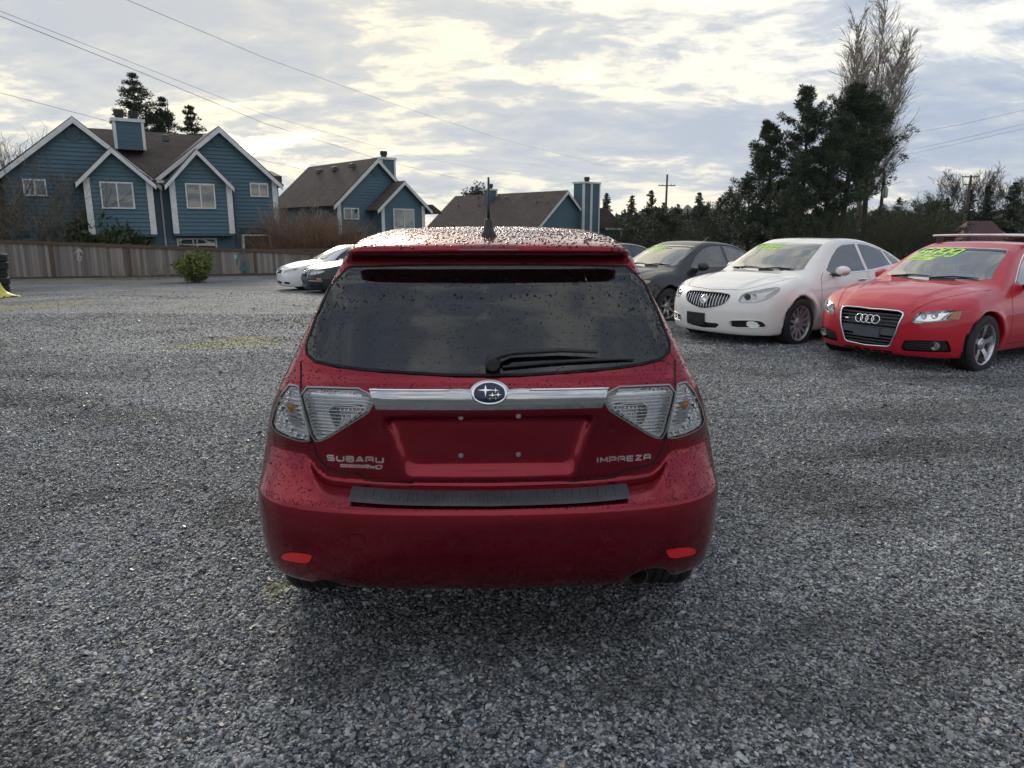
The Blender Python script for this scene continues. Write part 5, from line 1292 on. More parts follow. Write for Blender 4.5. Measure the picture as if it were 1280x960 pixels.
# ------------------------------------------------------------------ houses and fence
def siding(t, m):
    tc = objco(t); nz = t.noise(tc, 2.5, 5, .6)
    rnd = t.n('ShaderNodeObjectInfo').outputs['Random']
    c = t.mix(nz, (.055, .115, .148), (.070, .140, .176)); c = t.mix(t.math('MULTIPLY', rnd, .25), c, (.044, .092, .120))
    return pbr(t, color=c, rough=.55, normal=bump(t, t.noise(t.n('ShaderNodeMapping', {'Vector': tc, 'Scale': (1, 1, 18)}).outputs[0], 9, 4), .25, .01))
mat('siding', siding)
simple('white_trim', (.66, .66, .64), .55, var=.10, scale=4)
def shingles(t, m):
    tc = objco(t); s = t.n('ShaderNodeSeparateXYZ', {0: tc})
    # courses follow the height, tabs run along the roof
    br = t.n('ShaderNodeTexBrick', {'Vector': t.n('ShaderNodeCombineXYZ', {0: t.math('ADD', s.outputs[0], s.outputs[1]), 1: t.math('MULTIPLY', s.outputs[2], 1.0)}).outputs[0], 'Scale': 3.2, 'Mortar Size': .03, 'Brick Width': .9, 'Row Height': .34, 'Color1': (.098, .070, .058, 1), 'Color2': (.060, .043, .037, 1), 'Mortar': (.028, .021, .019, 1)})
    c = t.mix(t.math('MULTIPLY', t.maprange(t.noise(tc, .8, 6, .65), .4, .75), .35), br.outputs[0], (.12, .095, .08))
    return pbr(t, color=c, rough=.9, normal=bump(t, br.outputs[1], -.5, .02))
mat('shingles', shingles)
simple('gutter', (.55, .55, .53), .5)
simple('vent_metal', (.10, .09, .085), .5, .3)
simple('flue_metal', (.03, .03, .03), .6, .4)
simple('curtain', (.55, .57, .55), .9, var=.25, scale=6)
simple('curtain_dim', (.16, .18, .19), .9, var=.3, scale=5)
glass('house_glass', (.55, .60, .60), 1.6)
simple('foundation', (.30, .29, .27), .9, var=.2)
def clip_strip(poly, z0, z1):
    """part of a 2D polygon between two heights"""
    def cut(P, f):
        out = []
        for i in range(len(P)):
            a, b = P[i-1], P[i]; fa, fb = f(a), f(b)
            if fa*fb < 0: t = fa/(fa-fb); out.append((a[0]+(b[0]-a[0])*t, a[1]+(b[1]-a[1])*t))
            if fb >= 0: out.append(b)
        return out
    P = cut(list(poly), lambda p: p[1]-z0)
    return cut(P, lambda p: z1-p[1]) if len(P) > 2 else []
class House:
    def __init__(s, name, u, v, Y, yaw, label, z=-.74):
        p = at_y(u, v, Y); s.root = empty(name, (p.x, p.y, z), yaw); tag(s.root, label, 'house', 'houses behind the fence')
        s.M = Matrix.Translation((p.x, p.y, z)) @ Matrix.Rotation(yaw, 4, 'Z'); s.Mi = s.M.inverted()
    def px(s, u, v, y=0.0):
        """pixel -> (x, z) on the local plane at depth y"""
        o = s.Mi @ Vector((0, 0, CAM_H)); d = s.Mi.to_3x3() @ Vector(px_ray(u, v)); t = (y-o.y)/d.y; q = o+d*t; return (q.x, q.z)
    def wall(s, poly, y, depth, ex=.20, label=None):
        """clad front wall: backing block with one lap board per course; poly is (x, z)"""
        M = MATS; w = MB().prism(poly, 'y', y+.012, y+depth).build('wall', M['siding'], s.root)
        zs = [p[1] for p in poly]; z = min(zs)
        while z < max(zs)-.02:
            P = clip_strip(poly, z, min(z+ex, max(zs)))
            if len(P) > 2:
                n = len(P); f = [(p[0], y-.045*(1-(p[1]-z)/ex)-.003, p[1]) for p in P]; b = [(p[0], y+.014, p[1]) for p in P]
                MB().add(f+b, [tuple(range(n)), tuple(range(2*n-1, n-1, -1))]+[(i, n+i, n+(i+1) % n, (i+1) % n) for i in range(n)]).build('siding_board', M['siding'], w)
            z += ex
        return w
    def gable_roof(s, xa, ze, xr, zr, xb, zeb, y0, y1, th=.14, over=.35, name='roof', rake=True, front=True):
        """two slopes from eaves (xa, ze), (xb, zeb) to ridge (xr, zr); y0 front, y1 back; white rake boards in front"""
        M = MATS; rf = None
        for (xe, z_) in ((xa, ze), (xb, zeb)):
            d = Vector((xe-xr, 0, z_-zr)); L = d.length; d.normalize(); nrm = Vector((-d.z, 0, d.x)) if xe > xr else Vector((d.z, 0, -d.x))
            if nrm.z < 0: nrm = -nrm
            e = Vector((xr, 0, zr))+d*(L+over); a = Vector((xr, 0, zr))
            P = [(a.x, a.z), (e.x, e.z), (e.x+nrm.x*th, e.z+nrm.z*th), (a.x, a.z+th/max(.3, nrm.z))]
            o = MB().prism(P, 'y', y0-over, y1).build(name, M['shingles'], s.root)
            if rf is None: rf = o
            if rake:
                Q = [(a.x, a.z+th*1.0), (e.x, e.z+th*.55), (e.x, e.z-.17), (a.x, a.z-.14)]
                MB().prism(Q, 'y', y0-over-.05, y0-over-.003).build('rake_board', M['white_trim'], o)
        return rf
    def window(s, x0, x1, z0, z1, y, mullions=1, grid=(2, 2), cur='curtain', fr=.07, sill=True):
        M = MATS; f = MB()
        if x0 > x1: x0, x1 = x1, x0
        y1 = y-.085
        f.box((x0-fr, y1, z0-fr), (x0, y-.0, z1+fr)); f.box((x1, y1, z0-fr), (x1+fr, y, z1+fr)); f.box((x0, y1, z1), (x1, y, z1+fr)); f.box((x0, y1, z0-fr), (x1, y, z0))
        w = f.build('window', M['white_trim'], s.root)
        n = mullions+1
        for k in range(n):
            a, b = x0+(x1-x0)*k/n, x0+(x1-x0)*(k+1)/n
            if k: MB().box((a-.03, y1+.01, z0), (a+.03, y-.03, z1)).build('mullion', M['white_trim'], w)
            MB().box((a+.03, y-.052, z0), (b-.03, y-.048, z1)).build('pane', M['house_glass'], w)
            m = MB(); q = int(max(6, (b-a)/.07)); V = []
            for i in range(q+1):
                xx = a+(b-a)*i/q; V += [(xx, y-.030+.006*(i % 2), z0), (xx, y-.030+.006*(i % 2), z1)]
            m.add(V, [(2*i, 2*i+2, 2*i+3, 2*i+1) for i in range(q)]); m.build('curtain', M[cur if not isinstance(cur, tuple) else cur[k % len(cur)]], w)
            for g in range(1, grid[0]): xx = a+.03+(b-a-.06)*g/grid[0]; MB().box((xx-.006, y-.047, z0), (xx+.006, y-.044, z1)).build('glazing_bar', M['white_trim'], w)
            for g in range(1, grid[1]): zz = z0+(z1-z0)*g/grid[1]; MB().box((a+.03, y-.0465, zz-.006), (b-.03, y-.0435, zz+.006)).build('glazing_bar', M['white_trim'], w)
        return w
    def trim(s, x0, x1, z0, z1, y, name='corner_trim'): return MB().box((x0, y-.06, z0), (x1, y-.003, z1)).build(name, MATS['white_trim'], s.root)
    def vent(s, x, z, y, r=.30):
        v = MB().lathe([(r, 0), (r, -.06), (r*.82, -.06), (r*.82, -.02), (0, -.02)], 'y', 24).build('gable_vent', MATS['siding'], s.root, loc=(x, y-.02, z), smooth='auto')
        for k in range(-3, 4):
            zz = k*r*.22; w = math.sqrt(max(0, (r*.8)**2-zz*zz)); MB().box((-w, -.055, zz-.02), (w, -.025, zz+.015)).build('louvre', MATS['siding'], v)
    def chimney(s, x0, x1, y0, y1, z0, z1, flues=2, face=True):
        M = MATS; c = MB().box((x0, y0, z0), (x1, y1, z1)).build('chimney', M['siding'], s.root); z = z0
        while z < z1-.02:
            MB().add([(x0, y0-.026, z), (x1, y0-.026, z), (x1, y0-.004, min(z1, z+.2)), (x0, y0-.004, min(z1, z+.2))], [(0, 1, 2, 3)])
            MB().box((x0, y0-.02, z), (x1, y0+.002, min(z1, z+.185))).build('siding_board', M['siding'], c); z += .2
        tw = .14
        for a in (x0-.04, x1-tw+.04): MB().box((a, y0-.07, z0), (a+tw, y0-.022, z1)).build('corner_trim', M['white_trim'], c)
        MB().box((x0-.041, y0-.02, z0), (x0-.003, y0+tw, z1)).build('corner_trim', M['white_trim'], c)
        MB().box((x0-.10, y0-.12, z1), (x1+.10, y1+.10, z1+.16)).build('chimney_cap', M['white_trim'], c)
        for k in range(flues):
            xx = x0+(x1-x0)*(k+.5)/flues; yy = (y0+y1)/2; r = min(.26, (x1-x0)/flues*.36)
            MB().lathe([(r*.8, z1+.16), (r*.8, z1+.34), (r, z1+.36), (r, z1+.62), (0, z1+.64)], 'z', 16, c=(xx, yy, 0)).build('flue', M['flue_metal'], c, smooth='auto')
        return c

def build_house_near():
    h = House('blue_house', 348, 300, 41.0, R(32), 'large blue clapboard house with twin front gables and chimney, leftmost')
    M = MATS; P = h.px; yb = -.75
    # right gable wall and its roof
    xr, zr = P(272, 163); xe, ze = P(353, 229); xR = P(346, 240)[0]; xc0 = P(196, 240)[0]
    zl = ze; xl = xr-(xe-xr)
    h.wall([(xl+.3, 0), (xR, 0), (xR, ze+.12), (xr, zr-.05), (xl+.3, ze+.12)], 0, .3)
    h.gable_roof(xl, ze-.05, xr, zr, xe-.35, ze-.05+.05, 0, 11, name='roof')
    # left gable wall and its roof
    xr2, zr2 = P(90, 151); xb, zb_ = P(0, 219); xlA = xr2-(xr2-xb)*1.05; zlA = zr2-(zr2-zb_)*1.05; xrA = 2*xr2-xlA
    h.wall([(xlA+.2, 0), (xrA-.2, 0), (xrA-.2, zlA+.15), (xr2, zr2-.05), (xlA+.2, zlA+.15)], 0, .3)
    h.gable_roof(xlA, zlA, xr2, zr2, xrA, zlA, 0, 11)
    # cross roof between them
    xm0, xm1 = xr2, xr; zrid = P(200, 168, 5.0)[1]; zeav = P(198, 226)[1]
    MB().prism([(-.45, zeav-.12), (-.45, zeav), (5.0, zrid+.1), (10.5, zeav), (10.5, zeav-.12)], 'x', xm0, xm1).build('roof', M['shingles'], h.root)
    MB().box((P(194, 226)[0], -.55, zeav-.14), (P(203, 226)[0], -.46, zeav-.0)).build('gutter', M['gutter'], h.root)
    h.wall([(xrA-.25, 0), (xl+.35, 0), (xl+.35, zeav), (xrA-.25, zeav)], .02, .3)
    MB().box((xlA+.3, .4, 0), (xR-.05, 10.4, zeav-.1)).build('wall', M['siding'], h.root)
    # bays carried out over the ground floor, each under its own small gable
    for (ua, va), (ua0, ub0), (ul, vl), (ur, vr), vb, wn in (((138, 188), (104, 189), (90, 224), (196, 227), 293, (124, 227, 169, 261)), ((244, 190), (211, 288), (201, 228), (293, 229), 292, (231, 229, 270, 261))):
        xa, za = P(ua, va, yb); x0, x1 = P(ua0, 226, yb)[0], P(ub0, 226, yb)[0]; x_l, z_l = P(ul, vl, yb); x_r, z_r = P(ur, vr, yb); zbm = P((ua0+ub0)/2, vb, yb)[1]; zee = (z_l+z_r)/2
        h.wall([(x0, zbm), (x1, zbm), (x1, zee+.18), (xa, za-.05), (x0, zee+.18)], yb, .72)
        MB().box((x0, yb-.01, zbm-.12), (x1, -.01, zbm-.004)).build('bay_soffit', M['siding'], h.root)
        h.gable_roof(x_l+.35, zee, xa, za, x_r-.35, zee, yb, 3.2, th=.10)
        h.trim(x0-.02, x0+.26, zbm, zee+.1, yb-.02); h.trim(x1-.26, x1+.02, zbm, zee+.1, yb-.02)
        a = P(wn[0], wn[1], yb-.05); b = P(wn[2], wn[3], yb-.05); h.window(a[0]+.06, b[0]-.06, b[1]+.06, a[1]-.06, yb-.02, 1, (2, 3), ('curtain_dim', 'curtain'))
    h.trim(xR-.26, xR+.02, 0, ze+.1, -.02)
    a, b = P(312, 229), P(335, 246); h.window(a[0]+.05, b[0]-.05, b[1]+.05, a[1]-.05, -.02, 1, (2, 2), 'curtain_dim')
    a, b = P(28, 224), P(59, 245); h.window(a[0]+.05, b[0]-.05, b[1]+.05, a[1]-.05, -.02, 1, (2, 2), ('curtain', 'curtain_dim'))
    for u0, u1, v0 in ((221, 270, 298), (157, 187, 300)):
        a, b = P(u0, v0), P(u1, v0); h.window(a[0]+.05, b[0]-.05, a[1]-1.25, a[1]-.06, -.02, 1, (2, 2), 'curtain')
    # garden window, a box of glass standing out of the wall
    a, b = P(300, 293), P(336, 294); w = h.window(a[0]+.10, b[0]-.10, a[1]-1.1, a[1]-.08, -.40, 0, (1, 1), 'curtain', .09)
    MB().prism([(-.40, a[1]-.01), (-.40, a[1]-1.2), (-.02, a[1]-1.2), (-.02, a[1]+.22)], 'x', a[0]+.02, a[0]+.10).build('window_cheek', M['white_trim'], w)
    MB().prism([(-.40, a[1]-.01), (-.40, a[1]-1.2), (-.02, a[1]-1.2), (-.02, a[1]+.22)], 'x', b[0]-.10, b[0]-.02).build('window_cheek', M['white_trim'], w)
    MB().prism([(-.485, a[1]-.02), (-.02, a[1]+.25), (-.02, a[1]+.29), (-.485, a[1]+.02)], 'x', a[0], b[0]).build('window_top', M['house_glass'], w)
    for u_ in (200, 291):
        q = P(u_, 232, -.12); MB().tube([(q[0], -.12, 0), (q[0], -.12, q[1])], .05, 8).build('downpipe', M['siding'] if u_ > 250 else M['gutter'], h.root, smooth='auto')
    q = P(273, 177); h.vent(q[0], q[1], -.02); q = P(91, 168); h.vent(q[0], q[1], -.02)
    a, b = P(141, 151, 1.6), P(181, 178, 1.6); h.chimney(a[0], b[0], 1.6, 2.7, b[1]-.4, a[1], 2)
    for u, v in ((207, 171), (60, 175), (48, 186), (38, 194), (72, 166)):
        q = P(u, v, 3.0) if u > 150 else P(u, v, 1.0)
        MB().box((q[0]-.16, (3.0 if u > 150 else 1.0)-.2, q[1]-.25), (q[0]+.16, (3.0 if u > 150 else 1.0)+.2, q[1]+.10)).build('roof_vent', M['vent_metal'], h.root, bevel=.03)
    # wing behind, left
    a = P(0, 196, 4.5); MB().prism([(3.5, 0), (9, 0), (9, a[1]-1.0), (6, a[1]+.3), (3.5, a[1]-1.0)], 'x', xlA-9, xlA-.4).build('roof', M['shingles'], h.root)
    MB().box((xlA-9, 3.7, 0), (xlA-.5, 8.8, a[1]-1.1)).build('wall', M['siding'], h.root)
    # porch return on the right
    a = P(354, 222, 3.0); MB().prism([(2.0, 0), (6.5, 0), (6.5, a[1]-.2), (2.0, a[1]-.2)], 'x', xR+.02, xR+.6).build('wall', M['siding'], h.root)
    MB().prism([(1.8, a[1]-.35), (6.8, a[1]-.35), (6.8, a[1]), (4.2, a[1]+.45), (1.8, a[1])], 'x', xR+.02, xR+.8).build('roof', M['shingles'], h.root)
build_house_near()
def build_house_mid():
    h = House('blue_house', 469, 290, 50.0, R(43), 'blue clapboard house with stepped double gable in the middle of the row')
    M = MATS; P = h.px
    xr, zr = P(469.5, 201); xl, zl = P(413, 257); xR = 2*xr-xl
    xw0 = P(421, 258)[0]; xw1 = P(503, 258)[0]
    h.wall([(xw0, 0), (xw1, 0), (xw1, zr-(zr-zl)*(xw1-xr)/(xr-xl)+.1), (xr, zr-.05), (xw0, zl+.25)], 0, .3)
    h.gable_roof(xl+.3, zl+.1, xr, zr, xR-.3, zl+.1, 0, 9.5, over=.3)
    MB().box((xw0+.1, .4, 0), (xR-.6, 9.2, zl)).build('wall', M['siding'], h.root)
    yb = -1.2
    xa, za = P(503, 228.5, yb); x0, x1 = P(476, 262, yb)[0], P(530, 262, yb)[0]; xe0, ze0 = P(468.5, 262, yb); xe1 = 2*xa-xe0
    h.wall([(x0, 0), (x1, 0), (x1, ze0+.25), (xa, za-.05), (x0, ze0+.25)], yb, 1.1)
    h.gable_roof(xe0+.25, ze0+.1, xa, za, xe1-.25, ze0+.1, yb, 2.5, th=.10, over=.3)
    for x_ in (x0, x1-.24): h.trim(x_, x_+.24, 0, ze0+.3, yb-.02)
    h.trim(xw0, xw0+.26, 0, zl+.3, -.02)
    a, b = P(491, 261, yb), P(517, 286, yb); h.window(a[0]+.05, b[0]-.05, b[1]+.05, a[1]-.05, yb-.02, 1, (2, 3), ('curtain_dim', 'curtain'))
    a, b = P(429, 260), P(448, 274); h.window(a[0]+.05, b[0]-.05, b[1]+.05, a[1]-.05, -.02, 1, (2, 2), ('curtain_dim', 'curtain'))
    q = P(469, 214); h.vent(q[0], q[1], -.02)
    a, b = P(476, 199, 2.0), P(494, 225, 2.0); h.chimney(a[0], b[0], 2.0, 3.0, b[1]-.8, a[1], 1)
    # small stepped roof right of the bay
    xs, zs_ = P(532, 258, .5); MB().prism([(xs-.2, zs_-.5), (xs+.6, zs_-.55), (xs+.6, zs_-.38), (xs-.2, zs_+.1)], 'y', -.6, 4).build('roof', M['shingles'], h.root)
    h.trim(x1+.35, x1+.55, 0, zs_-.45, -.5)
    MB().box((x1+.02, -.4, 0), (x1+.6, 4, zs_-.5)).build('wall', M['siding'], h.root)
    for u, v in ((399, 213), (418, 210), (440, 206), (420, 230), (414, 227)):
        y = 6.5-(u-399)*.12 if v < 220 else 4.0
        q = h.px(u, v, y); MB().box((q[0]-.18, y-.22, q[1]-.22), (q[0]+.18, y+.22, q[1]+.08)).build('roof_vent', M['vent_metal'], h.root, bevel=.03)
build_house_mid()
def build_house_far():
    h = House('blue_house', 707, 290, 66.0, R(45), 'low blue house with long brown roof and tall side chimney, rightmost of the row')
    M = MATS; P = h.px
    xr, zr = P(707, 240.5); xl, zl = P(671, 284); s = (zr-zl)/(xr-xl); zl2 = 2.2; xl2 = xr-(zr-zl2)/s; xR, zR = P(733, 271)
    xR2 = 2*xr-xl2
    h.wall([(xl2+.3, 0), (xR2-.3, 0), (xR2-.3, zl2+.2), (xr, zr-.05), (xl2+.3, zl2+.2)], 0, .3)
    h.gable_roof(xl2, zl2, xr, zr, xR2, zl2, 0, 15.2, over=.3)
    MB().box((xl2+.4, .4, 0), (xR2-.4, 15, zl2)).build('wall', M['siding'], h.root)
    a, b = P(730, 229, -.6), P(748, 291, -.6)
    c = h.chimney(a[0], b[0], -.6, .6, 0, a[1], 1); xm = (a[0]+b[0])/2-.1; MB().box((xm-.12, -.68, 0), (xm+.16, -.625, a[1])).build('corner_trim', M['white_trim'], c)
    a, b = P(608, 238, 9), P(618, 246, 9); h.chimney(a[0], b[0], 8.7, 9.3, b[1]-1.4, a[1], 1)
    # lower wing to the right
    a = P(752, 263, 3); b = P(770, 286, 3)
    MB().prism([(a[0]-1.5, b[1]), (b[0]+.3, b[1]), (b[0]+.3, b[1]+.2), (a[0]-.5, a[1]+.2), (a[0]-1.5, a[1]+.2)], 'y', 2.0, 8).build('roof', M['shingles'], h.root)
    MB().box((a[0]-1.5, 2.3, 0), (b[0], 7.6, b[1])).build('wall', M['siding'], h.root); h.trim(b[0]-.22, b[0], 0, b[1], 2.28)
    MB().box((a[0]-.6, 1.9, b[1]-.12), (b[0]+.35, 2.0, b[1]+.08)).build('gutter', M['gutter'], h.root)
    sl = s
    for u, v in ((573, 251), (576, 252), (592, 249), (582, 265), (592, 264.5), (624, 249), (634, 247), (656, 246), (678, 245), (678, 249), (566, 281), (571, 281), (650, 281)):
        # on the left slope: solve depth so that the vent lies on the roof
        best = min(np.linspace(.5, 14.5, 57), key=lambda y: abs((zr-s*(xr-P(u, v, y)[0]))-P(u, v, y)[1]+.05)); q = P(u, v, best)
        MB().box((q[0]-.22, best-.25, q[1]-.22), (q[0]+.22, best+.25, q[1]+.06)).build('roof_vent', M['vent_metal'], h.root, bevel=.04)
    for u, v in ((573, 262), (598, 252), (598, 261), (671, 258), (685, 259)):
        best = min(np.linspace(.5, 14.5, 57), key=lambda y: abs((zr-s*(xr-P(u, v, y)[0]))-P(u, v, y)[1])); q = P(u, v, best)
        MB().tube([(q[0], best, q[1]-.2), (q[0], best, q[1]+.5)], .07, 8).build('vent_pipe', M['vent_metal'], h.root)
build_house_far()
def build_red_roof():
    p = at_y(1234, 290, 78); h = empty('red_roof_house', (p.x, p.y, -.8), R(-12)); tag(h, 'far house with plain maroon roof half hidden by trees', 'house', 'houses behind the fence')
    simple('maroon_roof', (.075, .030, .032), .85, var=.15, scale=3); M = MATS
    zt = at_y(1236, 276, 80).z+.8; zl = at_y(1236, 296, 78).z+.8
    MB().add([(-2.4, 0, zl-.3), (2.4, 0, zl-.3), (2.4, 6, zl-.3), (-2.4, 6, zl-.3), (-.9, 3, zt), (1.5, 3, zt)], [(0, 1, 5, 4), (1, 2, 5), (2, 3, 4, 5), (3, 0, 4), (0, 3, 2, 1)]).build('roof', M['maroon_roof'], h)
    w = MB().box((-2.1, .3, 0), (2.1, 5.7, zl-.3)).build('wall', M['white_trim'], h)
    MB().box((-.5, .26, zl-1.6), (.5, .30, zl-.6)).build('window', M['curtain_dim'], h)
    MB().tube([(1.9, .5, zl), (1.9, .5, zl+.45), (1.7, .5, zl+.5)], .03, 6).build('vent_pipe', M['gutter'], h)
build_red_roof()

# fence: grey boards, brown posts and cap rail
def fence_wood(t, m):
    tc = objco(t); oi = t.n('ShaderNodeObjectInfo').outputs['Random']
    st = t.n('ShaderNodeMapping', {'Vector': tc, 'Scale': (30, 30, 1.4)}).outputs[0]
    g = t.noise(st, 2.0, 6, .65); c = t.mix(g, (.155, .132, .115), (.33, .29, .258))
    v = t.maprange(oi, 0, 1, .55, 1.25, False); c = t.mix(1.0, c, t.n('ShaderNodeCombineColor', {0: v, 1: v, 2: v}).outputs[0], 'MULTIPLY')
    c = t.mix(t.math('MULTIPLY', t.maprange(t.noise(tc, 1.6, 5, .6), .5, .75), .4), c, (.07, .062, .055))
    return pbr(t, color=c, rough=.9, normal=bump(t, g, .5, .01))
mat('fence_wood', fence_wood)
def fence_brown(t, m):
    tc = objco(t); g = t.noise(t.n('ShaderNodeMapping', {'Vector': tc, 'Scale': (8, 8, 2)}).outputs[0], 3, 6, .6)
    return pbr(t, color=t.mix(g, (.065, .040, .026), (.135, .090, .060)), rough=.85, normal=bump(t, g, .4, .01))
mat('fence_brown', fence_brown)
simple('spray_teal', (.035, .17, .17), .8); simple('spray_white', (.45, .45, .44), .8)
def build_fence():
    a = at_y(0, 348, 33.2); b = at_y(340, 353, 36.8); a.z = b.z = 0; d = (b-a).normalized()
    yaw = math.atan2(d.y, d.x); A = a-d*4.0
    f = empty('board_fence', (A.x, A.y, gz(a.x, a.y)-.02), yaw); tag(f, 'weathered grey board fence with brown posts and cap rail', 'fence')
    inv = (Matrix.Translation(f.location) @ Matrix.Rotation(yaw, 4, 'Z')).inverted()
    def P(u, v): # pixel -> (x, z) on the fence face
        o = inv @ Vector((0, 0, CAM_H)); q = inv.to_3x3() @ Vector(px_ray(u, v)); t = -o.y/q.y; r = o+q*t; return r.x, r.z
    zt = P(170, 306)[1]; L = P(452, 310)[0]+1.0
    za = P(2, 299.5)[1]; zb = P(335, 312)[1]; xa, xb = P(2, 300)[0], P(335, 312)[0]
    top = lambda x: za+(zb-za)*(x-xa)/(xb-xa)
    r = np.random.default_rng(5); x = -1.0; bw = .138
    shapes = []
    for k in range(6):
        me = MB().box((0, 0, 0), (bw, .018, 1)).build('board', MATS['fence_wood']); shapes.append(me.data); bpy.data.objects.remove(me)
    i = 0
    while x < L:
        o = ob('board', shapes[i % 6], None, f, (x, r.uniform(-.006, .006), r.uniform(0, .03))); o.scale = (r.uniform(.97, 1.0), 1, top(x)-.16+r.uniform(-.015, .01)); o.rotation_euler = (0, r.normal(0, .003), r.normal(0, .012)); x += bw+.004; i += 1
    MB().box((-1, .02, .35), (L, .07, .45)).build('rail', MATS['fence_brown'], f); MB().box((-1, .02, 1.2), (L, .07, 1.3)).build('rail', MATS['fence_brown'], f)
    posts = [P(u, 320)[0] for u in (64.5, 161, 243, 318.5, 390)]
    st = posts[1]-posts[0]; posts = [posts[0]-st]+posts
    for p in posts: MB().box((p-.075, -.055, 0), (p+.075, .08, top(p)+.035)).build('post', MATS['fence_brown'], f, bevel=.008)
    pts = [-1]+posts+[L]
    for p, q in zip(pts[:-1], pts[1:]):
        MB().add([(p, -.075, top(p)-.15), (q, -.075, top(q)-.15), (q, .1, top(q)-.15), (p, .1, top(p)-.15), (p, -.075, top(p)), (q, -.075, top(q)), (q, .1, top(q)), (p, .1, top(p))], [(0, 3, 2, 1), (4, 5, 6, 7), (0, 1, 5, 4), (1, 2, 6, 5), (2, 3, 7, 6), (3, 0, 4, 7)]).build('cap_rail', MATS['fence_brown'], f)
    # spray paint marks
    def spray(name, lines, w, mt):
        m = MB()
        for ln in lines:
            Q = [P(u, v) for u, v in ln]
            for (x0, z0), (x1, z1) in zip(Q[:-1], Q[1:]):
                dx, dz = x1-x0, z1-z0; l = math.hypot(dx, dz)+1e-6; nx, nz = -dz/l*w/2, dx/l*w/2
                m.add([(x0-nx-dx*.1, -.026, z0-nz-dz*.1), (x1-nx+dx*.1, -.026, z1-nz+dz*.1), (x1+nx+dx*.1, -.026, z1+nz+dz*.1), (x0+nx-dx*.1, -.026, z0+nz-dz*.1), ], [(0, 1, 2, 3)])
        m.build(name, mt, f)
    spray('spray_mark', [[(97, 323), (99, 312), (102, 315)], [(95, 316), (99, 310.5), (103, 316)], [(99, 316), (98, 325), (101, 326), (102, 321), (97, 320)]], .05, MATS['spray_white'])
    spray('spray_mark', [[(292, 344), (303, 342), (307, 334), (304, 328), (300, 336), (306, 340), (310, 336)], [(298, 318), (296, 330)], [(304, 330), (309, 326)]], .07, MATS['spray_teal'])
    spray('spray_mark', [[(293, 320), (295.5, 320), (295.5, 322.5), (293, 322.5)]], .10, MATS['spray_white'])
    # strip of dead leaves and soil along its foot
    m = MB(); V = []; n = 80
    for k in range(n+1):
        xx = -1+(L+1)*k/n; V += [(xx, -.55-.25*r.random(), -.012), (xx, -.18, .05+.05*r.random()), (xx, .1, .07+.05*r.random())]
    m.add(V, [(3*k+j, 3*k+3+j, 3*k+4+j, 3*k+1+j) for k in range(n) for j in range(2)])
    simple('leaf_litter', (.055, .035, .025), .95, var=.5, scale=9, bump=.8, bscale=40)
    o = m.build('leaf_litter', MATS['leaf_litter'], None, smooth=True); o.location = f.location; o.rotation_euler = f.rotation_euler; tag(o, 'brown leaf litter and soil along the foot of the fence', 'leaf litter', kind='stuff')
build_fence()
# ------------------------------------------------------------------ trees, shrubs, poles and lines
def leaf_mat(name, a, b, rough=.6):
    def f(t, m):
        pos = t.n('ShaderNodeNewGeometry'); n = t.noise(pos.outputs['Position'], 1.2, 4, .6)
        r = t.n('ShaderNodeObjectInfo').outputs['Random']
        isl = pos.outputs['Random Per Island']
        c = t.mix(isl, a, b); c = t.mix(t.math('MULTIPLY', n, .4), c, tuple(k*.6 for k in a))
        return pbr(t, color=c, rough=rough, spec=.3)
    return mat(name, f)
leaf_mat('pine_needles', (.022, .038, .018), (.062, .088, .040))
leaf_mat('fir_needles', (.016, .030, .016), (.040, .062, .030))
leaf_mat('cedar_green', (.030, .046, .018), (.062, .080, .030))
leaf_mat('shrub_green', (.075, .115, .022), (.24, .25, .06), .45)
leaf_mat('rhododendron', (.035, .060, .024), (.095, .125, .055), .35)
leaf_mat('juniper', (.050, .055, .018), (.105, .095, .030))
leaf_mat('brown_twigs', (.16, .090, .055), (.30, .185, .12), .8)
leaf_mat('dry_brush', (.17, .14, .10), (.34, .285, .205), .8)
leaf_mat('thicket_stems', (.045, .050, .026), (.105, .102, .058), .8)
leaf_mat('olive_leaves', (.040, .048, .022), (.085, .09, .045))
simple('bark_dark', (.040, .032, .027), .9, var=.3, bump=.6, bscale=20)
simple('bark_grey', (.085, .075, .064), .9, var=.3, bump=.6, bscale=20)
simple('bark_pale', (.30, .26, .215), .9, var=.3, bump=.5, bscale=20)
simple('pole_wood', (.085, .060, .045), .9, var=.25, scale=3, bump=.4)
simple('wire', (.075, .075, .08), .6)
def tubes(segs, n=4):
    """segs: arrays A, B (k,3), radii ra, rb -> verts, faces"""
    A, B, ra, rb = [np.asarray(q, float) for q in segs]; d = B-A; d /= np.linalg.norm(d, axis=1)[:, None]+1e-9
    up = np.where(np.abs(d[:, 2:3]) < .9, [[0, 0, 1.]], [[1., 0, 0]]); u = np.cross(d, up); u /= np.linalg.norm(u, axis=1)[:, None]+1e-9; w = np.cross(d, u)
    V = []
    for base, r in ((A, ra), (B, rb)):
        for k in range(n):
            a = 2*math.pi*k/n; V.append(base+(u*math.cos(a)+w*math.sin(a))*r[:, None])
    K = len(A); V = np.stack(V, 1).reshape(-1, 3); o = np.arange(K)[:, None]*2*n
    F = np.concatenate([o+np.array([k, (k+1) % n, n+(k+1) % n, n+k]) for k in range(n)], 0)
    return V, F
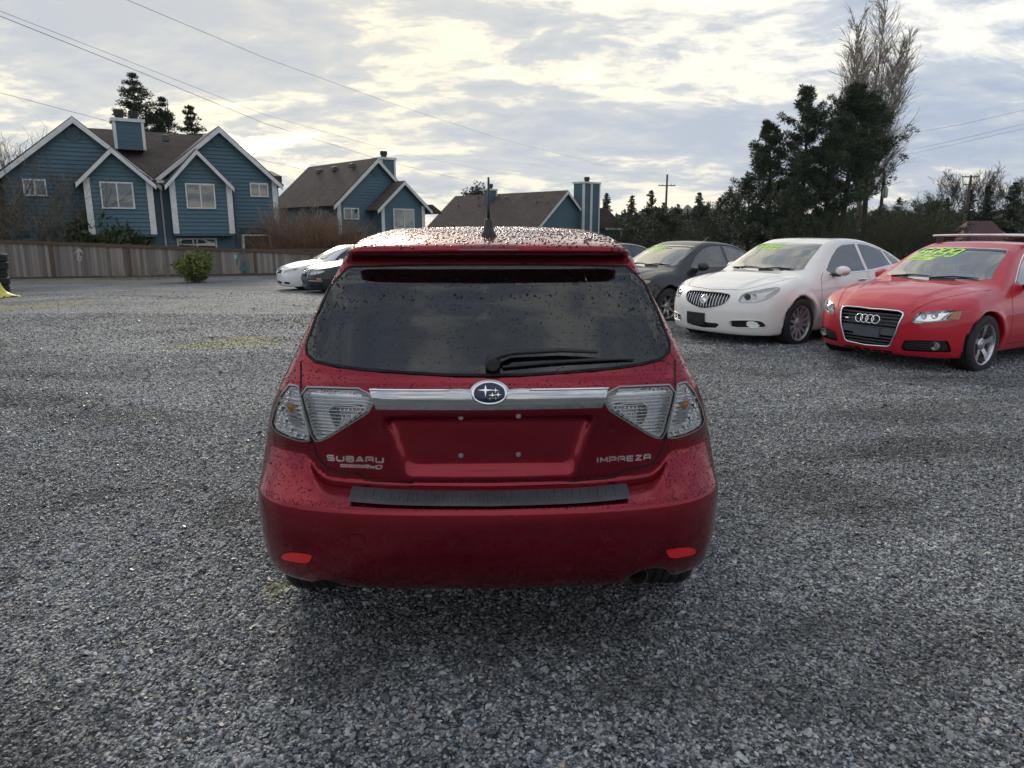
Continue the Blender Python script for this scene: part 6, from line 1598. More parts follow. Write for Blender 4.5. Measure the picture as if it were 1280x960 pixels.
def leaves(C, D, L, W, r, bend=0.0):
    """flat pointed leaves: centre base C, direction D, length L, width W"""
    K = len(C); D = D/(np.linalg.norm(D, axis=1)[:, None]+1e-9); S = np.cross(D, r.normal(size=(K, 3))); S /= np.linalg.norm(S, axis=1)[:, None]+1e-9
    L = np.asarray(L).reshape(-1, 1)*np.ones((K, 1)); W = np.asarray(W).reshape(-1, 1)*np.ones((K, 1))
    V = np.stack([C, C+D*L*.5+S*W*.5, C+D*L, C+D*L*.5-S*W*.5], 1).reshape(-1, 3)
    F = np.arange(K)[:, None]*4+np.array([0, 1, 2, 3]); return V, F
class Tree:
    def __init__(s, seed): s.r = np.random.default_rng(seed); s.A = []; s.B = []; s.ra = []; s.rb = []; s.C = []; s.D = []; s.L = []; s.W = []
    def seg(s, a, b, ra, rb): s.A.append(a); s.B.append(b); s.ra.append(ra); s.rb.append(rb)
    def limb(s, p, d, L, r0, r1, n=4, wob=.12, grav=0.0):
        """bent limb; returns its points"""
        p = np.array(p, float); d = np.array(d, float); d /= np.linalg.norm(d); pts = [p]
        for i in range(n):
            q = p+d*L/n; s.seg(p, q, r0+(r1-r0)*i/n, r0+(r1-r0)*(i+1)/n); pts.append(q); p = q
            d = d+s.r.normal(0, wob, 3)+np.array([0, 0, grav]); d /= np.linalg.norm(d)
        return np.array(pts), d
    def tuft(s, p, n, size, L, W, up=.3, dirv=None):
        r = s.r; off = r.normal(size=(n, 3)); off /= np.linalg.norm(off, axis=1)[:, None]; rad = r.random((n, 1))**.5
        s.C.append(p+off*rad*size*[1, 1, .7]); D = off+[0, 0, up]
        if dirv is not None: D = D*.6+np.asarray(dirv)
        s.D.append(D); s.L.append(r.uniform(.6, 1.2, n)*L); s.W.append(r.uniform(.7, 1.2, n)*W)
    def meshes(s, sides=4):
        out = []
        if s.A: out.append(mesh_from(*tubes((s.A, s.B, np.array(s.ra), np.array(s.rb)), sides), smooth=True))
        else: out.append(None)
        if s.C: out.append(mesh_from(*leaves(np.concatenate(s.C), np.concatenate(s.D), np.concatenate(s.L), np.concatenate(s.W), s.r), smooth=False))
        else: out.append(None)
        return out
def put_tree(name, ms, bark, leafm, loc, label, cat='tree', group=None, scale=1.0, rz=0.0, names=('trunk', 'crown')):
    o = empty(name, loc, rz); o.scale = (scale,)*3 if not hasattr(scale, '__len__') else scale; tag(o, label, cat, group)
    for me, nm, mt in zip(ms, names, (bark, leafm)):
        if me is not None:
            if len(me.materials) == 0: me.materials.append(MATS[mt])
            c = bpy.data.objects.new(nm, me); col.objects.link(c); c.parent = o
    return o
def fir_mesh(h, rad, seed, dens=1.0, base=.06, bend=.0, fine=1.0):
    """spire shaped fir: drooping whorls of sprays"""
    t = Tree(seed); r = t.r; t.limb((0, 0, 0), (0, 0, 1), h, h*.018+.04, .02, 8, .012)
    z = h*base
    while z < h*.985:
        f = 1-z/h; R_ = rad*(f**.85)*r.uniform(.7, 1.2)+.02*rad; nb = int(r.integers(5, 8))
        for k in range(nb):
            a = r.uniform(0, 2*math.pi); d = np.array([math.cos(a), math.sin(a), r.uniform(-.18, .22)+.35*(1-f)**2]); ln = R_*r.uniform(.65, 1.1)
            pts, _ = t.limb((0, 0, z), d, ln, .012+.02*f, .006, 3, .06, -.03)
            m = max(3, int(ln/.30*dens))
            for q in np.linspace(.18, 1.0, m):
                p = pts[0]+(pts[-1]-pts[0])*q; t.tuft(p+r.normal(0, .05, 3), int(7*dens)+3, (.20*(1.25-q*.5)*rad/1.6+.07)*(.25+.75*f), .26*fine*(.45+.55*f), .085*fine*(.5+.5*f), -.25+1.2*(1-f)**3, d*.6)
        z += h*.034*r.uniform(.8, 1.2)
    return t.meshes()
def pine_mesh(h, rad, seed, base=.25, nb=46, lean=0.0, top=1.0, full=1.0):
    """open crowned pine: forked limbs with tufts at their ends"""
    t = Tree(seed); r = t.r; pts, _ = t.limb((0, 0, 0), (lean, 0, 1), h*.97, h*.020+.05, .03, 9, .03)
    t.tuft(pts[-1], 40, .16, .26, .06, 1.2)
    for k in range(nb):
        f = base+(1-base)*(k+r.random())/nb; i = f*9; p = pts[min(int(i), 8)]*(1-(i % 1))+pts[min(int(i)+1, 9)]*(i % 1)
        g = (f-base)/(1-base); R_ = rad*(1.08-g**1.25*1.0+.05)*r.choice([.35, .6, .85, 1.1, 1.4])*(.6+.4*min(1, g*4))+.12; a = r.uniform(0, 2*math.pi); d = np.array([math.cos(a), math.sin(a), r.uniform(-.1, .45)+g*.7])
        lp, dd = t.limb(p, d, R_, .05*(1-g)+.02, .012, 4, .14, .06)
        sz = .09+.13*min(1, R_/1.6); kk = full*min(1, R_/1.3+.12)
        for q in range(2, 5):
            t.tuft(lp[q], int(24*kk)+3, sz, .26, .06, .45)
            for m in range(2):
                a2 = r.normal(size=3); a2[2] = abs(a2[2])*.7; sp, _ = t.limb(lp[q], d*.6+a2*.7, R_*.30+.05, .012, .006, 2, .1); t.tuft(sp[-1], int(28*kk)+3, sz, .27, .06, .6)
    return t.meshes()
def bare_mesh(h, seed, spread=.35, levels=4, up=.25, ratio=.72, kids=(3, 4), r0=.10, start=.2, tipr=.006):
    t = Tree(seed); r = t.r
    def grow(p, d, L, rad, lv):
        pts, dd = t.limb(p, d, L, rad, max(rad*.55, tipr), 3, .10, up*.10)
        if lv == 0: return
        for k in range(int(r.integers(kids[0], kids[1]+1))):
            q = pts[int(r.integers(1, 4))] if k else pts[-1]; a = r.normal(size=3); nd = dd+a*spread+[0, 0, up]; grow(q, nd, L*ratio*r.uniform(.7, 1.1), max(rad*.55, tipr), lv-1)
    pts, d = t.limb((0, 0, 0), (0, 0, 1), h*start, r0, r0*.8, 3, .04)
    for k in range(4): a = r.normal(size=3); grow(pts[-1] if k else pts[-2], np.array([0, 0, 1.])+a*spread, h*(1-start)*.34, r0*.6, levels)
    return t.meshes(3)[0], None
def poplar_mesh(h, rad, seed):
    """bare poplar: many steep rods rising from a few leaders"""
    t = Tree(seed); r = t.r; leaders = []
    base, d = t.limb((0, 0, 0), (0, 0, 1), h*.20, .26, .22, 3, .02)
    for k in range(9):
        a = 2*math.pi*k/8+r.uniform(-.3, .3); sp = .0 if k == 0 else r.uniform(.16, .40); dd = np.array([math.cos(a)*sp, math.sin(a)*sp, 1.0])
        ln = h*(.80 if k == 0 else r.uniform(.50, .78)); n = 10; p = base[-1] if k < 5 else base[-2]; pts = [p]; dirn = dd
        for i in range(n):
            q = p+dirn/np.linalg.norm(dirn)*ln/n; t.seg(p, q, .13*(1-i/n)+.02, .13*(1-(i+1)/n)+.015); p = q; pts.append(p); dirn = dirn*.92+np.array([0, 0, .10])+r.normal(0, .025, 3)
        leaders.append(np.array(pts))
    for P in leaders:
        for k in range(56):
            f = r.uniform(.10, .98)*10; i = min(int(f), 9); p = P[i]+(P[i+1]-P[i])*(f-i); a = r.uniform(0, 2*math.pi); g = f/10
            d = np.array([math.cos(a)*.68, math.sin(a)*.68, 1.0]); L = rad*r.uniform(.8, 1.7)*(1.1-g*.7)
            lp, _ = t.limb(p, d, L, .030, .016, 4, .06, .09)
            for m in range(7):
                q = lp[int(r.integers(0, 4))]+r.normal(0, .02, 3); d2 = d+r.normal(0, .36, 3); l2, _ = t.limb(q, d2, L*r.uniform(.25, .5), .017, .012, 2, .08, .07)
                for z in range(2): t.limb(l2[int(r.integers(0, 3))], d2+r.normal(0, .4, 3), L*r.uniform(.12, .26), .014, .010, 1)
    return t.meshes(3)[0], None
def shrub_mesh(w, h, seed, n=26, leaf=.10, lw=.05, per=80, tw=.25):
    t = Tree(seed); r = t.r
    for k in range(n):
        a = r.uniform(0, 2*math.pi); q = r.random()**.6; d = np.array([math.cos(a)*q*w, math.sin(a)*q*w, h*(1.0-.45*q*q)*r.uniform(.75, 1.05)]); L = np.linalg.norm(d)
        lp, _ = t.limb((d[0]*.15, d[1]*.15, 0), d, L*.9, .018, .006, 4, .06)
        for p in lp[1:]: t.tuft(p, per, tw, leaf, lw, .5)
    return t.meshes()
def twig_mesh(w, h, seed, n=60, r0=.012, lean=.5):
    t = Tree(seed); r = t.r
    for k in range(n):
        a = r.uniform(0, 2*math.pi); q = r.random()**.5; b = np.array([math.cos(a)*q*w*.8, math.sin(a)*q*w*.8, 0]); d = np.array([math.cos(a)*q*lean, math.sin(a)*q*lean, 1.0])+r.normal(0, .18, 3); L = h*r.uniform(.55, 1.0)
        lp, dd = t.limb(b, d, L, r0, r0*.4, 5, .10, .03)
        for m in range(6):
            p = lp[int(r.integers(1, 6))]; l2, _ = t.limb(p, dd+r.normal(0, .45, 3), L*r.uniform(.2, .45), r0*.5, r0*.3, 3, .14)
            for z in range(3): t.limb(l2[int(r.integers(1, 4))], dd+r.normal(0, .6, 3), L*r.uniform(.08, .2), r0*.32, r0*.22, 1)
    return t.meshes(3)[0], None
def spot(u, Y, v=None):
    """ground point under pixel column u at distance Y"""
    p = at_y(u, 289, Y); return Vector((p.x, Y, gz(p.x, Y)-.03))
def height_at(v, u, Y): return at_y(u, v, Y).z-gz(at_y(u, v, Y).x, Y)

# tall dark pines and the bare poplar on the right
G = 'dark pines in front of the poplar'
for k, (u, Y, vt, rad, base, nb, lab) in enumerate([
    (1000, 56, 108, 2.6, .14, 84, 'tall dark pine with a thin pointed top, left of the bare poplar'),
    (1052, 58, 104, 2.9, .36, 84, 'tallest dark pine with bare lower trunk, against the bare poplar'),
    (1079, 60, 116, 2.1, .50, 42, 'slim dark pine crossing the poplar trunk'),
    (962, 57, 150, 2.2, .06, 70, 'lower dark pine at the left of the pine clump'),
    (1028, 55, 150, 2.8, .06, 76, 'broad dark pine low in the middle of the clump')]):
    h = height_at(vt, u, Y); put_tree('pine_tree', pine_mesh(h, rad, 20+k, base, nb, [.01, 0, .02, -.02, 0][k], full=1.7), 'bark_dark', 'pine_needles', spot(u, Y), lab, group=G)
Y = 64; put_tree('poplar_tree', poplar_mesh(height_at(-28, 1085, Y), 2.9, 31), 'bark_pale', None, spot(1072, Y), 'very tall leafless poplar rising above the dark pines', names=('trunk', 'crown'))
# evergreens of the middle distance
f1 = fir_mesh(10, 2.1, 41, 1.3, fine=1.9); f2 = fir_mesh(10, 2.5, 42, 1.4, fine=1.9); f3 = fir_mesh(10, 3.2, 43, 1.5, fine=1.9)
firs = [(789, 105, 243, 0, 'narrow fir, first to the right of the last blue house roof'), (812, 100, 237, 1, 'fir just left of the distant utility pole'), (872, 98, 239, 0, 'spiky fir midway between pole and pines'),
        (846, 104, 254, 0, 'short fir just right of the distant utility pole'), (757, 112, 240, 0, 'thin fir behind the tall side chimney'), (897, 96, 246, 1, 'fir right of the spiky one'), (1180, 104, 246, 0, 'small fir just left of the crossarm pole'),
        (1229, 96, 231, 1, 'fir right of the crossarm pole'), (1261, 92, 228, 2, 'broad fir at the right edge'), (1120, 98, 247, 2, 'low fir right of the street lamp'), (1283, 90, 236, 2, 'fir cut by the right edge'), (1207, 100, 236, 1, 'fir behind the crossarm pole'), (828, 112, 252, 0, 'small far fir behind the utility pole')]
for k, (u, Y, vt, m, lab) in enumerate(firs):
    h = height_at(vt, u, Y); put_tree('fir_tree', (f1, f2, f3)[m], 'bark_dark', 'fir_needles', spot(u, Y), lab, group='firs of the middle distance', scale=(h/10*(1.15 if m < 2 else 1.0), h/10*1.15, h/10), rz=k*1.3)
b1 = pine_mesh(7, 3.0, 51, .04, 44); b2 = pine_mesh(6, 3.2, 52, .03, 40)
for k, (u, Y, vt, m, lab) in enumerate([(935, 60, 224, 0, 'rounded evergreen at the left foot of the pine clump'), (912, 64, 243, 1, 'low rounded evergreen left of the pine clump'), (985, 54, 232, 1, 'bushy evergreen below the tall pointed pine'), (1105, 66, 262, 1, 'bushy evergreen below the street lamp'), (880, 72, 258, 0, 'dull evergreen behind the charcoal saloon roof')]):
    h = height_at(vt, u, Y); put_tree('evergreen_tree', (b1, b2)[m], 'bark_dark', 'pine_needles', spot(u, Y), lab, group='bushy evergreens behind the parked cars', scale=(h/6.5*.95, h/6.5, h/(7 if m == 0 else 6)), rz=k*2.1)
c1 = pine_mesh(5, 3.2, 53, .02, 38)
for k, (u, Y, vt, lab, mt) in enumerate([(830, 62, 270, 'low olive hedge bush left of the charcoal saloon aerial', 'cedar_green'), (1155, 70, 258, 'olive bush left of the maroon roof', 'cedar_green'), (1176, 66, 268, 'bush at the foot of the crossarm pole', 'cedar_green'), (800, 70, 274, 'low bush beside the last blue house', 'cedar_green'), (1292, 70, 262, 'bush right of the maroon roof', 'cedar_green')]):
    h = height_at(vt, u, Y); o = put_tree('hedge_bush', c1, 'bark_dark', 'cedar_green', spot(u, Y), lab, 'bush', 'olive bushes behind the lot', (h/4.6*1.3, h/4.6*1.1, h/5), k*1.7)
tw1 = twig_mesh(2.2, 4.0, 61, 90, .022, .5)
for k, (u, Y, vt, lab) in enumerate([(1128, 62, 262, 'brown leafless thicket right of the street lamp'), (1142, 60, 266, 'brown leafless thicket beside the olive bush'), (1110, 58, 268, 'brown leafless thicket at the street lamp foot'), (860, 66, 276, 'dry brush above the charcoal saloon'), (1030, 52, 268, 'dry brush below the dark pines'), (775, 74, 276, 'dry brush beside the last blue house')]):
    h = height_at(vt, u, Y); put_tree('thicket', (tw1[0], None), 'thicket_stems', None, spot(u, Y), lab, 'thicket', 'dry thickets behind the lot', (h/4*1.25, h/4*1.2, h/4), k*1.1, ('stems', 'x'))
bt = bare_mesh(10, 71, .42, 5, .22, .74, (3, 4), .14, .22, .012)
for k, (u, Y, vt, lab) in enumerate([(1197, 112, 200, 'leafless tree behind the crossarm pole'), (1232, 108, 197, 'leafless tree with fan shaped crown right of the crossarm pole'), (1256, 110, 205, 'leafless tree near the right edge'), (1165, 116, 233, 'small leafless tree before the blue mountains')]):
    h = height_at(vt, u, Y); put_tree('bare_tree', (bt[0], None), 'bark_grey', None, spot(u, Y), lab, group='leafless trees on the right', scale=h/9.6, rz=k*1.9)
# behind the houses
for k, (u, Y, vt, rad, lab) in enumerate([(187, 62, 91, 4.4, 'tall dark pine behind the chimney of the large blue house'), (218, 63, 122, 3.2, 'low pine top behind the large blue roof'), (251, 61, 131, 2.6, 'small pine right of the tall one behind the large roof')]):
    h = height_at(vt, u, Y); put_tree('pine_tree', fir_mesh(h, rad*1.45, 80+k, 2.0, base=.4, fine=1.7), 'bark_dark', 'pine_needles', spot(u, Y), lab, group='pines behind the large blue house')
Y = 92; h = height_at(217, 592, Y); t = Tree(85); pts, _ = t.limb((0, 0, 0), (0, 0, 1), h*.7, .22, .12, 4, .03)
for k in range(34):
    a = t.r.normal(size=3); a[2] = abs(a[2])*.7+.15; lp, _ = t.limb(pts[-1]-[0, 0, t.r.uniform(0, 1.5)], a, h*.20*t.r.uniform(.6, 1.1), .06, .015, 4, .2)
    for p in lp[2:]: t.tuft(p+t.r.normal(0, .1, 3), 26, .42, .30, .16, .1)
put_tree('round_tree', t.meshes(), 'bark_dark', 'olive_leaves', spot(592, Y), 'sparse round topped tree behind the long brown roof')
for k, (u, vt) in enumerate(((427, 189), (441, 187))):
    Y = 75; h = height_at(vt, u, Y); put_tree('bare_tree', (bare_mesh(10, 90+k, .22, 3, .5, .7, (2, 3), .08, .3, .012)[0], None), 'bark_grey', None, spot(u, Y), ['thin leafless treetop left behind the middle house ridge', 'thin leafless treetop right behind the middle house ridge'][k], group='leafless treetops behind the middle house', scale=h/9.8)
# between the fence and the houses
tb = bare_mesh(5, 95, .38, 4, .35, .72, (3, 4), .06, .15, .009)
for k, (u, Y, vt, lab) in enumerate([(372, 41, 236, 'bare pale shrub tree between the large and the middle blue house'), (352, 40, 232, 'bare twiggy shrub at the corner of the large blue house'), (398, 43, 250, 'bare shrub left of the middle blue house')]):
    h = height_at(vt, u, Y); put_tree('bare_shrub', (tb[0], None), 'bark_pale', None, spot(u, Y), lab, 'shrub', 'bare shrubs behind the fence', (h/4.9*.8, h/4.9*.8, h/4.9), k*2.0)
tw = twig_mesh(1.3, 3.0, 97, 200, .017, .50); twb = twig_mesh(1.3, 2.0, 98, 220, .013, .7)
for k, (u, Y, vt, lab) in enumerate([(6, 36, 205, 'tall tangle of bare brown stems at the left edge behind the fence'), (36, 36.4, 222, 'tangle of bare stems below the left house window'), (66, 36.8, 235, 'tangle of bare stems left of the rhododendron'), (96, 37.2, 240, 'bare stems above the rhododendron'), (-22, 36, 215, 'bare stems cut by the left edge')]):
    h = height_at(vt, u, Y); put_tree('bare_shrub', (tw[0], None), 'dry_brush', None, spot(u, Y), lab, 'shrub', 'bare shrubs behind the fence', (h/3*1.0, h/3*.8, h/3*1.02), k*1.4, ('stems', 'x'))
for k, (u, Y, vt, lab) in enumerate([(368, 40, 281, 'rust brown leafless bush right of the large house corner'), (395, 40.3, 276, 'rust brown leafless bush above the white car bonnet'), (418, 40.8, 284, 'rust brown leafless bush beside the juniper')]):
    h = height_at(vt, u, Y); put_tree('brown_bush', (twb[0], None), 'brown_twigs', None, spot(u, Y), lab, 'bush', 'rust brown bushes behind the fence', (h/2, h/2, h/2), k*1.4, ('stems', 'x'))
sh = shrub_mesh(1.0, 1.6, 101, 44, .22, .10, 44, .26)
for k, (u, Y, vt, lab) in enumerate([(124, 36.6, 266, 'dark green rhododendron above the fence below the left bay window'), (100, 37, 270, 'dark leafy shrub beside the rhododendron among bare stems'), (70, 36.4, 284, 'low leafy shrub at the fence under the bare stems')]):
    h = height_at(vt, u, Y); put_tree('rhododendron', sh, 'bark_dark', 'rhododendron', spot(u, Y), lab, 'shrub', 'leafy shrubs behind the fence', (h/1.6*.95, h/1.6*.9, h/1.6), k*2.2, ('stems', 'leaves'))
Y = 41.5; h = height_at(283, 436, Y); put_tree('juniper_bush', shrub_mesh(1.2, h, 103, 36, .16, .045, 46, .26), 'bark_dark', 'juniper', spot(436, Y), 'olive juniper bush behind the fence beside the middle house', 'bush', names=('stems', 'leaves'))
p = ground_hit(247, 353); put_tree('green_shrub', shrub_mesh(.72, 1.32, 105, 34, .15, .065, 30, .17), 'bark_grey', 'shrub_green', p, 'bright green leafy shrub growing in front of the fence', 'shrub', names=('stems', 'leaves'))
# climbing stems on the fence beside the shrub
p = ground_hit(175, 350); put_tree('bare_shrub', (twig_mesh(1.4, 1.0, 107, 40, .008, .9)[0], None), 'dry_brush', None, p+Vector((0, .1, 0)), 'thin dead stems leaning on the fence left of the green shrub', 'shrub', 'bare shrubs behind the fence', 1.0, 0, ('stems', 'x'))

# far wood, hills and mountains
def ridge(name, pts, Y, th, matn, jag, label, kind, zb=-3, seed=1):
    r = np.random.default_rng(seed); P = [at_y(u, v, Y) for u, v in pts]; X = np.linspace(P[0].x, P[-1].x, 420); Zt = np.interp(X, [p.x for p in P], [p.z for p in P])
    Zt = Zt+sum(a*np.sin(X*f+ph) for a, f, ph in [(jag*.4, .02*60/Y*6, 1), (jag*.3, .06*60/Y*6, 2)])+r.uniform(0, 1, 420)**2*jag
    rows = [(0, 1.0, 0), (.5, .96, .4), (1, .4, 1.0)]; V = []
    n = len(X)
    for fy, fz, _ in ((0, 0, 0), (.15, .6, 0), (.5, 1.0, 0), (1, .5, 0)):
        for x, z in zip(X, Zt): V.append((x*(1+fy*th/Y*.2), Y+fy*th, zb+(z-zb)*fz))
    f = [(j*n+i, j*n+i+1, (j+1)*n+i+1, (j+1)*n+i) for j in range(3) for i in range(n-1)]
    o = ob(name, mesh_from(V, f, False), MATS[matn]); tag(o, label, name.replace('_', ' ') if kind == 'stuff' else None, kind=kind); return o
leaf_mat('far_trees', (.016, .026, .018), (.030, .042, .026), .9)
def mount(t, m):
    pos = t.n('ShaderNodeNewGeometry').outputs['Position']; sep = t.n('ShaderNodeSeparateXYZ', {0: pos})
    n = t.noise(pos, .012, 8, .65); s = t.maprange(t.math('ADD', sep.outputs[2], t.math('MULTIPLY', n, 120.0)), 120, 170)
    return pbr(t, color=t.mix(s, (.05, .065, .06), (.62, .64, .66)), rough=.9, spec=.1)
mat('mountain_rock', mount)
ridge('mountains', [(1060, 270), (1120, 262), (1140, 254), (1160, 249), (1175, 244), (1190, 247), (1210, 250), (1240, 246), (1262, 240), (1285, 236), (1340, 240), (1500, 262)], 3300, 500, 'mountain_rock', 9, 'distant blue mountain range on the right', 'structure', -10, 3)
ridge('wooded_hill', [(560, 292), (700, 284), (760, 272), (800, 268), (850, 263), (900, 262), (960, 268), (1040, 272), (1120, 268), (1200, 270), (1290, 266), (1420, 268), (1600, 280)], 520, 160, 'far_trees', 5, 'hazy wooded hill behind the firs', 'structure', -5, 4)
def far_wood():
    """band of mixed wood behind the lot that reads as one mass"""
    t = Tree(111); r = t.r
    for k in range(320):
        u = r.uniform(745, 1420); Y = r.uniform(118, 175); p = spot(u, Y); vt = r.uniform(262, 282); h = height_at(vt, u, Y); w = h*r.uniform(.18, .34)
        for z in np.linspace(.15, 1, 9): t.tuft(np.array([p.x, p.y, p.z+h*z*.92])+r.normal(0, .12, 3), 12, w*(1.12-z*.95)+.15, 1.1, .55, .1)
    o = ob('far_wood', t.meshes()[1], MATS['fir_needles']); tag(o, 'band of far evergreen wood along the horizon', 'wood', kind='stuff')
far_wood()

# poles and lines
def pole(u, Y, vt, label, arms=(), r=.13, lean=0.0):
    p = spot(u, Y); zt = at_y(u, vt, Y).z; o = empty('utility_pole', p); tag(o, label, 'utility pole', 'utility poles')
    H = zt-p.z; MB().tube([(0, 0, 0), (lean*H*.5, 0, H*.5), (lean*H, 0, H)], [r*1.15, r, r*.75], 12).build('shaft', MATS['pole_wood'], o, smooth='auto')
    for va, w in arms:
        za = at_y(u, va, Y).z-p.z; a = MB().box((-w, -.06, za-.06), (w, .06, za+.06)).build('crossarm', MATS['pole_wood'], o)
        for k in (-1, -.55, .55, 1): MB().lathe([(.03, 0), (.06, .05), (.03, .1), (.055, .14), (0, .2)], 'z', 8, c=(k*w*.95, 0, za+.06)).build('insulator', MATS['lamp_grey'], a)
    return o, p, H
pole(831, 102, 218, 'far utility pole with short crossarm among the firs', [(232, 1.15)], .16)
pole(1204, 84, 219, 'brown utility pole with two crossarms on the right', [(221, 1.0), (231, .75)], .17, .01)
o, p, H = pole(1098, 62, 215, 'utility pole with transformer and street lamp by the poplar', [], .15)
za = at_y(1098, 241, 62).z-p.z
MB().lathe([(0, -.45), (.2, -.42), (.22, -.3), (.22, .3), (.2, .36), (0, .4)], 'z', 16, c=(.05, -.34, za)).build('transformer', MATS['lamp_grey'], o, smooth='auto')
zl = at_y(1102, 268, 62).z-p.z; ze = at_y(1120, 258, 62).z-p.z
l = MB().tube([(.1, -.1, zl), (.6, -.1, zl+.55), (1.1, -.1, ze+.02)], .035, 8).build('lamp_arm', MATS['silver_paint'], o, smooth=True)
MB().lathe([(0, -.36), (.10, -.30), (.15, -.05), (.13, .2), (.05, .38), (0, .4)], 'x', 12, c=(1.35, -.1, ze)).build('lamp_head', MATS['silver_paint'], l, smooth=True)
def line(pts, label, r=.012, sag=.0):
    r = r*.62; P = [at_y(u, v, Y) for u, v, Y in pts]; Q = []
    for a, b in zip(P[:-1], P[1:]):
        for k in range(8): Q.append(a.lerp(b, k/8))
    Q.append(P[-1]); m = MB().tube([tuple(q) for q in Q], r, 5).build('power_line', MATS['wire'], None, smooth=True); tag(m, label, 'power line', 'overhead lines')
line([(-30, 8, 26), (180, 92, 34), (330, 154, 44), (480, 201, 62), (575, 224, 88), (640, 237, 120)], 'lower of the two close overhead lines falling from the upper left', .018)
line([(-30, 2, 26), (180, 84, 34), (330, 143, 44), (480, 186, 62), (600, 212, 90), (700, 226, 120)], 'upper of the two close overhead lines falling from the upper left', .012)
line([(150, -4, 26), (330, 72, 36), (480, 126, 50), (620, 172, 72), (760, 208, 110)], 'thin overhead line falling from the top towards the middle', .013)
line([(-30, 108, 34), (140, 153, 40), (300, 194, 50), (385, 213, 60), (480, 232, 80), (560, 247, 110)], 'overhead line crossing the large blue house', .016)
line([(1130, 168, 66), (1200, 156, 52), (1300, 133, 40)], 'single overhead line at the upper right', .014)
line([(1140, 187, 66), (1200, 174, 52), (1300, 150, 40)], 'upper of two lines at the right', .013)
line([(1140, 192, 66), (1200, 179, 52), (1300, 156, 40)], 'lower of two lines at the right', .013)
line([(760, 270, 96), (860, 268, 92), (960, 270, 88), (1098, 275, 62)], 'line strung low across the evergreens', .014)
line([(1098, 268, 62), (1204, 256, 84), (1300, 250, 90)], 'line between the two poles on the right', .013)
line([(770, 283, 90), (900, 285, 80), (1098, 291, 62)], 'lowest line across the dark pines', .013)

# tyres and yellow sheet at the left edge
def tyre_mesh():
    m = MB(); r = .32; h = .11; m.lathe([(.19, -h*.9), (.2, -h), (.27, -h*1.05), (.30, -h*.9), (r, -h*.75), (r, -h*.3), (r-.012, -h*.25), (r-.012, -h*.12), (r, -h*.08), (r, h*.08), (r-.012, h*.12), (r-.012, h*.25), (r, h*.3), (r, h*.75), (.30, h*.9), (.27, h*1.05), (.2, h), (.19, h*.9), (.21, 0), (.19, -h*.9)], 'z', 32); return m
p = ground_hit(-2, 366); me = tyre_mesh().build('tyre', MATS['rubber'], None, smooth='auto').data
bpy.data.objects.remove(bpy.data.objects['tyre'] if 'tyre' in bpy.data.objects and bpy.data.objects['tyre'].data == me else [o for o in bpy.data.objects if o.data == me][0])
words = ['bottom', 'second from the bottom', 'middle', 'second from the top', 'topmost']
for k in range(5):
    o = ob('loose_tyre', me, None, None, (p.x+.03*math.sin(k*2.3), p.y+.02*k, p.z+.13+.232*k)); o.rotation_euler = (R(2*math.sin(k*3)), R(2*math.cos(k*5)), k); tag(o, f'old black tyre, {words[k]} of the stack at the left edge', 'tyre', 'stacked tyres')
for k in range(3):
    o = ob('loose_tyre', me, None, None, (p.x-.68, p.y-.3, p.z+.13+.235*k)); o.rotation_euler = (R(3*math.cos(k)), R(2*math.sin(k*2)), k*1.3); tag(o, f'old black tyre in the pile behind the yellow sheet, {["lowest", "middle", "upper"][k]}', 'tyre', 'stacked tyres')
simple('yellow_sheet', (.62, .56, .10), .45, var=.15, scale=5)
def sheet():
    r = np.random.default_rng(9); n = 34; V = []; q = ground_hit(-4, 371)
    for i in range(n):
        for j in range(n):
            a, b = i/(n-1)*2-1, j/(n-1)*2-1; d = math.hypot(a, b); ang = math.atan2(b, a)
            rr = .62*(1+.18*math.sin(ang*3+1)+.10*math.sin(ang*7)); z = max(.02, .92*math.exp(-(d/.50)**2.6)+.04*math.sin(a*9+b*4)+.03*math.sin(b*13-a*5)); z = z*(1-.0)+.02*r.random()
            V.append((q.x-.06+a*rr, q.y-.25+b*rr*.8, q.z+z))
    f = [(i*n+j, (i+1)*n+j, (i+1)*n+j+1, i*n+j+1) for i in range(n-1) for j in range(n-1)]
    o = ob('plastic_sheet', mesh_from(V, f, True), MATS['yellow_sheet']); md = o.modifiers.new('thick', 'SOLIDIFY'); md.thickness = .006; tag(o, 'crumpled yellow plastic sheet heaped beside the tyre stack', 'plastic sheet')
sheet()
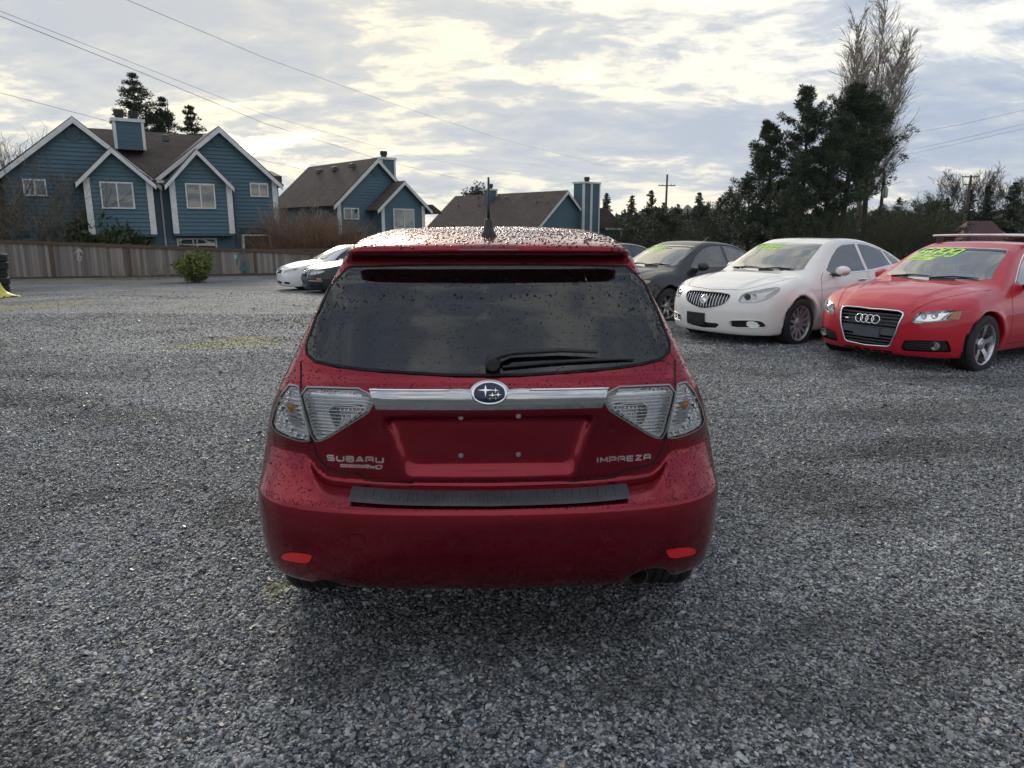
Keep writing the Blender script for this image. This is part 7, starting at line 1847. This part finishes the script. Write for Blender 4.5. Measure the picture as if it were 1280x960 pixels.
# ------------------------------------------------------------------ rain drops on the hatchback
simple('bead_on_glass', (.010, .011, .013), .03, ior=1.33)
simple('bead_on_paint', (.085, .001, .005), .03, ior=1.33)
def build_drops():
    c = HATCH; r = np.random.default_rng(21); PP = []; NN = []; SS = []; SK = []
    def put(P, side, s0, s1, flat, pw=2.0, run=0.0):
        o, d = c.rays(P, side); t = c.march(o, d, 0, {'rear': 1.75, 'top': 1.3, 'left': 1.2, 'right': 1.2}[side], 150); ok = ~np.isnan(t)
        p = (o+d*t[:, None])[ok]; n = c.grad(p); PP.append(p); NN.append(n); s = s0+(s1-s0)*r.random(len(p))**pw; SS.append(np.stack([s, s*flat], 1)); SK.append(np.full(len(p), run))
    put(np.stack([r.uniform(-.56, .56, 7000), r.uniform(.33, 2.3, 7000)], 1), 'top', .0018, .0060, .45, 1.6)
    put(np.stack([r.uniform(-.62, .62, 3000), 1.37-.37*r.random(3000)**1.5], 1), 'rear', .0009, .0027, .55, 2.2, .5)
    put(np.stack([r.uniform(-.70, .70, 700), r.uniform(.965, 1.0, 700)], 1), 'rear', .0010, .0028, .5, 2.0)
    x = r.uniform(.60, .82, 1100)*r.choice([-1, 1], 1100); put(np.stack([x, r.uniform(.60, .775, 1100)], 1), 'rear', .0010, .0027, .5, 2.0)
    put(np.stack([r.uniform(-.8, .8, 900), r.uniform(.596, .612, 900)], 1), 'rear', .0010, .0024, .45, 2.0)
    x = r.uniform(.56, .80, 1300)*r.choice([-1, 1], 1300); put(np.stack([x, r.uniform(.14, .9, 1300)], 1), 'top', .0014, .0040, .45, 2.0)
    x = r.uniform(.50, .80, 900)*r.choice([-1, 1], 900); put(np.stack([x, r.uniform(.98, 1.38, 900)], 1), 'rear', .0012, .0034, .45, 2.0)
    P_, N_, S_ = np.concatenate(PP), np.concatenate(NN), np.concatenate(SS)
    wn = c.win2d; ong = in_poly(wn, P_[:, [0, 2]]) & (P_[:, 2] > .99) & (P_[:, 1] < .55)
    for sel, off, mt in ((ong, .0034, 'bead_on_glass'), (~ong, .0004, 'bead_on_paint')):
        p, n, s = P_[sel], N_[sel], S_[sel]; K = len(p)
        u = np.cross(n, [0, 0, 1.]); l = np.linalg.norm(u, axis=1)[:, None]; u = np.where(l > .05, u/(l+1e-9), [[1., 0, 0]]); w = np.cross(n, u)
        q = p+n*off; V = []; el = r.uniform(.8, 1.5, (K, 1)); jit = r.uniform(.78, 1.22, (K, 6))
        for rr, hh in ((1.0, 0.0), (.80, .62)):
            for k in range(6):
                a = 2*math.pi*k/6; V.append(q+(u*math.cos(a)+w*el*math.sin(a))*(s[:, :1]*rr*jit[:, k:k+1])+n*s[:, 1:]*hh)
        V.append(q+n*s[:, 1:]); V = np.stack(V, 1).reshape(-1, 3); o = np.arange(K)[:, None]*13
        quads = np.concatenate([o+np.array([k, (k+1) % 6, 6+(k+1) % 6, 6+k]) for k in range(6)]); tris = np.concatenate([o+np.array([6+k, 6+(k+1) % 6, 12]) for k in range(6)])
        me = mesh_from(V, [tuple(f) for f in quads.tolist()]+[tuple(f) for f in tris.tolist()], True)
        d = ob('raindrops', me, MATS[mt], c.root); d['kind'] = 'stuff'
build_drops()
# ------------------------------------------------------------------ thin air haze
def build_haze():
    m = bpy.data.materials.new('air'); m.use_nodes = True; t = NT(m.node_tree); out = t.n('ShaderNodeOutputMaterial')
    v = t.n('ShaderNodeVolumePrincipled', {'Color': (.80, .88, 1.0, 1), 'Density': .00009, 'Anisotropy': .2}); t.link(v.outputs[0], out.inputs['Volume'])
    me = MB().box((-3600, -700, -14), (3600, 4300, 330)); o = me.build('haze', m); tag(o, 'thin blue air over the whole scene', 'haze', kind='stuff')
build_haze()
